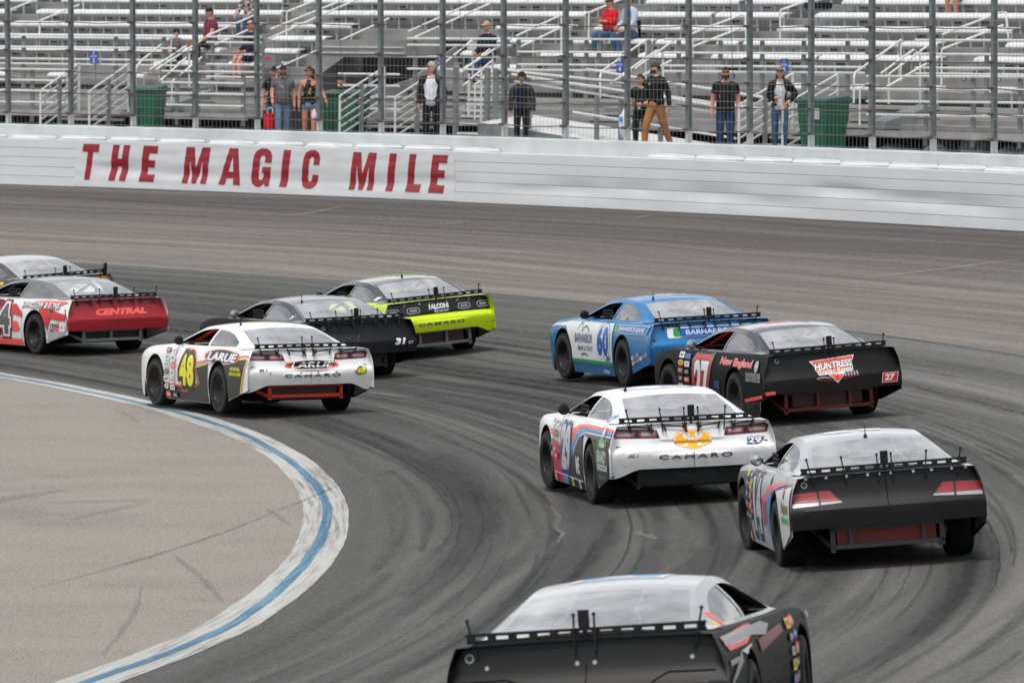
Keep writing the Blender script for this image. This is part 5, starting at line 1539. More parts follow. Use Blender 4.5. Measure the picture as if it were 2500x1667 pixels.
# white 48
root, b, g, t = race_car('white race car with a yellow number 48 and orange cage, near the inside line', pose(-3.294, 101.772, .394, .014, -.008, .02), 'camaro', P_white, P_white, tail=P_white,
    cage=('orange', srgb(225, 62, 20)), bar=('orange', srgb(215, 58, 18)), truss=(.06, -.06, .46, -.46), block=False, struts=(-.76, -.10, .05), blade_w=.79, style=dict(bar_z=(.28, .43), bar_w=.54, bar_mid=(), cell=('dark_red', (.05, .015, .012)), net=False), net=False)
p = Print(L)
p.poly([(-2.25, .135), (-.42, .135), (-.42, .40), (-.86, .40), (-1.1, .33), (-2.2, .33)], I_dkg)
p.poly([(-.86, .40), (-.42, .40), (-.42, .72), (-.95, .64)], I_dkg)
p.line([(-2.2, .345), (-1.1, .345), (-.98, .35), (-.80, .38), (-.98, .66), (-.90, .70), (-.42, .745)], .022, I_org)
p.line([(-.76, .40), (-.92, .63), (-.42, .705)], .018, I_yel)
p.build('door_graphic', b)
p = Print(L)
p.poly([(.05, .79), (.30, .76), (.90, .80), (1.13, .82), (.90, .30), (.45, .20), (.42, .5)], I_dkg)
p.line([(.35, .77), (.92, .815), (1.15, .83), (.93, .33)], .022, I_yel); p.line([(.40, .80), (1.0, .86), (1.17, .86)], .016, I_org); p.line([(1.18, .80), (.97, .34)], .014, I_org)
p.build('quarter_graphic', b)
p = Print(L); p.text('48', -1.30, .575, .60, .46, I_yel, .05, 0, 0, [(I_org, .15), (I_blk, .12)], space=1.1); p.build('door_number', b)
p = Print(L); p.ell(.12, .815, 1.44, .215, I_org); p.ell(.12, .812, 1.28, .20, I_dkg); p.text('LARUE', .14, .815, 1.22, .125, I_wht, .045, .22, 0, I_blk, .05); p.line([(-.45, .73), (0, .718), (.5, .735)], .012, I_wht); p.build('sponsor_logo', b)
p = Print(L); p.text('INDUSTRIAL', .74, .665, .40, .05, I_yel, .03, .15); p.text('SNOW BLOWERS', .74, .595, .46, .05, I_yel, .03, .15); p.build('sponsor_lettering', b)
stickers(b, L, -2.12, 6, 4)
p = Print(L); p.ell(-2.05, .20, .20, .085, I_lred); p.text('PERFORMANCE', -2.05, .20, .16, .03, I_wht); p.rect(-1.78, .20, .20, .07, I_blk); p.text('AXLE', -1.78, .20, .14, .04, I_wht); p.build('sponsor_sticker', b)
p = Print(SurfT('camaro')); p.ell(.03, .715, .84, .150, I_wht); p.ell(.03, .715, .82, .142, I_org); p.ell(.03, .715, .70, .136, I_dkg); p.text('LARUE', .04, .72, .66, .085, I_wht, .03, .2, 0, I_blk, .05); p.line([(-.28, .665), (.03, .657), (.33, .667)], .010, I_wht); p.build('tail_logo', t)
camaro_word(t, 'camaro', I_gry, I_blk)
p = Print(SurfT('camaro')); p.text('48', .76, .625, .16, .095, I_yel, .05, .25, 0, I_blk, .09); p.build('tail_number', t)
p = Print(SurfT('camaro')); p.text('ZL1', -.72, .66, .14, .03, I_dkg, .03, .4); p.build('trim_badge', t)
seam(t, 'camaro', .46, .70, I_gry); fuel_port(t, 'camaro', -.45, .86); bolts(t, 'camaro', (-.62, -.16, .10, .38), .615, I_gry)
p = Print(SurfTop()); p.poly([(-.2, .75), (.40, .75), (.46, 1.15), (-.1, 1.15)], I_lim); p.build('roof_graphic', g)
# white 29
root, b, g, t = race_car('white race car numbered 29 with a gold oval badge on its tail', pose(1.867, 81.387, .184, .045, -.002), 'camaro', P_white, P_white, tail=P_white, bar=('black', (.014, .014, .014)), truss=(.06, -.06, .46, -.46), struts=(-.74, -.36, -.08, .08, .40, .74), style=dict(bar_z=(.26, .40), bar_w=.60))
p = Print(L)
p.poly([(-2.20, .135), (-1.72, .135), (-1.66, .30), (-1.30, .62), (-1.62, .60), (-2.05, .52), (-2.25, .40)], ink('rose', srgb(190, 50, 80)))
p.poly([(-1.72, .135), (-1.45, .135), (-1.40, .26), (-1.16, .38), (-1.0, .62), (-1.3, .62), (-1.66, .30)], I_sky)
p.poly([(-1.45, .135), (-.42, .135), (-.42, .76), (-.60, .74), (-1.0, .52), (-1.16, .38), (-1.40, .26)], I_dkg)
p.poly([(-1.08, .80), (-.72, .87), (-.20, .895), (1.15, .905), (1.15, .872), (-.2, .86), (-.66, .83), (-1.0, .60)], I_lred)
p.poly([(-1.02, .63), (-.68, .82), (-.2, .855), (1.15, .868), (1.15, .83), (-.25, .81), (-.62, .74), (-.98, .52)], I_sky)
p.poly([(-.3, .84), (1.15, .85), (1.15, .828), (-.3, .815)], I_blu)
p.line([(-1.0, .50), (-.62, .735), (-.25, .80), (1.15, .818)], .014, I_wht); p.line([(-2.2, .245), (-.44, .225)], .014, I_wht)
p.poly([(-.25, .795), (1.12, .812), (1.12, .33), (.45, .20), (.42, .5)], I_dkg)
p.build('side_graphic', b)
p = Print(L); p.text('29', -1.42, .56, .54, .52, I_gry if False else ink('silver', (.55, .55, .58)), .05, 0, 0, [(I_nav, .11), (I_wht, .02)]); p.build('door_number', b)
p = Print(L); p.text('ME', -.70, .40, .22, .20, I_wht, .04, 0, 0, I_nav, .09); p.build('state_letters', b)
p = Print(L); p.poly([(.52, .665), (1.02, .70), (.98, .78), (.86, .77), (.74, .83), (.64, .765), (.54, .755)], I_grn); p.text('Vale', .77, .725, .26, .075, I_wht, .03, .2); p.text('BRANDY', .78, .58, .50, .15, ink('pale_green', srgb(190, 205, 195)), .05, 0); p.rect(.80, .46, .52, .065, I_wht); p.text('CONCRETE', .80, .46, .46, .04, I_blk, .03); p.text('883-9951', .82, .345, .40, .055, ink('teal', srgb(90, 150, 140)), .02); p.build('sponsor_panel', b)
p = Print(L); p.ell(.78, .86, .16, .12, ink('seal_grey', (.42, .42, .42))); p.ell(.78, .86, .10, .07, I_wht); p.build('seal_sticker', b)
stickers(b, L, -2.18, 4, 21, z0=.84, dz=.13, du=.22)
p = Print(L); p.rect(-2.05, .19, .16, .09, I_lred); p.text('ARP', -2.05, .19, .12, .045, I_wht); p.rect(-1.02, .19, .12, .09, I_yel); p.text('KOE', -1.02, .19, .09, .04, I_blk); p.rect(-.58, .18, .12, .09, I_wht); p.text('VN', -.58, .18, .09, .05, I_red); p.build('sponsor_sticker', b)
p = Print(SurfT('camaro')); p.ell(.0, .765, .44, .215, I_gold); p.ell(.0, .765, .415, .195, I_wht); p.ell(.0, .765, .395, .178, I_gold); p.ell(-.07, .805, .085, .07, I_wht); p.ell(.07, .805, .085, .07, I_wht); p.text('29x', .0, .755, .15, .06, I_wht, .04, 0); p.ell(-.08, .70, .06, .035, I_wht); p.ell(.08, .70, .06, .035, I_wht); p.build('tail_badge', t)
camaro_word(t, 'camaro', I_gry, I_blk, .575, .02)
p = Print(SurfT('camaro')); p.text('29', .72, .715, .17, .075, I_wht, .04, .1, 0, I_nav, .07); p.text('F', .83, .735, .03, .035, I_nav, .02); p.build('tail_number', t)
p = Print(SurfT('camaro')); p.text('ZL1', -.70, .60, .14, .03, I_dkg, .03, .4); p.build('trim_badge', t)
seam(t, 'camaro', .445, .62); fuel_port(t, 'camaro', -.45, .87)
p = Print(SurfG(-1)); p.ell(.42, .985, .16, .085, ink('oval_blue', srgb(100, 150, 210))); p.text('Auto Parts', .42, .985, .12, .025, I_wht); p.build('pillar_sticker', g)
p = Print(SurfTop())
q = [(.30 * cos(a) * 1.2 - .05, .72 + .26 * sin(a)) for a in [pi * (.15 + 1.5 * i / 20) for i in range(21)]]
p.line(q, .05, ink('pale_blue', srgb(150, 165, 215))); p.line([(.18, .95), (.05, .75), (.30, .5), (.42, .72), (.35, .98)], .05, ink('pale_blue', srgb(150, 165, 215))); p.build('roof_number', g)
mb = MB(); mb.box((.05, -1.06, .34), (1.35, .02, .16)); o = mb.build('fuel_cell_cover', M_flat, root)
V, F = text_fit('PYROTECT', .05, .345, .48, .05, .03); mb = MB(); mb.add([(x, -1.073, z) for x, z in V], F); mb.build('cover_lettering', I_dkg, o)
# black tailed 14
root, b, g, t = race_car('silver race car with a plain black tail and red lamp decals, lower right', pose(3.624, 70.472, .09, .079, -.012), 'flat', P_sil, P_sil, tail=T_blk, bar=('grey', (.045, .05, .05)), struts=(-.76, -.42, -.07, .07, .42, .76), style=dict(bar_z=(.23, .41), bar_w=.54, bar_mid=(-.36, .36), cell=('bright_red', (.20, .016, .013)), mirror=M_chrome, antenna=(0.0, .12, .13)))
p = Print(L)
p.poly([(-3.4, .60), (-2.9, .82), (-2.1, .86), (-2.05, .14), (-2.25, .14)], I_dkg)
p.poly([(-2.05, .86), (-.45, .88), (-.45, .14), (-2.05, .14)], ink('door_grey', (.44, .44, .47)))
p.poly([(-1.10, .62), (-.50, .80), (.40, .868), (1.1, .89), (.4, .83), (-.36, .72), (-.62, .60), (-.95, .42)], I_pnk)
p.poly([(-.95, .45), (-.48, .70), (.30, .80), (1.05, .885), (.2, .74), (-.40, .56), (-.55, .28)], I_sky)
p.poly([(-1.0, .62), (-.62, .62), (-.66, .40), (-.98, .36)], ink('berry', srgb(170, 60, 95)))
p.poly([(.10, .77), (1.12, .86), (1.12, .40), (.46, .20), (.42, .5)], I_wht)
p.build('side_graphic', b)
p = Print(L); p.text('14', -1.45, .55, .62, .56, ink('num_grey', (.60, .60, .63)), .05, 0, 0, [(I_nav, .12), (I_dkg, .07)]); p.build('door_number', b)
p = Print(L); p.text('Podgreen', .80, .625, .46, .14, ink('olive', srgb(120, 125, 60)), .05, 0, 0, ink('leaf', srgb(165, 200, 120)), .04); p.rect(.80, .515, .50, .07, ink('leaf2', srgb(130, 190, 130))); p.text('LAWN CARE', .80, .515, .40, .035, I_grn, .02); p.build('sponsor_panel', b)
p = Print(L); p.ell(.72, .79, .10, .15, I_dkg); p.ell(.72, .80, .05, .07, I_gold); p.build('round_sticker', b)
stickers(b, L, -2.2, 5, 9)
p = Print(L); p.ell(-2.08, .20, .14, .12, I_lred); p.ell(-2.08, .20, .07, .06, I_wht); p.build('sponsor_sticker', b)
st = SurfT('flat')
for sx in (-1, 1):
    p = Print(st)
    q = lambda pts: [(sx * x, z) for x, z in pts][::1 if sx > 0 else -1]
    p.poly(q([(.44, .675), (.945, .645), (.93, .79), (.55, .80)]), I_dkg)
    p.poly(q([(.68, .70), (.94, .70), (.93, .785), (.69, .795)]), M_redlamp); p.poly(q([(.68, .665), (.94, .655), (.94, .695), (.68, .695)]), M_whitelamp)
    p.poly(q([(.48, .70), (.655, .70), (.665, .795), (.56, .797)]), M_redlamp); p.poly(q([(.45, .677), (.655, .667), (.655, .695), (.46, .695)]), M_whitelamp)
    p.build('tail_lamp_decal', t)
fuel_port(t, 'flat', -.80, .865); seam(t, 'flat', .63, .90, I_deep)
bolts(t, 'flat', [-.78, -.58, -.38, -.17, -.06, .06, .28, .46, .66, .80], .925, I_wht)
p = Print(SurfTop()); p.poly([(-.32, .60), (-.08, .60), (-.10, .82), (-.36, .82)], I_wht); p.poly([(.02, .60), (.22, .60), (.26, .85), (.02, .85)], I_wht); p.build('roof_graphic', g)
# black 27
root, b, g, t = race_car('black race car numbered 27 with a red cage and Huntress Trailer Rental tail', pose(3.904, 94.766, .312, .070, -.005), 'flat', P_blk, P_dk, tail=T_blk, cage=('red', srgb(190, 30, 20)), bar=('dark_red', srgb(100, 20, 16)), struts=(-.78, -.07, .07, .78), style=dict(bar_z=(.20, .42), bar_w=.60, bar_mid=(-.15, .3), cell=('maroon', (.04, .008, .008)), mirror=M_chrome, antenna=None), net=False)
p = Print(L); p.text('27', -1.30, .52, .62, .56, I_wht, .05, .05, 0, [(I_wht, .165), (I_blk, .155), (I_red, .125), (I_blk, .03)]); p.build('door_number', b)
p = Print(L); p.text('New England', .08, .81, 1.28, .13, I_lred, .03, .18, 0, I_wht, .018); p.build('sponsor_lettering', b)
p = Print(L); p.text('ROOFING', .78, .655, .52, .10, I_blk, .03, 0, 0, ink('pale', (.5, .5, .5)), .07); p.build('sponsor_lettering', b)
p = Print(L); p.ell(.88, .80, .14, .15, ink('pale', (.5, .5, .5))); p.ell(.88, .80, .10, .11, I_gry); p.ell(.88, .80, .04, .05, I_wht); p.build('wheel_emblem', b)
p = Print(L); p.text('NSE', -.66, .50, .20, .11, I_blu, .02); p.rect(-.65, .41, .18, .02, I_nav); p.build('sponsor_sticker', b)
stickers(b, L, -2.12, 5, 33, dark=True)
p = Print(L); p.line([(.47, .335), (1.14, .415)], .045, I_lred); p.build('marker_tape', b)
p = Print(st); p.line([(-.955, .452), (-.82, .46)], .045, I_lred); p.build('marker_tape', t)
p = Print(st)
p.poly([(-.30, .83), (.34, .875), (.30, .79), (.24, .665), (-.2, .64), (-.25, .775)], I_wht); p.poly([(-.27, .825), (.325, .865), (.29, .79), (.23, .675), (-.19, .65), (-.23, .77)], I_lred)
p.text('HUNTRESS', .03, .765, .54, .09, I_wht, .045, .18, .06, I_dkg, .05); p.text('Trailer Rental', .05, .69, .50, .07, I_wht, .025, .25, .06, I_blk, .03)
p.poly([(-.08, .655), (.17, .665), (.045, .525)], I_wht); p.poly([(-.06, .648), (.15, .656), (.045, .54)], I_lred); p.poly([(.03, .605), (.06, .605), (.045, .635)], I_blk)
for k in range(6): p.rect(.12 + .042 * k, .628 + .003 * k, .022, .05, I_gry)
p.line([(-.25, .60), (-.16, .615), (-.05, .60)], .02, I_gry); p.line([(-.22, .575), (-.1, .57), (0, .56)], .008, I_red); p.line([(.12, .575), (.25, .60), (.34, .61)], .008, I_red)
p.build('tail_logo', t)
p = Print(st); p.rect(.79, .545, .23, .13, I_wht, .15); p.rect(.79, .545, .215, .118, I_red, .15); p.text('27', .785, .548, .16, .085, I_wht, .045, .15); p.build('tail_number', t)
seam(t, 'flat', .63, .95, I_deep); fuel_port(t, 'flat', -.74, .865)
p = Print(SurfTop()); p.rect(-.05, .80, .30, .16, I_lred, .1); p.rect(.26, .80, .14, .16, I_lred, .1); p.build('roof_number', g)
# blue 60
root, b, g, t = race_car('blue and white race car numbered 60 with bank lettering', pose(2.540, 103.916, .323, .050, -.007), 'camaro', P_blue, P_blue, tail=P_blue, bar=('black', (.02, .02, .02)), truss=(.06, -.06, .46, -.46), struts=(-.76, -.07, .07, .76), style=dict(bar_z=(.24, .38), lamps=False, antenna=(-.34, .30)))
p = Print(L); p.poly([(-3.3, .76), (-3.0, .82), (-2.3, .885), (-.43, .90), (-.43, .33), (-2.25, .33), (-2.25, .5), (-2.5, .8), (-2.9, .8)], I_wht); p.rect(-1.34, .31, 1.84, .05, I_grn); p.line([(-.50, .88), (-.50, .33)], .02, ink('light_green', srgb(150, 200, 120))); p.build('door_panel', b)
p = Print(L); p.line([(-1.98, .77), (-1.93, .82), (-1.86, .875), (-1.80, .83), (-1.74, .75)], .022, I_grn); p.line([(-1.80, .745), (-1.72, .80), (-1.62, .83), (-1.52, .79), (-1.46, .745)], .03, ink('dark_green', srgb(20, 120, 60))); p.build('hill_emblem', b)
p = Print(L); p.text('BARHARBOR', -1.70, .645, .78, .135, I_nav, .015, 0, 0); p.text('BANK & TRUST', -1.62, .50, .66, .075, I_nav, .01); p.line([(-1.82, .395), (-1.68, .425), (-1.52, .395)], .022, I_nav); p.build('bank_lettering', b)
p = Print(L); p.text('60', -.83, .635, .52, .46, I_blu, .06, 0, 0, [(I_nav, .10), (I_wht, .075)], space=1.08); p.text('BH', -.60, .385, .16, .085, I_blu, .04); p.build('door_number', b)
p = Print(L); p.text('PRECISION', -.72, .185, .28, .055, I_wht, .03, .2); p.build('sponsor_lettering', b)
p = Print(L); p.poly([(-.40, .80), (-.28, .90), (1.12, .915), (1.05, .79), (.2, .775)], ink('pale_teal', srgb(150, 200, 205))); p.poly([(-.36, .805), (-.25, .89), (1.09, .902), (1.03, .80), (.2, .785)], I_blu); p.poly([(-.38, .80), (-.28, .89), (-.15, .89), (-.22, .80)], I_grn); p.text('BARHARBOR.BANK', .40, .848, 1.1, .065, I_wht, .01, .08); p.build('bank_panel', b)
rs = random.Random(2)
for k in range(9):
    p = Print(L); u = .52 + .115 * (k % 6); z = .36 + .028 * (k % 6) + (.075 if k > 5 else 0); p.rect(u, z, .095, .055, (I_wht, I_gry, I_lil)[k % 3], .1); p.text(('DRP', 'FS', 'VN', 'QA', 'AK', 'MP')[k % 6], u, z, .06, .028, I_nav); p.build('sponsor_sticker', b)
st = SurfT('camaro')
p = Print(st)
def rrect(p, cx, cy, w, h, m, r=.03):
    q = []
    for (sx, sy), a0 in (((1, 1), 0), ((-1, 1), pi / 2), ((-1, -1), pi), ((1, -1), 1.5 * pi)):
        for i in range(5): a = a0 + pi / 2 * i / 4; q.append((cx + sx * (w / 2 - r) + r * cos(a), cy + sy * (h / 2 - r) + r * sin(a)))
    p.poly(q, m)
rrect(p, 0, .80, 1.30, .15, I_wht); rrect(p, .02, .80, 1.16, .12, I_grn); rrect(p, .07, .80, 1.06, .12, I_blu); p.text('BARHARBOR', 0.0, .80, .74, .07, I_wht, .012); p.build('tail_logo', t)
p = Print(SurfTop()); p.text('60', .12, .85, .50, .50, I_wht, .04); p.line([(-.45, .62), (-.15, .66)], .05, I_wht); p.build('roof_number', g)
bolts(t, 'camaro', (-.70, -.2, .3), .50, I_wht); fuel_port(t, 'camaro', -.62, .90)
p = Print(SurfG(-1)); p.rect(-.30, .975, .26, .06, I_gry); p.build('window_sticker', g)
# black 31
root, b, g, t = race_car('black race car numbered 31 CT directly behind the lime green one', pose(-2.81, 111.1, .405, .045, .0), 'flat', P_blk, P_grey, P_dk, tail=T_blk, bar=('black', (.02, .02, .02)), truss=(.06, -.06, .46, -.46), struts=(-.76, -.34, -.07, .07, .36, .74), style=dict(bar_z=(.24, .38), mirror=M_chrome, antenna=(-.40, .15)))
st = SurfT('flat')
p = Print(st); p.text('31', .68, .60, .19, .10, I_wht, .05, .2); p.text('CT', .86, .575, .09, .042, I_wht, .02, .1); p.build('tail_number', t)
seam(t, 'flat', .5, .95, I_deep); fuel_port(t, 'flat', -.55, .86)
p = Print(SurfG(-1)); p.text('24', .32, 1.01, .10, .05, I_wht, .03, .2); p.build('pillar_sticker', g)
p = Print(SurfTop()); p.poly([(-.1, .78), (.30, .78), (.32, 1.0), (-.06, 1.0)], I_wht); p.build('roof_graphic', g)
# lime and black
root, b, g, t = race_car('black race car with a lime green bumper and lime side', pose(-1.56, 115.2, .39, .094, -.004), 'camaro', P_lime, P_dk, P_dk, tail=P_lime, bar=('silver', (.20, .20, .20)), struts=(-.76, -.12, .14, .76), style=dict(bar_z=(.22, .43), bar_w=.58, bar_mid=(-.28, .18), cell=('maroon', (.05, .012, .014)), lamps=False, antenna=(.05, .45, .03)))
st = SurfT('camaro')
p = Print(st); p.poly([(-.93, .70), (-.4, .715), (0, .72), (.4, .715), (.93, .70), (.90, .88), (.84, .94), (0, .945), (-.84, .94), (-.90, .88)], I_blk); p.build('tail_upper_panel', t)
p = Print(st); p.text('FALCONI', .02, .835, .34, .085, I_wht, .06, 0, 0); p.text('Energy', .06, .755, .26, .06, I_wht, .0, .35); p.build('tail_logo', t)
camaro_word(t, 'camaro', I_dkg, M_chrome, .565, .02, .78)
for x in (-.76, -.42, .46, .80):
    p = Print(st); z = .80
    for ww, hh, m in ((.22, .095, M_chrome), (.20, .075, I_blk), (.13, .03, I_gry)): rrect(p, x, z, ww, hh, m, hh * .42)
    p.build('tail_lamp_decal', t)
bolts(t, 'camaro', (-.55, -.30, -.12, .16, .36, .56), .90, I_gry)
p = Print(L); p.text('Ride', .62, .80, .62, .15, I_blk, .01, .3); p.build('sponsor_lettering', b)
p = Print(SurfTop()); p.rect(-.1, .80, .62, .10, I_lim); p.rect(.25, .62, .25, .10, I_lim); p.build('roof_graphic', g)
p = Print(SurfG(-1)); p.rect(.42, 1.0, .10, .05, I_wht, .3); p.build('pillar_sticker', g)
# red tailed car at the left
root, b, g, t = race_car('red tailed race car with white and red wave graphics at the left edge', pose(-7.231, 120.514, .550, .024, -.002), 'flat', P_white, P_grey, P_grey, tail=T_red, bar=('white', (.32, .32, .315)), truss=(.06, -.06, .46, -.46), struts=(-.78, -.30, .36, .80), style=dict(bar_z=(.26, .42), bar_w=.54, bar_mid=(-.02,), antenna=None), cage=('grey', (.05, .05, .05)))
st = SurfT('flat')
p = Print(L)
p.poly([(-2.2, .88), (-1.2, .895), (-.95, .80), (-1.1, .5), (-1.3, .20), (-2.2, .20)], I_mar)
p.poly([(-.95, .80), (-.70, .84), (-.45, .70), (-.42, .62), (-.8, .66)], I_red); p.poly([(-.85, .55), (-.60, .54), (-.5, .40), (-.75, .36)], I_lred)
p.poly([(.15, .77), (.45, .83), (.85, .74), (1.12, .71), (1.12, .60), (.9, .60), (.6, .62), (.48, .42), (.42, .5)], I_red)
p.poly([(-.1, .90), (.4, .92), (1.1, .925), (1.1, .90), (.9, .86), (.7, .85), (.5, .80), (.4, .86)], I_lred)
p.poly([(-2.2, .235), (-.44, .235), (-.44, .135), (-2.2, .135)], I_lred); p.line([(-2.2, .26), (-.44, .26)], .012, I_wht)
p.poly([(.55, .44), (.70, .55), (.95, .585), (1.12, .50), (1.12, .38), (.48, .22)], ink('wave_grey', (.42, .43, .44)))
p.build('wave_graphic', b)
p = Print(L); p.text('94', -1.28, .56, .80, .54, ink('num_dark', (.09, .10, .09)), .05, 0, 0, [(I_mar, .12), (I_wht, .06)]); p.build('door_number', b)
p = Print(L); p.text('SWALLOW & SONS', .22, .835, 1.36, .10, I_blk, .04, .3); p.text('SWALLOW & SONS', .205, .845, 1.36, .10, I_wht, .035, .3); p.build('sponsor_lettering', b)
p = Print(L); p.ell(.62, .80, .10, .16, I_blk); p.ell(.62, .81, .055, .08, I_gry); p.build('tyre_emblem', b)
p = Print(L); p.rect(.80, .455, .30, .05, I_lred); p.text('TIRES', .82, .51, .22, .05, I_mar, .03); p.rect(.66, .48, .09, .13, I_nav); p.text('3', .66, .48, .045, .085, I_wht, .04); p.build('tyre_sticker', b)
p = Print(L); p.poly([(.92, .42), (1.12, .42), (1.12, .56), (1.04, .60), (.94, .56)], I_wht); p.ell(1.02, .49, .06, .06, I_org); p.build('white_sticker', b)
p = Print(st); p.text('CENTRAL', .08, .735, .96, .105, I_lred, .05, .3, 0, ink('dull_rose', srgb(190, 110, 110)), .02); p.build('tail_logo', t)
p = Print(st); p.text('ASPHALT PAVING', .12, .585, .66, .052, ink('dull_red', srgb(120, 50, 56)), .03); p.build('tail_lettering', t)
seam(t, 'flat', .44, .95, ink('seam_red', srgb(110, 18, 30))); fuel_port(t, 'flat', -.80, .885)
# black and yellow car behind it
root, b, g, t = race_car('grey roofed race car with a yellow stripe across its white tail, farthest left', pose(-8.511, 127.826, .560, .067, .0), 'camaro', P_dk, P_sil, P_dk, tail=P_white, bar=('white', (.4, .4, .4)), truss=(.06, .46), struts=(-.80, -.2, .1), style=dict(lamps=False, antenna=None))
st = SurfT('camaro')
p = Print(st); p.poly([(-.90, .87), (0, .885), (.90, .87), (.86, .935), (0, .944), (-.86, .935)], I_blk); p.poly([(-.905, .855), (0, .87), (.905, .855), (.90, .905), (0, .915), (-.90, .905)], I_gold); p.build('tail_stripe', t)
p = Print(L); p.poly([(-2.2, .84), (-.4, .88), (.5, .90), (.5, .85), (-.4, .82), (-2.2, .76)], I_gold); p.build('side_stripe', b)
mb = MB(); mb.hexa([(.80, -1.12, .92), (.84, -1.12, .92), (.84, -1.02, .92), (.80, -1.02, .92), (.80, -1.16, 1.13), (.84, -1.16, 1.13), (.84, -1.10, 1.13), (.80, -1.10, 1.13)]); mb.build('spoiler_end_plate', M_flat, root)
# nearest car, cut by the frame
root, b, g, t = race_car('dark grey race car with a plain black tail, cut off by the bottom edge', pose(.768, 48.755, -.170, .081, -.02), 'flat', paint('near_grey', (.020, .020, .021)), P_sil, P_sil, tail=T_blk, bar=('black', (.02, .02, .02)), struts=(-.80, -.07, .07, .80), style=dict(antenna=None))
st = SurfT('flat')
p = Print(st); p.line([(-.88, .70), (-.55, .705), (-.42, .665), (-.36, .61), (.42, .615), (.48, .66), (.56, .70), (.88, .695)], .010, I_deep); p.build('moulded_recess', t)
bolts(t, 'flat', (-.68, -.06, .06, .72), .79, I_gry); fuel_port(t, 'flat', -.80, .86); seam(t, 'flat', .45, .78, I_deep)
p = Print(RR_); p.poly([(-1.05, .90), (.4, .92), (.4, .86), (-.1, .80), (-.9, .80)], I_lred); p.text('BUZZELL', -.38, .86, .80, .06, I_wht, .03, .2); p.poly([(-.45, .77), (.1, .79), (0, .70)], I_wht); p.build('sponsor_lettering', b)
p = Print(RR_); p.line([(-1.0, .72), (-.45, .73)], .035, I_gry); p.build('grey_tape', b)
p = Print(RR_); p.poly([(-1.0, .905), (.9, .895), (1.2, .86), (.9, .80), (.2, .84), (-1.0, .84)], ink('silver_band', (.30, .30, .31))); p.poly([(.45, .79), (1.7, .83), (1.72, .77), (.5, .70)], ink('dull_red', srgb(130, 40, 44))); p.poly([(-.46, .78), (-1.05, .60), (-1.1, .56), (-.47, .70)], I_gry); p.build('side_graphic', b)
stickers(b, RR_, 2.25, 7, 12, z0=.82, dz=.10, du=.20)
p = Print(RR_); p.ell(3.0, .82, .14, .06, I_lil); p.build('round_sticker', b)
p = Print(SurfTop()); p.rect(-.02, .80, .66, .46, I_wht, .1); p.rect(-.02, .82, .56, .34, I_sky, .1); p.rect(-.05, .80, .22, .16, I_wht); p.build('roof_number', g)
p = Print(SurfG(1)); p.ell(-.32, .99, .15, .10, I_lred); p.ell(-.32, .99, .10, .06, I_gry); p.rect(-.46, .96, .10, .05, I_gold); p.build('pillar_sticker', g)

# ------------------------------------------------------------------ spectators
SK = {'fair': mat('skin_fair', srgb(214, 160, 138), .55, var=.06, spec=.3), 'tan': mat('skin_tan', srgb(190, 128, 100), .55, var=.06, spec=.3), 'ruddy': mat('skin_ruddy', srgb(206, 140, 118), .55, var=.06, spec=.3)}
def cloth(name, c, var=.18): return mat('cloth_' + name, c, .88, var=var, scale=9, bump=.25, spec=.15)
M_shades = mat('dark_sunglasses', (.01, .01, .01), .2)
M_lips = mat('lips', srgb(150, 84, 78), .5); M_eye = mat('eye_dark', (.03, .025, .02), .3)
def skin_mesh(nodes, edges, level=1):
    me = bpy.data.meshes.new('body'); me.from_pydata([n[0] for n in nodes], edges, [])
    o = bpy.data.objects.new('body', me); COL.objects.link(o)
    md = o.modifiers.new('skin', 'SKIN'); md.use_smooth_shade = True
    for i, n in enumerate(nodes):
        sv = me.skin_vertices[0].data[i]; sv.radius = n[1]; sv.use_root = (i == 0)
    sb = o.modifiers.new('sub', 'SUBSURF'); sb.levels = level; sb.render_levels = level
    dg = bpy.context.evaluated_depsgraph_get()
    m2 = bpy.data.meshes.new_from_object(o.evaluated_get(dg))
    bpy.data.objects.remove(o); bpy.data.meshes.remove(me)
    return m2
def seg_dist(p, a, b):
    ab = b - a; t = max(0, min(1, (p - a).dot(ab) / max(1e-9, ab.length_squared))); return (p - a - ab * t).length
def head_geo(c, Mh, k, skin_only=True):
    """head with brow, nose, chin and ears ; returns verts, faces"""
    V, F = [], []
    nu, nv = 16, 12
    for j in range(nv + 1):
        ph = pi * j / nv
        for i in range(nu):
            th = 2 * pi * i / nu
            x, y, z = sin(ph) * sin(th), sin(ph) * cos(th), cos(ph)
            X, Y, Zz = x * .076, y * .096, z * .118
            if z < 0: X *= 1 - .30 * (-z) ** 1.3; Y = Y * (1 - .12 * (-z)) + .014 * (-z)
            if y > .75 and abs(x) < .35 and -.45 < z < .12: Y += .026 * (1 - abs(x) / .35) * max(0, 1 - abs(z + .20) / .34)
            if y > .6 and .05 < z < .3: Y += .004
            V.append(Vector((X, Y, Zz)))
    for j in range(nv):
        for i in range(nu): F.append((j * nu + i, j * nu + (i + 1) % nu, (j + 1) * nu + (i + 1) % nu, (j + 1) * nu + i))
    for sx in (-1, 1):
        b = len(V); 
        for z in (-.03, 0, .03):
            for y in (-.016, .012): V.append(Vector((sx * (.070 + .020 * (1 if z > -.02 else .4)), y, z - .012))); V.append(Vector((sx * .062, y, z - .012)))
        F += [(b, b + 2, b + 3, b + 1), (b, b + 4, b + 6, b + 2), (b + 4, b + 8, b + 10, b + 6), (b + 2, b + 6, b + 7, b + 3), (b + 6, b + 10, b + 11, b + 7), (b, b + 1, b + 5, b + 4), (b + 4, b + 5, b + 9, b + 8), (b + 8, b + 9, b + 11, b + 10)]
    return [c + Mh @ (v * k) for v in V], F
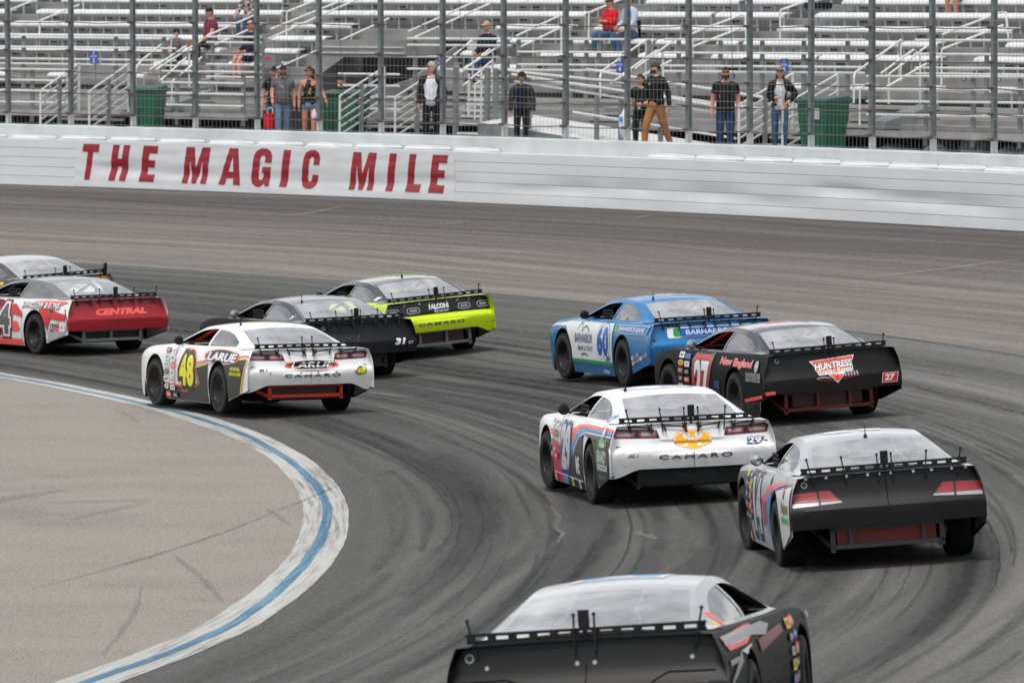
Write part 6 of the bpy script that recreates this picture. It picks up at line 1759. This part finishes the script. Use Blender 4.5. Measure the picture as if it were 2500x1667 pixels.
def shell(fn, nu, nv, c, Mh, k):
    V = [c + Mh @ (fn(i / (nu - 1), j / (nv - 1)) * k) for i in range(nu) for j in range(nv)]
    F = [(i * nv + j, (i + 1) * nv + j, (i + 1) * nv + j + 1, i * nv + j + 1) for i in range(nu - 1) for j in range(nv - 1)]
    return V, F
def dome(scale, zmin, back=0.0, front_cut=None):
    def fn(a, b):
        th = 2 * pi * a
        y = cos(th); lo = zmin + (back if y < .2 else 0) * min(1, (.2 - y) * 1.2) if back else zmin
        if front_cut is not None and y > .3: lo = max(lo, front_cut)
        phm = math.acos(max(-.95, min(1, lo))); ph = phm * b
        return Vector((.076 * sin(ph) * sin(th), .096 * sin(ph) * cos(th), .118 * cos(ph))) * scale
    return fn
def person(label, s, d, z, face, h=1.76, sit=False, skin='fair', shirt=None, sleeve='short', trousers=None, legs='long', shoes=None, hair=None, hair_style='short', cap=None,
           shades=False, beard=None, headphones=False, arms=None, walk=0.0, belly=0.0, head_turn=0.0, build=1.0, female=False, jacket=None, print_=None, lean=0.0, cut=.93, knees=None, nod=0.0, open_=.04):
    k = h / 1.76
    root = tag(empty('person', S(s, d, z), (0, 0, radians(face - 90))), label, 'person', 'spectators behind the fence')
    V3 = lambda x, y, zz: Vector((x, y, zz)) * k
    sw = .165 if female else .19
    pz = .93
    off = Vector((0, 0, 0))
    if sit: off = Vector((0, -.02, .10 - .93)) * k            # pelvis just above the seat ; origin is the seat
    tilt = lambda zz: V3(0, lean * (zz - pz), zz)
    T = {}
    T['pelvis'] = tilt(.95); T['waist'] = tilt(1.09) + V3(0, belly * .4, 0); T['chest'] = tilt(1.27); T['upper'] = tilt(1.41); T['neck'] = tilt(1.50); T['headb'] = tilt(1.56) + V3(0, .015, 0)
    for sx, nm in ((-1, 'l'), (1, 'r')):
        T['sh' + nm] = tilt(1.415) + V3(sx * sw, 0, 0)
        a = (arms or {}).get(nm, 'down')
        sh = T['sh' + nm]
        pose = {'down': ((.06, -.03, -.27), (.07, .03, -.52)), 'swing_f': ((.06, .06, -.26), (.05, .20, -.46)), 'swing_b': ((.06, -.10, -.25), (.07, -.12, -.50)), 'hip': ((.16, -.08, -.20), (.02, .06, -.36)),
                'belly': ((.07, -.02, -.26), (-.10, .17, -.28)), 'cross': ((.05, .06, -.24), (-.22, .20, -.19)), 'lap': ((.05, .04, -.25), (-.06, .26, -.36)), 'out': ((.14, -.04, -.22), (.22, .06, -.42)), 'knee': ((.06, .08, -.25), (.0, .33, -.42))}[a]
        q = [V3(sx * p[0] if sx > 0 else sx * p[0], p[1], p[2]) for p in pose]
        T['el' + nm], T['wr' + nm] = sh + q[0], sh + q[1]
        dirw = (T['wr' + nm] - T['el' + nm]).normalized()
        T['pa' + nm] = T['wr' + nm] + dirw * .06 * k
        T['hip' + nm] = tilt(.90) + V3(sx * .095, 0, 0)
        if sit:
            kn = knees or ((.10, .40, .92), (.11, .38, .50))
            T['kn' + nm] = V3(sx * kn[0][0], kn[0][1], kn[0][2]); T['an' + nm] = V3(sx * kn[1][0], kn[1][1], kn[1][2])
        else:
            w = walk * sx
            T['kn' + nm] = V3(sx * .10, .03 + w * .16, .50); T['an' + nm] = V3(sx * .10, -.015 + w * .27 - .04 * abs(walk), .085 + (.05 if w < 0 else 0))
        T['to' + nm] = T['an' + nm] + V3(sx * .02, .155, -.045)
    for n_ in T: T[n_] = T[n_] + off
    b_ = build * k
    fh = 1.06 if female else 1.0
    R_ = {'pelvis': (.155 * fh, .12), 'waist': (.145 + belly * .25, .11 + belly * .5), 'chest': (.165 + belly * .12, .118 + belly * .2), 'upper': (.14, .095), 'neck': (.055, .058), 'headb': (.055, .06)}
    if female: R_['waist'] = (.122, .098); R_['chest'] = (.14, .118); R_['upper'] = (.115, .085)
    names, nodes, edges = [], [], []
    def nd(n_, r):
        names.append(n_); nodes.append((tuple(T[n_]), (r[0] * b_, r[1] * b_)))
    for n_ in ('pelvis', 'waist', 'chest', 'upper', 'neck', 'headb'): nd(n_, R_[n_])
    for nm in 'lr':
        for n_, r in (('sh', .066), ('el', .047), ('wr', .033), ('pa', .036), ('hip', .094), ('kn', .064), ('an', .045), ('to', .042)): nd(n_ + nm, (r, r))
    ix = {n_: i for i, n_ in enumerate(names)}
    edges = [(ix[a], ix[c]) for a, c in (('pelvis', 'waist'), ('waist', 'chest'), ('chest', 'upper'), ('upper', 'neck'), ('neck', 'headb'))]
    for nm in 'lr': edges += [(ix[a], ix[c]) for a, c in (('upper', 'sh' + nm), ('sh' + nm, 'el' + nm), ('el' + nm, 'wr' + nm), ('wr' + nm, 'pa' + nm), ('pelvis', 'hip' + nm), ('hip' + nm, 'kn' + nm), ('kn' + nm, 'an' + nm), ('an' + nm, 'to' + nm))]
    sm = skin_mesh(nodes, edges)
    V = [v.co.copy() for v in sm.vertices]; N = [v.normal.copy() for v in sm.vertices]; F = [list(p.vertices) for p in sm.polygons]
    bpy.data.meshes.remove(sm)
    bones = {'torso': [('pelvis', 'waist'), ('waist', 'chest'), ('chest', 'upper'), ('upper', 'shl'), ('upper', 'shr')], 'neck': [('neck', 'headb')], 'uarm': [('shl', 'ell'), ('shr', 'elr')], 'farm': [('ell', 'wrl'), ('elr', 'wrr')], 'hand': [('wrl', 'pal'), ('wrr', 'par')],
             'hips': [('pelvis', 'hipl'), ('pelvis', 'hipr')], 'thigh': [('hipl', 'knl'), ('hipr', 'knr')], 'shin': [('knl', 'anl'), ('knr', 'anr')], 'foot': [('anl', 'tol'), ('anr', 'tor')]}
    RR_D = {n_: (nodes[i][1][0] + nodes[i][1][1]) / 2 for n_, i in ix.items()}
    cls = []
    for p in V:
        best, bn = 9, ''
        for bnm, L_ in bones.items():
            for a, c in L_:
                rad = 1.0
                ra = RR_D[a]; rc = RR_D[c]; A_, C2 = T[a], T[c]; tt = max(0, min(1, (p - A_).dot(C2 - A_) / max(1e-9, (C2 - A_).length_squared)))
                dd = (p - A_ - (C2 - A_) * tt).length - (ra + (rc - ra) * tt) * .8
                if dd < best: best, bn = dd, bnm
        cls.append(bn)
    # body : skin surface, head, five fingers on each hand - one mesh
    mb = MB(); mb.add(V, F)
    hc = T['headb'] + V3(0, .012, .105)
    Mh = Matrix.Rotation(radians(head_turn), 3, 'Z') @ Matrix.Rotation(radians(nod), 3, 'X')
    kh = k * (1.0 if h > 1.5 else 1.10)
    hv, hf = head_geo(hc, Mh, kh); mb.add(hv, hf)
    for nm, sx in (('l', -1), ('r', 1)):
        dw = (T['pa' + nm] - T['wr' + nm]).normalized(); side = Vector((0, 1, 0)) - dw * dw.y
        if side.length < .2: side = Vector((sx, 0, 0)) - dw * dw.x * sx
        side.normalize(); nrm = dw.cross(side)
        if nrm.x * sx > 0: nrm = -nrm
        for q in range(4):
            base = T['pa' + nm] + side * (.027 - .018 * q) * k + dw * .012 * k; L_ = (.068, .076, .070, .055)[q] * k
            mb.tube([base, base + dw * L_ * .5 + nrm * .004, base + dw * L_ * .85 + nrm * .022 * k, base + dw * L_ * .92 + nrm * .038 * k], [.0095 * k, .009 * k, .008 * k, .006 * k], 5)
        tb = T['wr' + nm] + dw * .03 * k + side * .028 * k
        mb.tube([tb, tb + side * .03 * k + dw * .02 * k, tb + side * .036 * k + dw * .055 * k + nrm * .008 * k], [.013 * k, .0115 * k, .008 * k], 5)
    body = mb.build('body', SK[skin], root, smooth=True)
    # garments follow the body surface
    def garment(name, keep, t, m):
        used, vs_, fs = {}, [], []
        for f in F:
            if all(keep(cls[i], V[i]) for i in f):
                g_ = []
                for i in f:
                    if i not in used:
                        used[i] = len(vs_); vs_.append(V[i] + N[i] * t * k)
                    g_.append(used[i])
                fs.append(g_)
        if not fs: return None
        bm = bmesh.new(); bv = [bm.verts.new(p) for p in vs_]
        for f in fs: bm.faces.new([bv[i] for i in f])
        be = [e for e in bm.edges if e.is_boundary]
        ex = bmesh.ops.extrude_edge_only(bm, edges=be)['geom']
        near = {}
        for v in [q for q in ex if isinstance(q, bmesh.types.BMVert)]:
            best = min(V, key=lambda p: (p - v.co).length_squared); v.co = v.co + (best - v.co) * .8
        me = bpy.data.meshes.new(name); bm.to_mesh(me); bm.free(); me.materials.append(m)
        me.polygons.foreach_set('use_smooth', [True] * len(me.polygons))
        return link(name, me, root)
    hem = (pz - .06) * k + off.z if not sit else .06 * k
    el = {'none': 0, 'short': .62, 'long': 2}[sleeve]
    def arm_ok(p):
        for nm in 'lr':
            a, c = T['sh' + nm], T['el' + nm]
            t = (p - a).dot(c - a) / (c - a).length_squared
            if (p - a - (c - a) * t).length < .12 * k and t <= el: return True
        return False
    def shirt_ok(c, p):
        if c in ('torso',): return p.z > hem and not (sleeve == 'none' and p.z > T['upper'].z - .0 * k and abs(p.x) > .10 * k)
        if c == 'hips': return p.z > hem
        if c == 'uarm': return sleeve == 'long' or (sleeve == 'short' and arm_ok(p))
        if c == 'farm': return sleeve == 'long'
        return False
    if shirt: garment('shirt', shirt_ok, .014, shirt)
    if jacket: garment('jacket', lambda c, p: (c == 'torso' and p.z > hem - .0 and not (abs(p.x) < open_ * k and p.y > T['chest'].y)) or (c == 'hips' and p.z > hem) or c in ('uarm', 'farm'), .028, jacket)
    def leg_ok(c, p):
        if c == 'hips' or (c == 'torso' and p.z < T['pelvis'].z + .07 * k): return True
        if c == 'thigh':
            if legs == 'long': return True
            for nm in 'lr':
                a, e = T['hip' + nm], T['kn' + nm]; t = (p - a).dot(e - a) / (e - a).length_squared
                if (p - a - (e - a) * t).length < .14 * k and t < {'shorts': .95, 'mini': .38}[legs]: return True
            return False
        return c == 'shin' and legs == 'long'
    garment('trousers' if legs == 'long' else 'shorts', leg_ok, .012, trousers)
    garment('shoes', lambda c, p: c == 'foot' or (c == 'shin' and False), .012, shoes or cloth('shoe_black', (.03, .03, .03)))
    def child(name, VF, m, smooth=True):
        q = MB(); q.add(*VF); o = q.build(name, m, root, smooth=smooth); return o
    # face
    for sx in (-1, 1):
        q = MB(); c = hc + Mh @ (Vector((sx * .030, .088, .018)) * kh); q.lathe([(-.004, .001), (-.003, .010), (.003, .010), (.005, .001)], 8, 'Y', 0, c)
        q.build('eye', M_eye, body)
    q = MB(); q.box(hc + Mh @ (Vector((0, .090, -.062)) * kh), (.042 * kh, .010, .010 * kh), 0, Mh); q.build('mouth', M_lips, body)
    if shades:
        q = MB()
        for sx in (-1, 1): q.box(hc + Mh @ (Vector((sx * .034, .098, .018)) * kh), (.052 * kh, .014, .036 * kh), 0, Mh); q.box(hc + Mh @ (Vector((sx * .072, .045, .024)) * kh), (.006, .10 * kh, .010), 0, Mh)
        q.box(hc + Mh @ (Vector((0, .103, .024)) * kh), (.03 * kh, .008, .008), 0, Mh)
        o = q.build('sunglasses', M_shades, root); o['kind'] = 'stuff'
    if hair:
        if hair_style == 'short': child('hair', shell(dome(1.06, .12, -.55), 25, 9, hc, Mh, kh), hair)
        elif hair_style == 'buzz': child('hair', shell(dome(1.025, .35, -.5), 25, 8, hc, Mh, kh), hair)
        else:
            q = MB(); q.add(*shell(dome(1.10, .05, -.95, .42), 25, 10, hc, Mh, kh))
            L_ = {'long': .30, 'mid': .19}[hair_style]
            def lock(a, b):
                th = pi * (.62 + .76 * a) ; r = 1.05 + .16 * sin(pi * min(1, b * 1.3)) - .25 * max(0, b - .7)
                return Vector((.086 * r * sin(th + pi) * -1 if False else .090 * r * sin(th), .104 * r * cos(th) - .01, .05 - b * (L_ + .10) / 1.0 + .01 * sin(9 * a)))
            q.add(*shell(lock, 14, 8, hc, Mh, kh)); 
            q.build('hair', hair, root, smooth=True)
    if beard: child('beard', shell(lambda a, b: Vector((.079 * sin(pi * (a - .5)) * (1.02 - .22 * b), (.099 * cos(pi * (a - .5)) * .98 + .016 * b), -.045 - .07 * b)), 13, 5, hc, Mh, kh), beard)
    if cap:
        q = MB(); q.add(*shell(dome(1.10, .30), 25, 8, hc, Mh, kh))
        q.add(*shell(lambda a, b: Vector((.072 * sin(pi * (a - .5)), .070 + .095 * b * cos(pi * (a - .5)) ** .6 + .01, .045 - .018 * b)), 11, 4, hc, Mh, kh))
        q.build('cap', cap, root, smooth=True)
    if headphones:
        q = MB(); q.tube([hc + Mh @ (Vector((.092 * cos(a), -.005, .02 + .112 * sin(a))) * kh) for a in [pi * i / 12 for i in range(13)]], .012, 6)
        for sx in (-1, 1): q.lathe([(-.018, .001), (-.02, .036), (.02, .036), (.018, .001)], 12, 'X', 0, hc + Mh @ (Vector((sx * .092, -.005, -.005)) * kh))
        o = q.build('headphones', M_flat, root); o['kind'] = 'stuff'
    if print_:
        m, (px, pzz, w_, hh_) = print_
        q = MB(); nx = 7
        cz = (pzz) * k + off.z
        def fy(x, zz):
            best = T['chest'].y
            for v in V:
                if abs(v.x - x) < .03 and abs(v.z - zz) < .04 and v.y > best: best = v.y
            return best
        q.grid(lambda i, j: (px * k + w_ * k * (i / (nx - 1) - .5), fy(px * k + w_ * k * (i / (nx - 1) - .5), cz + hh_ * k * (j / 4 - .5)) + (.034 if jacket else .021), cz + hh_ * k * (j / 4 - .5)), nx, 5)
        q.build('shirt_print', m, root)
    return root, T, k, hc
C_ = dict(black=cloth('black', (.013, .013, .014)), navy=cloth('navy', srgb(28, 32, 48)), grey=cloth('grey', srgb(96, 94, 96)), jeans=cloth('jeans', srgb(62, 88, 118)), dkjeans=cloth('dark_jeans', srgb(44, 62, 92)), ltjeans=cloth('light_jeans', srgb(104, 130, 156)),
          tan=cloth('tan', srgb(160, 108, 62)), white=cloth('white', srgb(214, 214, 220)), red=cloth('bright_red', srgb(205, 30, 44)), maroon=cloth('maroon', srgb(122, 40, 66)), ltblue=cloth('light_blue', srgb(176, 186, 206)), blue=cloth('royal_blue', srgb(40, 110, 190)),
          olive=cloth('olive_cap', srgb(70, 70, 58)), beige=cloth('beige_cap', srgb(178, 156, 122)), dkgrey=cloth('dark_grey', srgb(52, 52, 54)), black2=cloth('soft_black', srgb(36, 36, 38)), gold=cloth('gold_print', srgb(190, 150, 70)), rose=cloth('rose_print', srgb(200, 50, 80)), pinkw=cloth('pale_pink', srgb(220, 200, 214)), trainer=cloth('pale_shoe', srgb(190, 186, 176)))
def floral():
    m, t, n, l, b = nt('cloth_floral'); g = NG(t); tc = n.new('ShaderNodeTexCoord')
    v = n.new('ShaderNodeTexVoronoi'); v.inputs['Scale'].default_value = 22; l.new(tc.outputs['Object'], v.inputs['Vector'])
    c = g.mix(g.sm(g.noise(tc.outputs['Object'], 16, 2), .45, .55), srgb(190, 180, 176), srgb(40, 44, 50)); c = g.mix(g.sm(v.outputs['Distance'], .35, .25), c, srgb(170, 84, 86))
    l.new(c, b.inputs['Base Color']); b.inputs['Roughness'].default_value = .9; return m
H_ = dict(brown=cloth('hair_brown', srgb(82, 52, 40)), dark=cloth('hair_dark', srgb(42, 34, 30)), grey=cloth('hair_grey', srgb(170, 166, 158)), blond=cloth('hair_blond', srgb(150, 122, 92)))
person('person in a black cap and black top half hidden behind the man in grey', 72.0, 26.0, WZ, 268, 1.70, shirt=C_['black'], trousers=C_['dkjeans'], cap=C_['black2'], hair=H_['dark'], skin='ruddy')
_, T, k, hc = person('man in a grey T-shirt, black cap and jeans walking beside the woman in black', 70.67, 25.0, WZ, 275, 1.74, shirt=C_['grey'], trousers=C_['ltjeans'], cap=C_['black2'], hair=H_['dark'], beard=H_['dark'], belly=.10, walk=.35, arms={'l': 'down', 'r': 'swing_f'}, skin='ruddy', print_=(I_gry, (.02, 1.30, .14, .06)), head_turn=-8, build=1.06)
person('woman in a black tank top and denim shorts with long brown hair', 69.87, 25.0, WZ, 272, 1.72, shirt=C_['black'], sleeve='none', trousers=C_['ltjeans'], legs='mini', hair=H_['brown'], hair_style='mid', shades=True, female=True, skin='tan', walk=-.3, head_turn=-55, arms={'l': 'out', 'r': 'down'}, print_=(C_['gold'], (0, 1.22, .12, .14)))
person('dark haired child in black standing behind the post right of the woman in shorts', 70.21, 26.2, WZ, 262, 1.50, shirt=C_['black'], trousers=C_['black'], hair=H_['dark'], skin='fair')
person('grey haired man in a dark jacket over a white shirt with sunglasses', 66.18, 25.0, WZ, 258, 1.86, shirt=C_['white'], jacket=C_['black2'], sleeve='long', trousers=C_['black'], hair=H_['grey'], hair_style='mid', shades=True, head_turn=-42, walk=.2, belly=.04, build=1.05, open_=.020)
person('person wearing headphones and a dark zipped jacket', 63.69, 25.2, WZ, 262, 1.66, shirt=C_['navy'], jacket=C_['dkgrey'], sleeve='long', trousers=C_['black'], hair=H_['dark'], shades=True, headphones=True, skin='tan', open_=.018)
person('woman with long brown hair in a black top holding a white bag', 60.35, 25.4, WZ, 255, 1.66, shirt=C_['black'], trousers=C_['black'], hair=H_['brown'], hair_style='long', shades=True, female=True, skin='fair', head_turn=-25, arms={'l': 'belly', 'r': 'down'})
person('bearded man in a black hoodie, cap and tan trousers walking to the left', 59.40, 25.0, WZ + .10, 222, 1.82, shirt=C_['black'], sleeve='long', trousers=C_['tan'], shoes=C_['trainer'], cap=C_['olive'], hair=H_['dark'], beard=H_['dark'], head_turn=-35, walk=1.0, arms={'l': 'swing_b', 'r': 'swing_f'}, build=1.08, skin='fair', print_=(I_gry, (.07, 1.34, .06, .05)))
person('man in a black T-shirt with a red print and sunglasses, standing in jeans', 57.30, 25.0, WZ, 268, 1.84, shirt=C_['black'], trousers=C_['dkjeans'], hair=H_['dark'], hair_style='buzz', beard=H_['dark'], shades=True, belly=.07, build=1.08, skin='ruddy', print_=(C_['rose'], (.09, 1.22, .07, .20)))
person('woman in a black cap and black cardigan over a white shirt and jeans', 55.65, 25.0, WZ + .16, 266, 1.70, shirt=C_['white'], jacket=C_['black'], sleeve='long', trousers=C_['jeans'], cap=C_['black'], hair=H_['blond'], hair_style='long', shades=True, female=True, walk=-.25, lean=.05, arms={'l': 'hip', 'r': 'belly'}, skin='fair')
# seated
def extra_bench(k, a, b):
    d, z = DK(k), ZT(k) + .43
    mb = MB(); sweep(mb, [(d + .02, z - .135), (d - .015, z - .112), (d - .008, z - .075), (d + .05, z - .03), (d + .16, z), (d + .26, z), (d + .26, z - .03), (d + .05, z - .06), (d + .04, z - .135)], a, b, 0.9)  # same lip, sloped to catch sky light, as the long benches
    sweep(mb, [(d + .1, z - .43), (d + .1, z - .12), (d + .16, z - .12), (d + .16, z - .43)], a - .05, a - .08, 1)
    par(mb.build('bench', M_alu, smooth=35), stand)
for k_, a, b in ((1, 77.5, 76.0), (1, 70.7, 69.2), (1, 79.6, 78.5), (2, 78.97, 78.45)): extra_bench(k_, a, b)
def seat(k_): return DK(k_) + .13, ZT(k_) + .43
d_, z_ = seat(1)
person('boy with dark hair in a grey shirt sitting low on the left benches', 79.06, d_, z_, 245, 1.38, sit=True, shirt=C_['grey'], trousers=C_['black'], hair=H_['dark'], arms={'l': 'lap', 'r': 'lap'}, head_turn=-40, nod=-12)
person('bald man in sunglasses, navy hoodie and dark shorts sitting behind the rail', 76.95, d_, z_, 215, 1.78, sit=True, shirt=C_['navy'], sleeve='long', trousers=C_['navy'], legs='shorts', shades=True, skin='ruddy', arms={'l': 'lap', 'r': 'lap'}, belly=.06, print_=(C_['rose'], (0, 1.30, .16, .05)), shoes=C_['black2'])
person('heavy man in a navy jacket, tan cap and sunglasses sitting alone', 70.2, d_, z_, 222, 1.80, sit=True, shirt=C_['navy'], sleeve='long', trousers=C_['dkjeans'], cap=C_['beige'], hair=H_['grey'], shades=True, skin='ruddy', belly=.14, build=1.10, arms={'l': 'lap', 'r': 'lap'}, shoes=C_['black2'])
d_, z_ = seat(2)
person('man in a maroon T-shirt and black cap sitting on the left benches', 78.80, d_, z_, 205, 1.78, sit=True, shirt=C_['maroon'], trousers=C_['black2'], cap=C_['black'], hair=H_['dark'], skin='ruddy', belly=.13, build=1.05, arms={'l': 'knee', 'r': 'down'}, lean=.06)
d_, z_ = seat(3)
person('man in a bright red hooded top, cap and sunglasses sitting with folded arms', 68.30, d_, z_, 218, 1.70, sit=True, shirt=C_['red'], sleeve='long', trousers=C_['jeans'], cap=C_['olive'], hair=H_['dark'], shades=True, skin='ruddy', belly=.08, build=1.05, arms={'l': 'cross', 'r': 'cross'}, shoes=C_['trainer'], print_=(C_['navy'], (0, 1.33, .10, .06)))
person('man in a pale blue shirt and jeans sitting beside the man in red', 67.72, d_, z_, 212, 1.84, sit=True, shirt=C_['ltblue'], sleeve='long', trousers=C_['jeans'], cap=C_['beige'], hair=H_['dark'], skin='ruddy', arms={'l': 'knee', 'r': 'lap'}, shoes=C_['trainer'], lean=.05)
d_, z_ = seat(4)
person('person in a floral long sleeved top sitting at the top left behind a post', 79.10, d_, z_, 235, 1.74, sit=True, shirt=floral(), sleeve='long', trousers=C_['jeans'], hair=H_['dark'], skin='fair', arms={'l': 'knee', 'r': 'knee'}, lean=.12, belly=.05)
d_, z_ = seat(6)
person('person with bare legs sitting at the top right, cut off by the frame', 61.0, d_, z_, 235, 1.76, sit=True, shirt=C_['grey'], trousers=C_['black'], legs='shorts', hair=H_['dark'], skin='tan', shoes=C_['black2'])
# things they carry or have set down
def box_thing(name, label, cat, s, d, z, size, m, rz=0.0, taper=.9, handle=None, grp=None):
    root = tag(empty(name, S(s, d, z), (0, 0, ang(s) + rz)), label, cat, grp)
    x, y, h = size[0] / 2, size[1] / 2, size[2]
    mb = MB(); mb.hexa([(-x * taper, -y * taper, 0), (x * taper, -y * taper, 0), (x * taper, y * taper, 0), (-x * taper, y * taper, 0), (-x, -y, h), (x, -y, h), (x, y, h), (-x, y, h)])
    me = mb.mesh(name + '_body', m); bm = bmesh.new(); bm.from_mesh(me); bmesh.ops.bevel(bm, geom=bm.edges[:], offset=min(size) * .16, segments=2, affect='EDGES'); bm.to_mesh(me); bm.free()
    link(name + '_body', me, root)
    if handle:
        mb = MB(); mb.tube([(0, -y * .7, h - .01), (0, -y * .6, h + handle), (0, y * .6, h + handle), (0, y * .7, h - .01)], .014, 6); mb.build('handle', M_pipe, root)
    return root
box_thing('cooler_bag', 'red cooler bag with a white handle carried by the man in grey', 'bag', 71.10, 25.05, WZ + .34, (.18, .30, .34), C_['red'], handle=.12)
box_thing('dark_bag', 'dark bag lying in the top seat aisle above the black T-shirt man', 'bag', 64.55, 34.0, ZT(6) + .18, (.30, .75, .16), C_['navy'])
box_thing('green_bag', 'small green bag under the top right bench', 'bag', 61.95, 34.55, ZT(6) + .01, (.22, .34, .26), cloth('bag_green', srgb(24, 96, 74)), taper=.8)
box_thing('brown_bag', 'tan and brown bag on the bench left of the man in maroon', 'bag', 79.32, 31.15, ZT(2) + .432, (.2, .30, .14), C_['tan'])
box_thing('stadium_seat', 'black folding stadium seat back behind the man in pale blue', 'seat', 67.78, DK(3) + .32, ZT(3) + .435, (.05, .40, .40), C_['black'], taper=1.0)
def soft_bag(name, label, s, d, z, sx, sy, sz, m, seed):
    bm = bmesh.new(); bmesh.ops.create_icosphere(bm, subdivisions=3, radius=.5)
    for v in bm.verts:
        q = 1 + .22 * mnoise.noise(v.co * 4 + Vector((seed, 0, 0))); top = max(0, v.co.z) * 1.5
        v.co = Vector((v.co.x * sx * q * (1 - .5 * top), v.co.y * sy * q * (1 - .5 * top), v.co.z * sz * q))
    me = bpy.data.meshes.new(name); bm.to_mesh(me); bm.free(); me.materials.append(m); me.polygons.foreach_set('use_smooth', [True] * len(me.polygons))
    return tag(link(name, me, None, S(s, d, z), (0, 0, ang(s))), label, 'bag')
sb = soft_bag('plastic_bag', 'white plastic bag with a blue print carried by the brown haired woman', 60.45, 25.1, WZ + .66, .24, .36, .62, cloth('bag_white', srgb(216, 220, 232), .06), 3)
mb = MB(); mb.box((-.125, -.02, .08), (.012, .12, .10)); mb.build('bag_print', I_sky, sb)
soft_bag('pale_cloth', 'pale pink cloth bag in the hand of the woman in shorts', 69.55, 24.85, WZ + .66, .13, .16, .28, C_['pinkw'], 8)
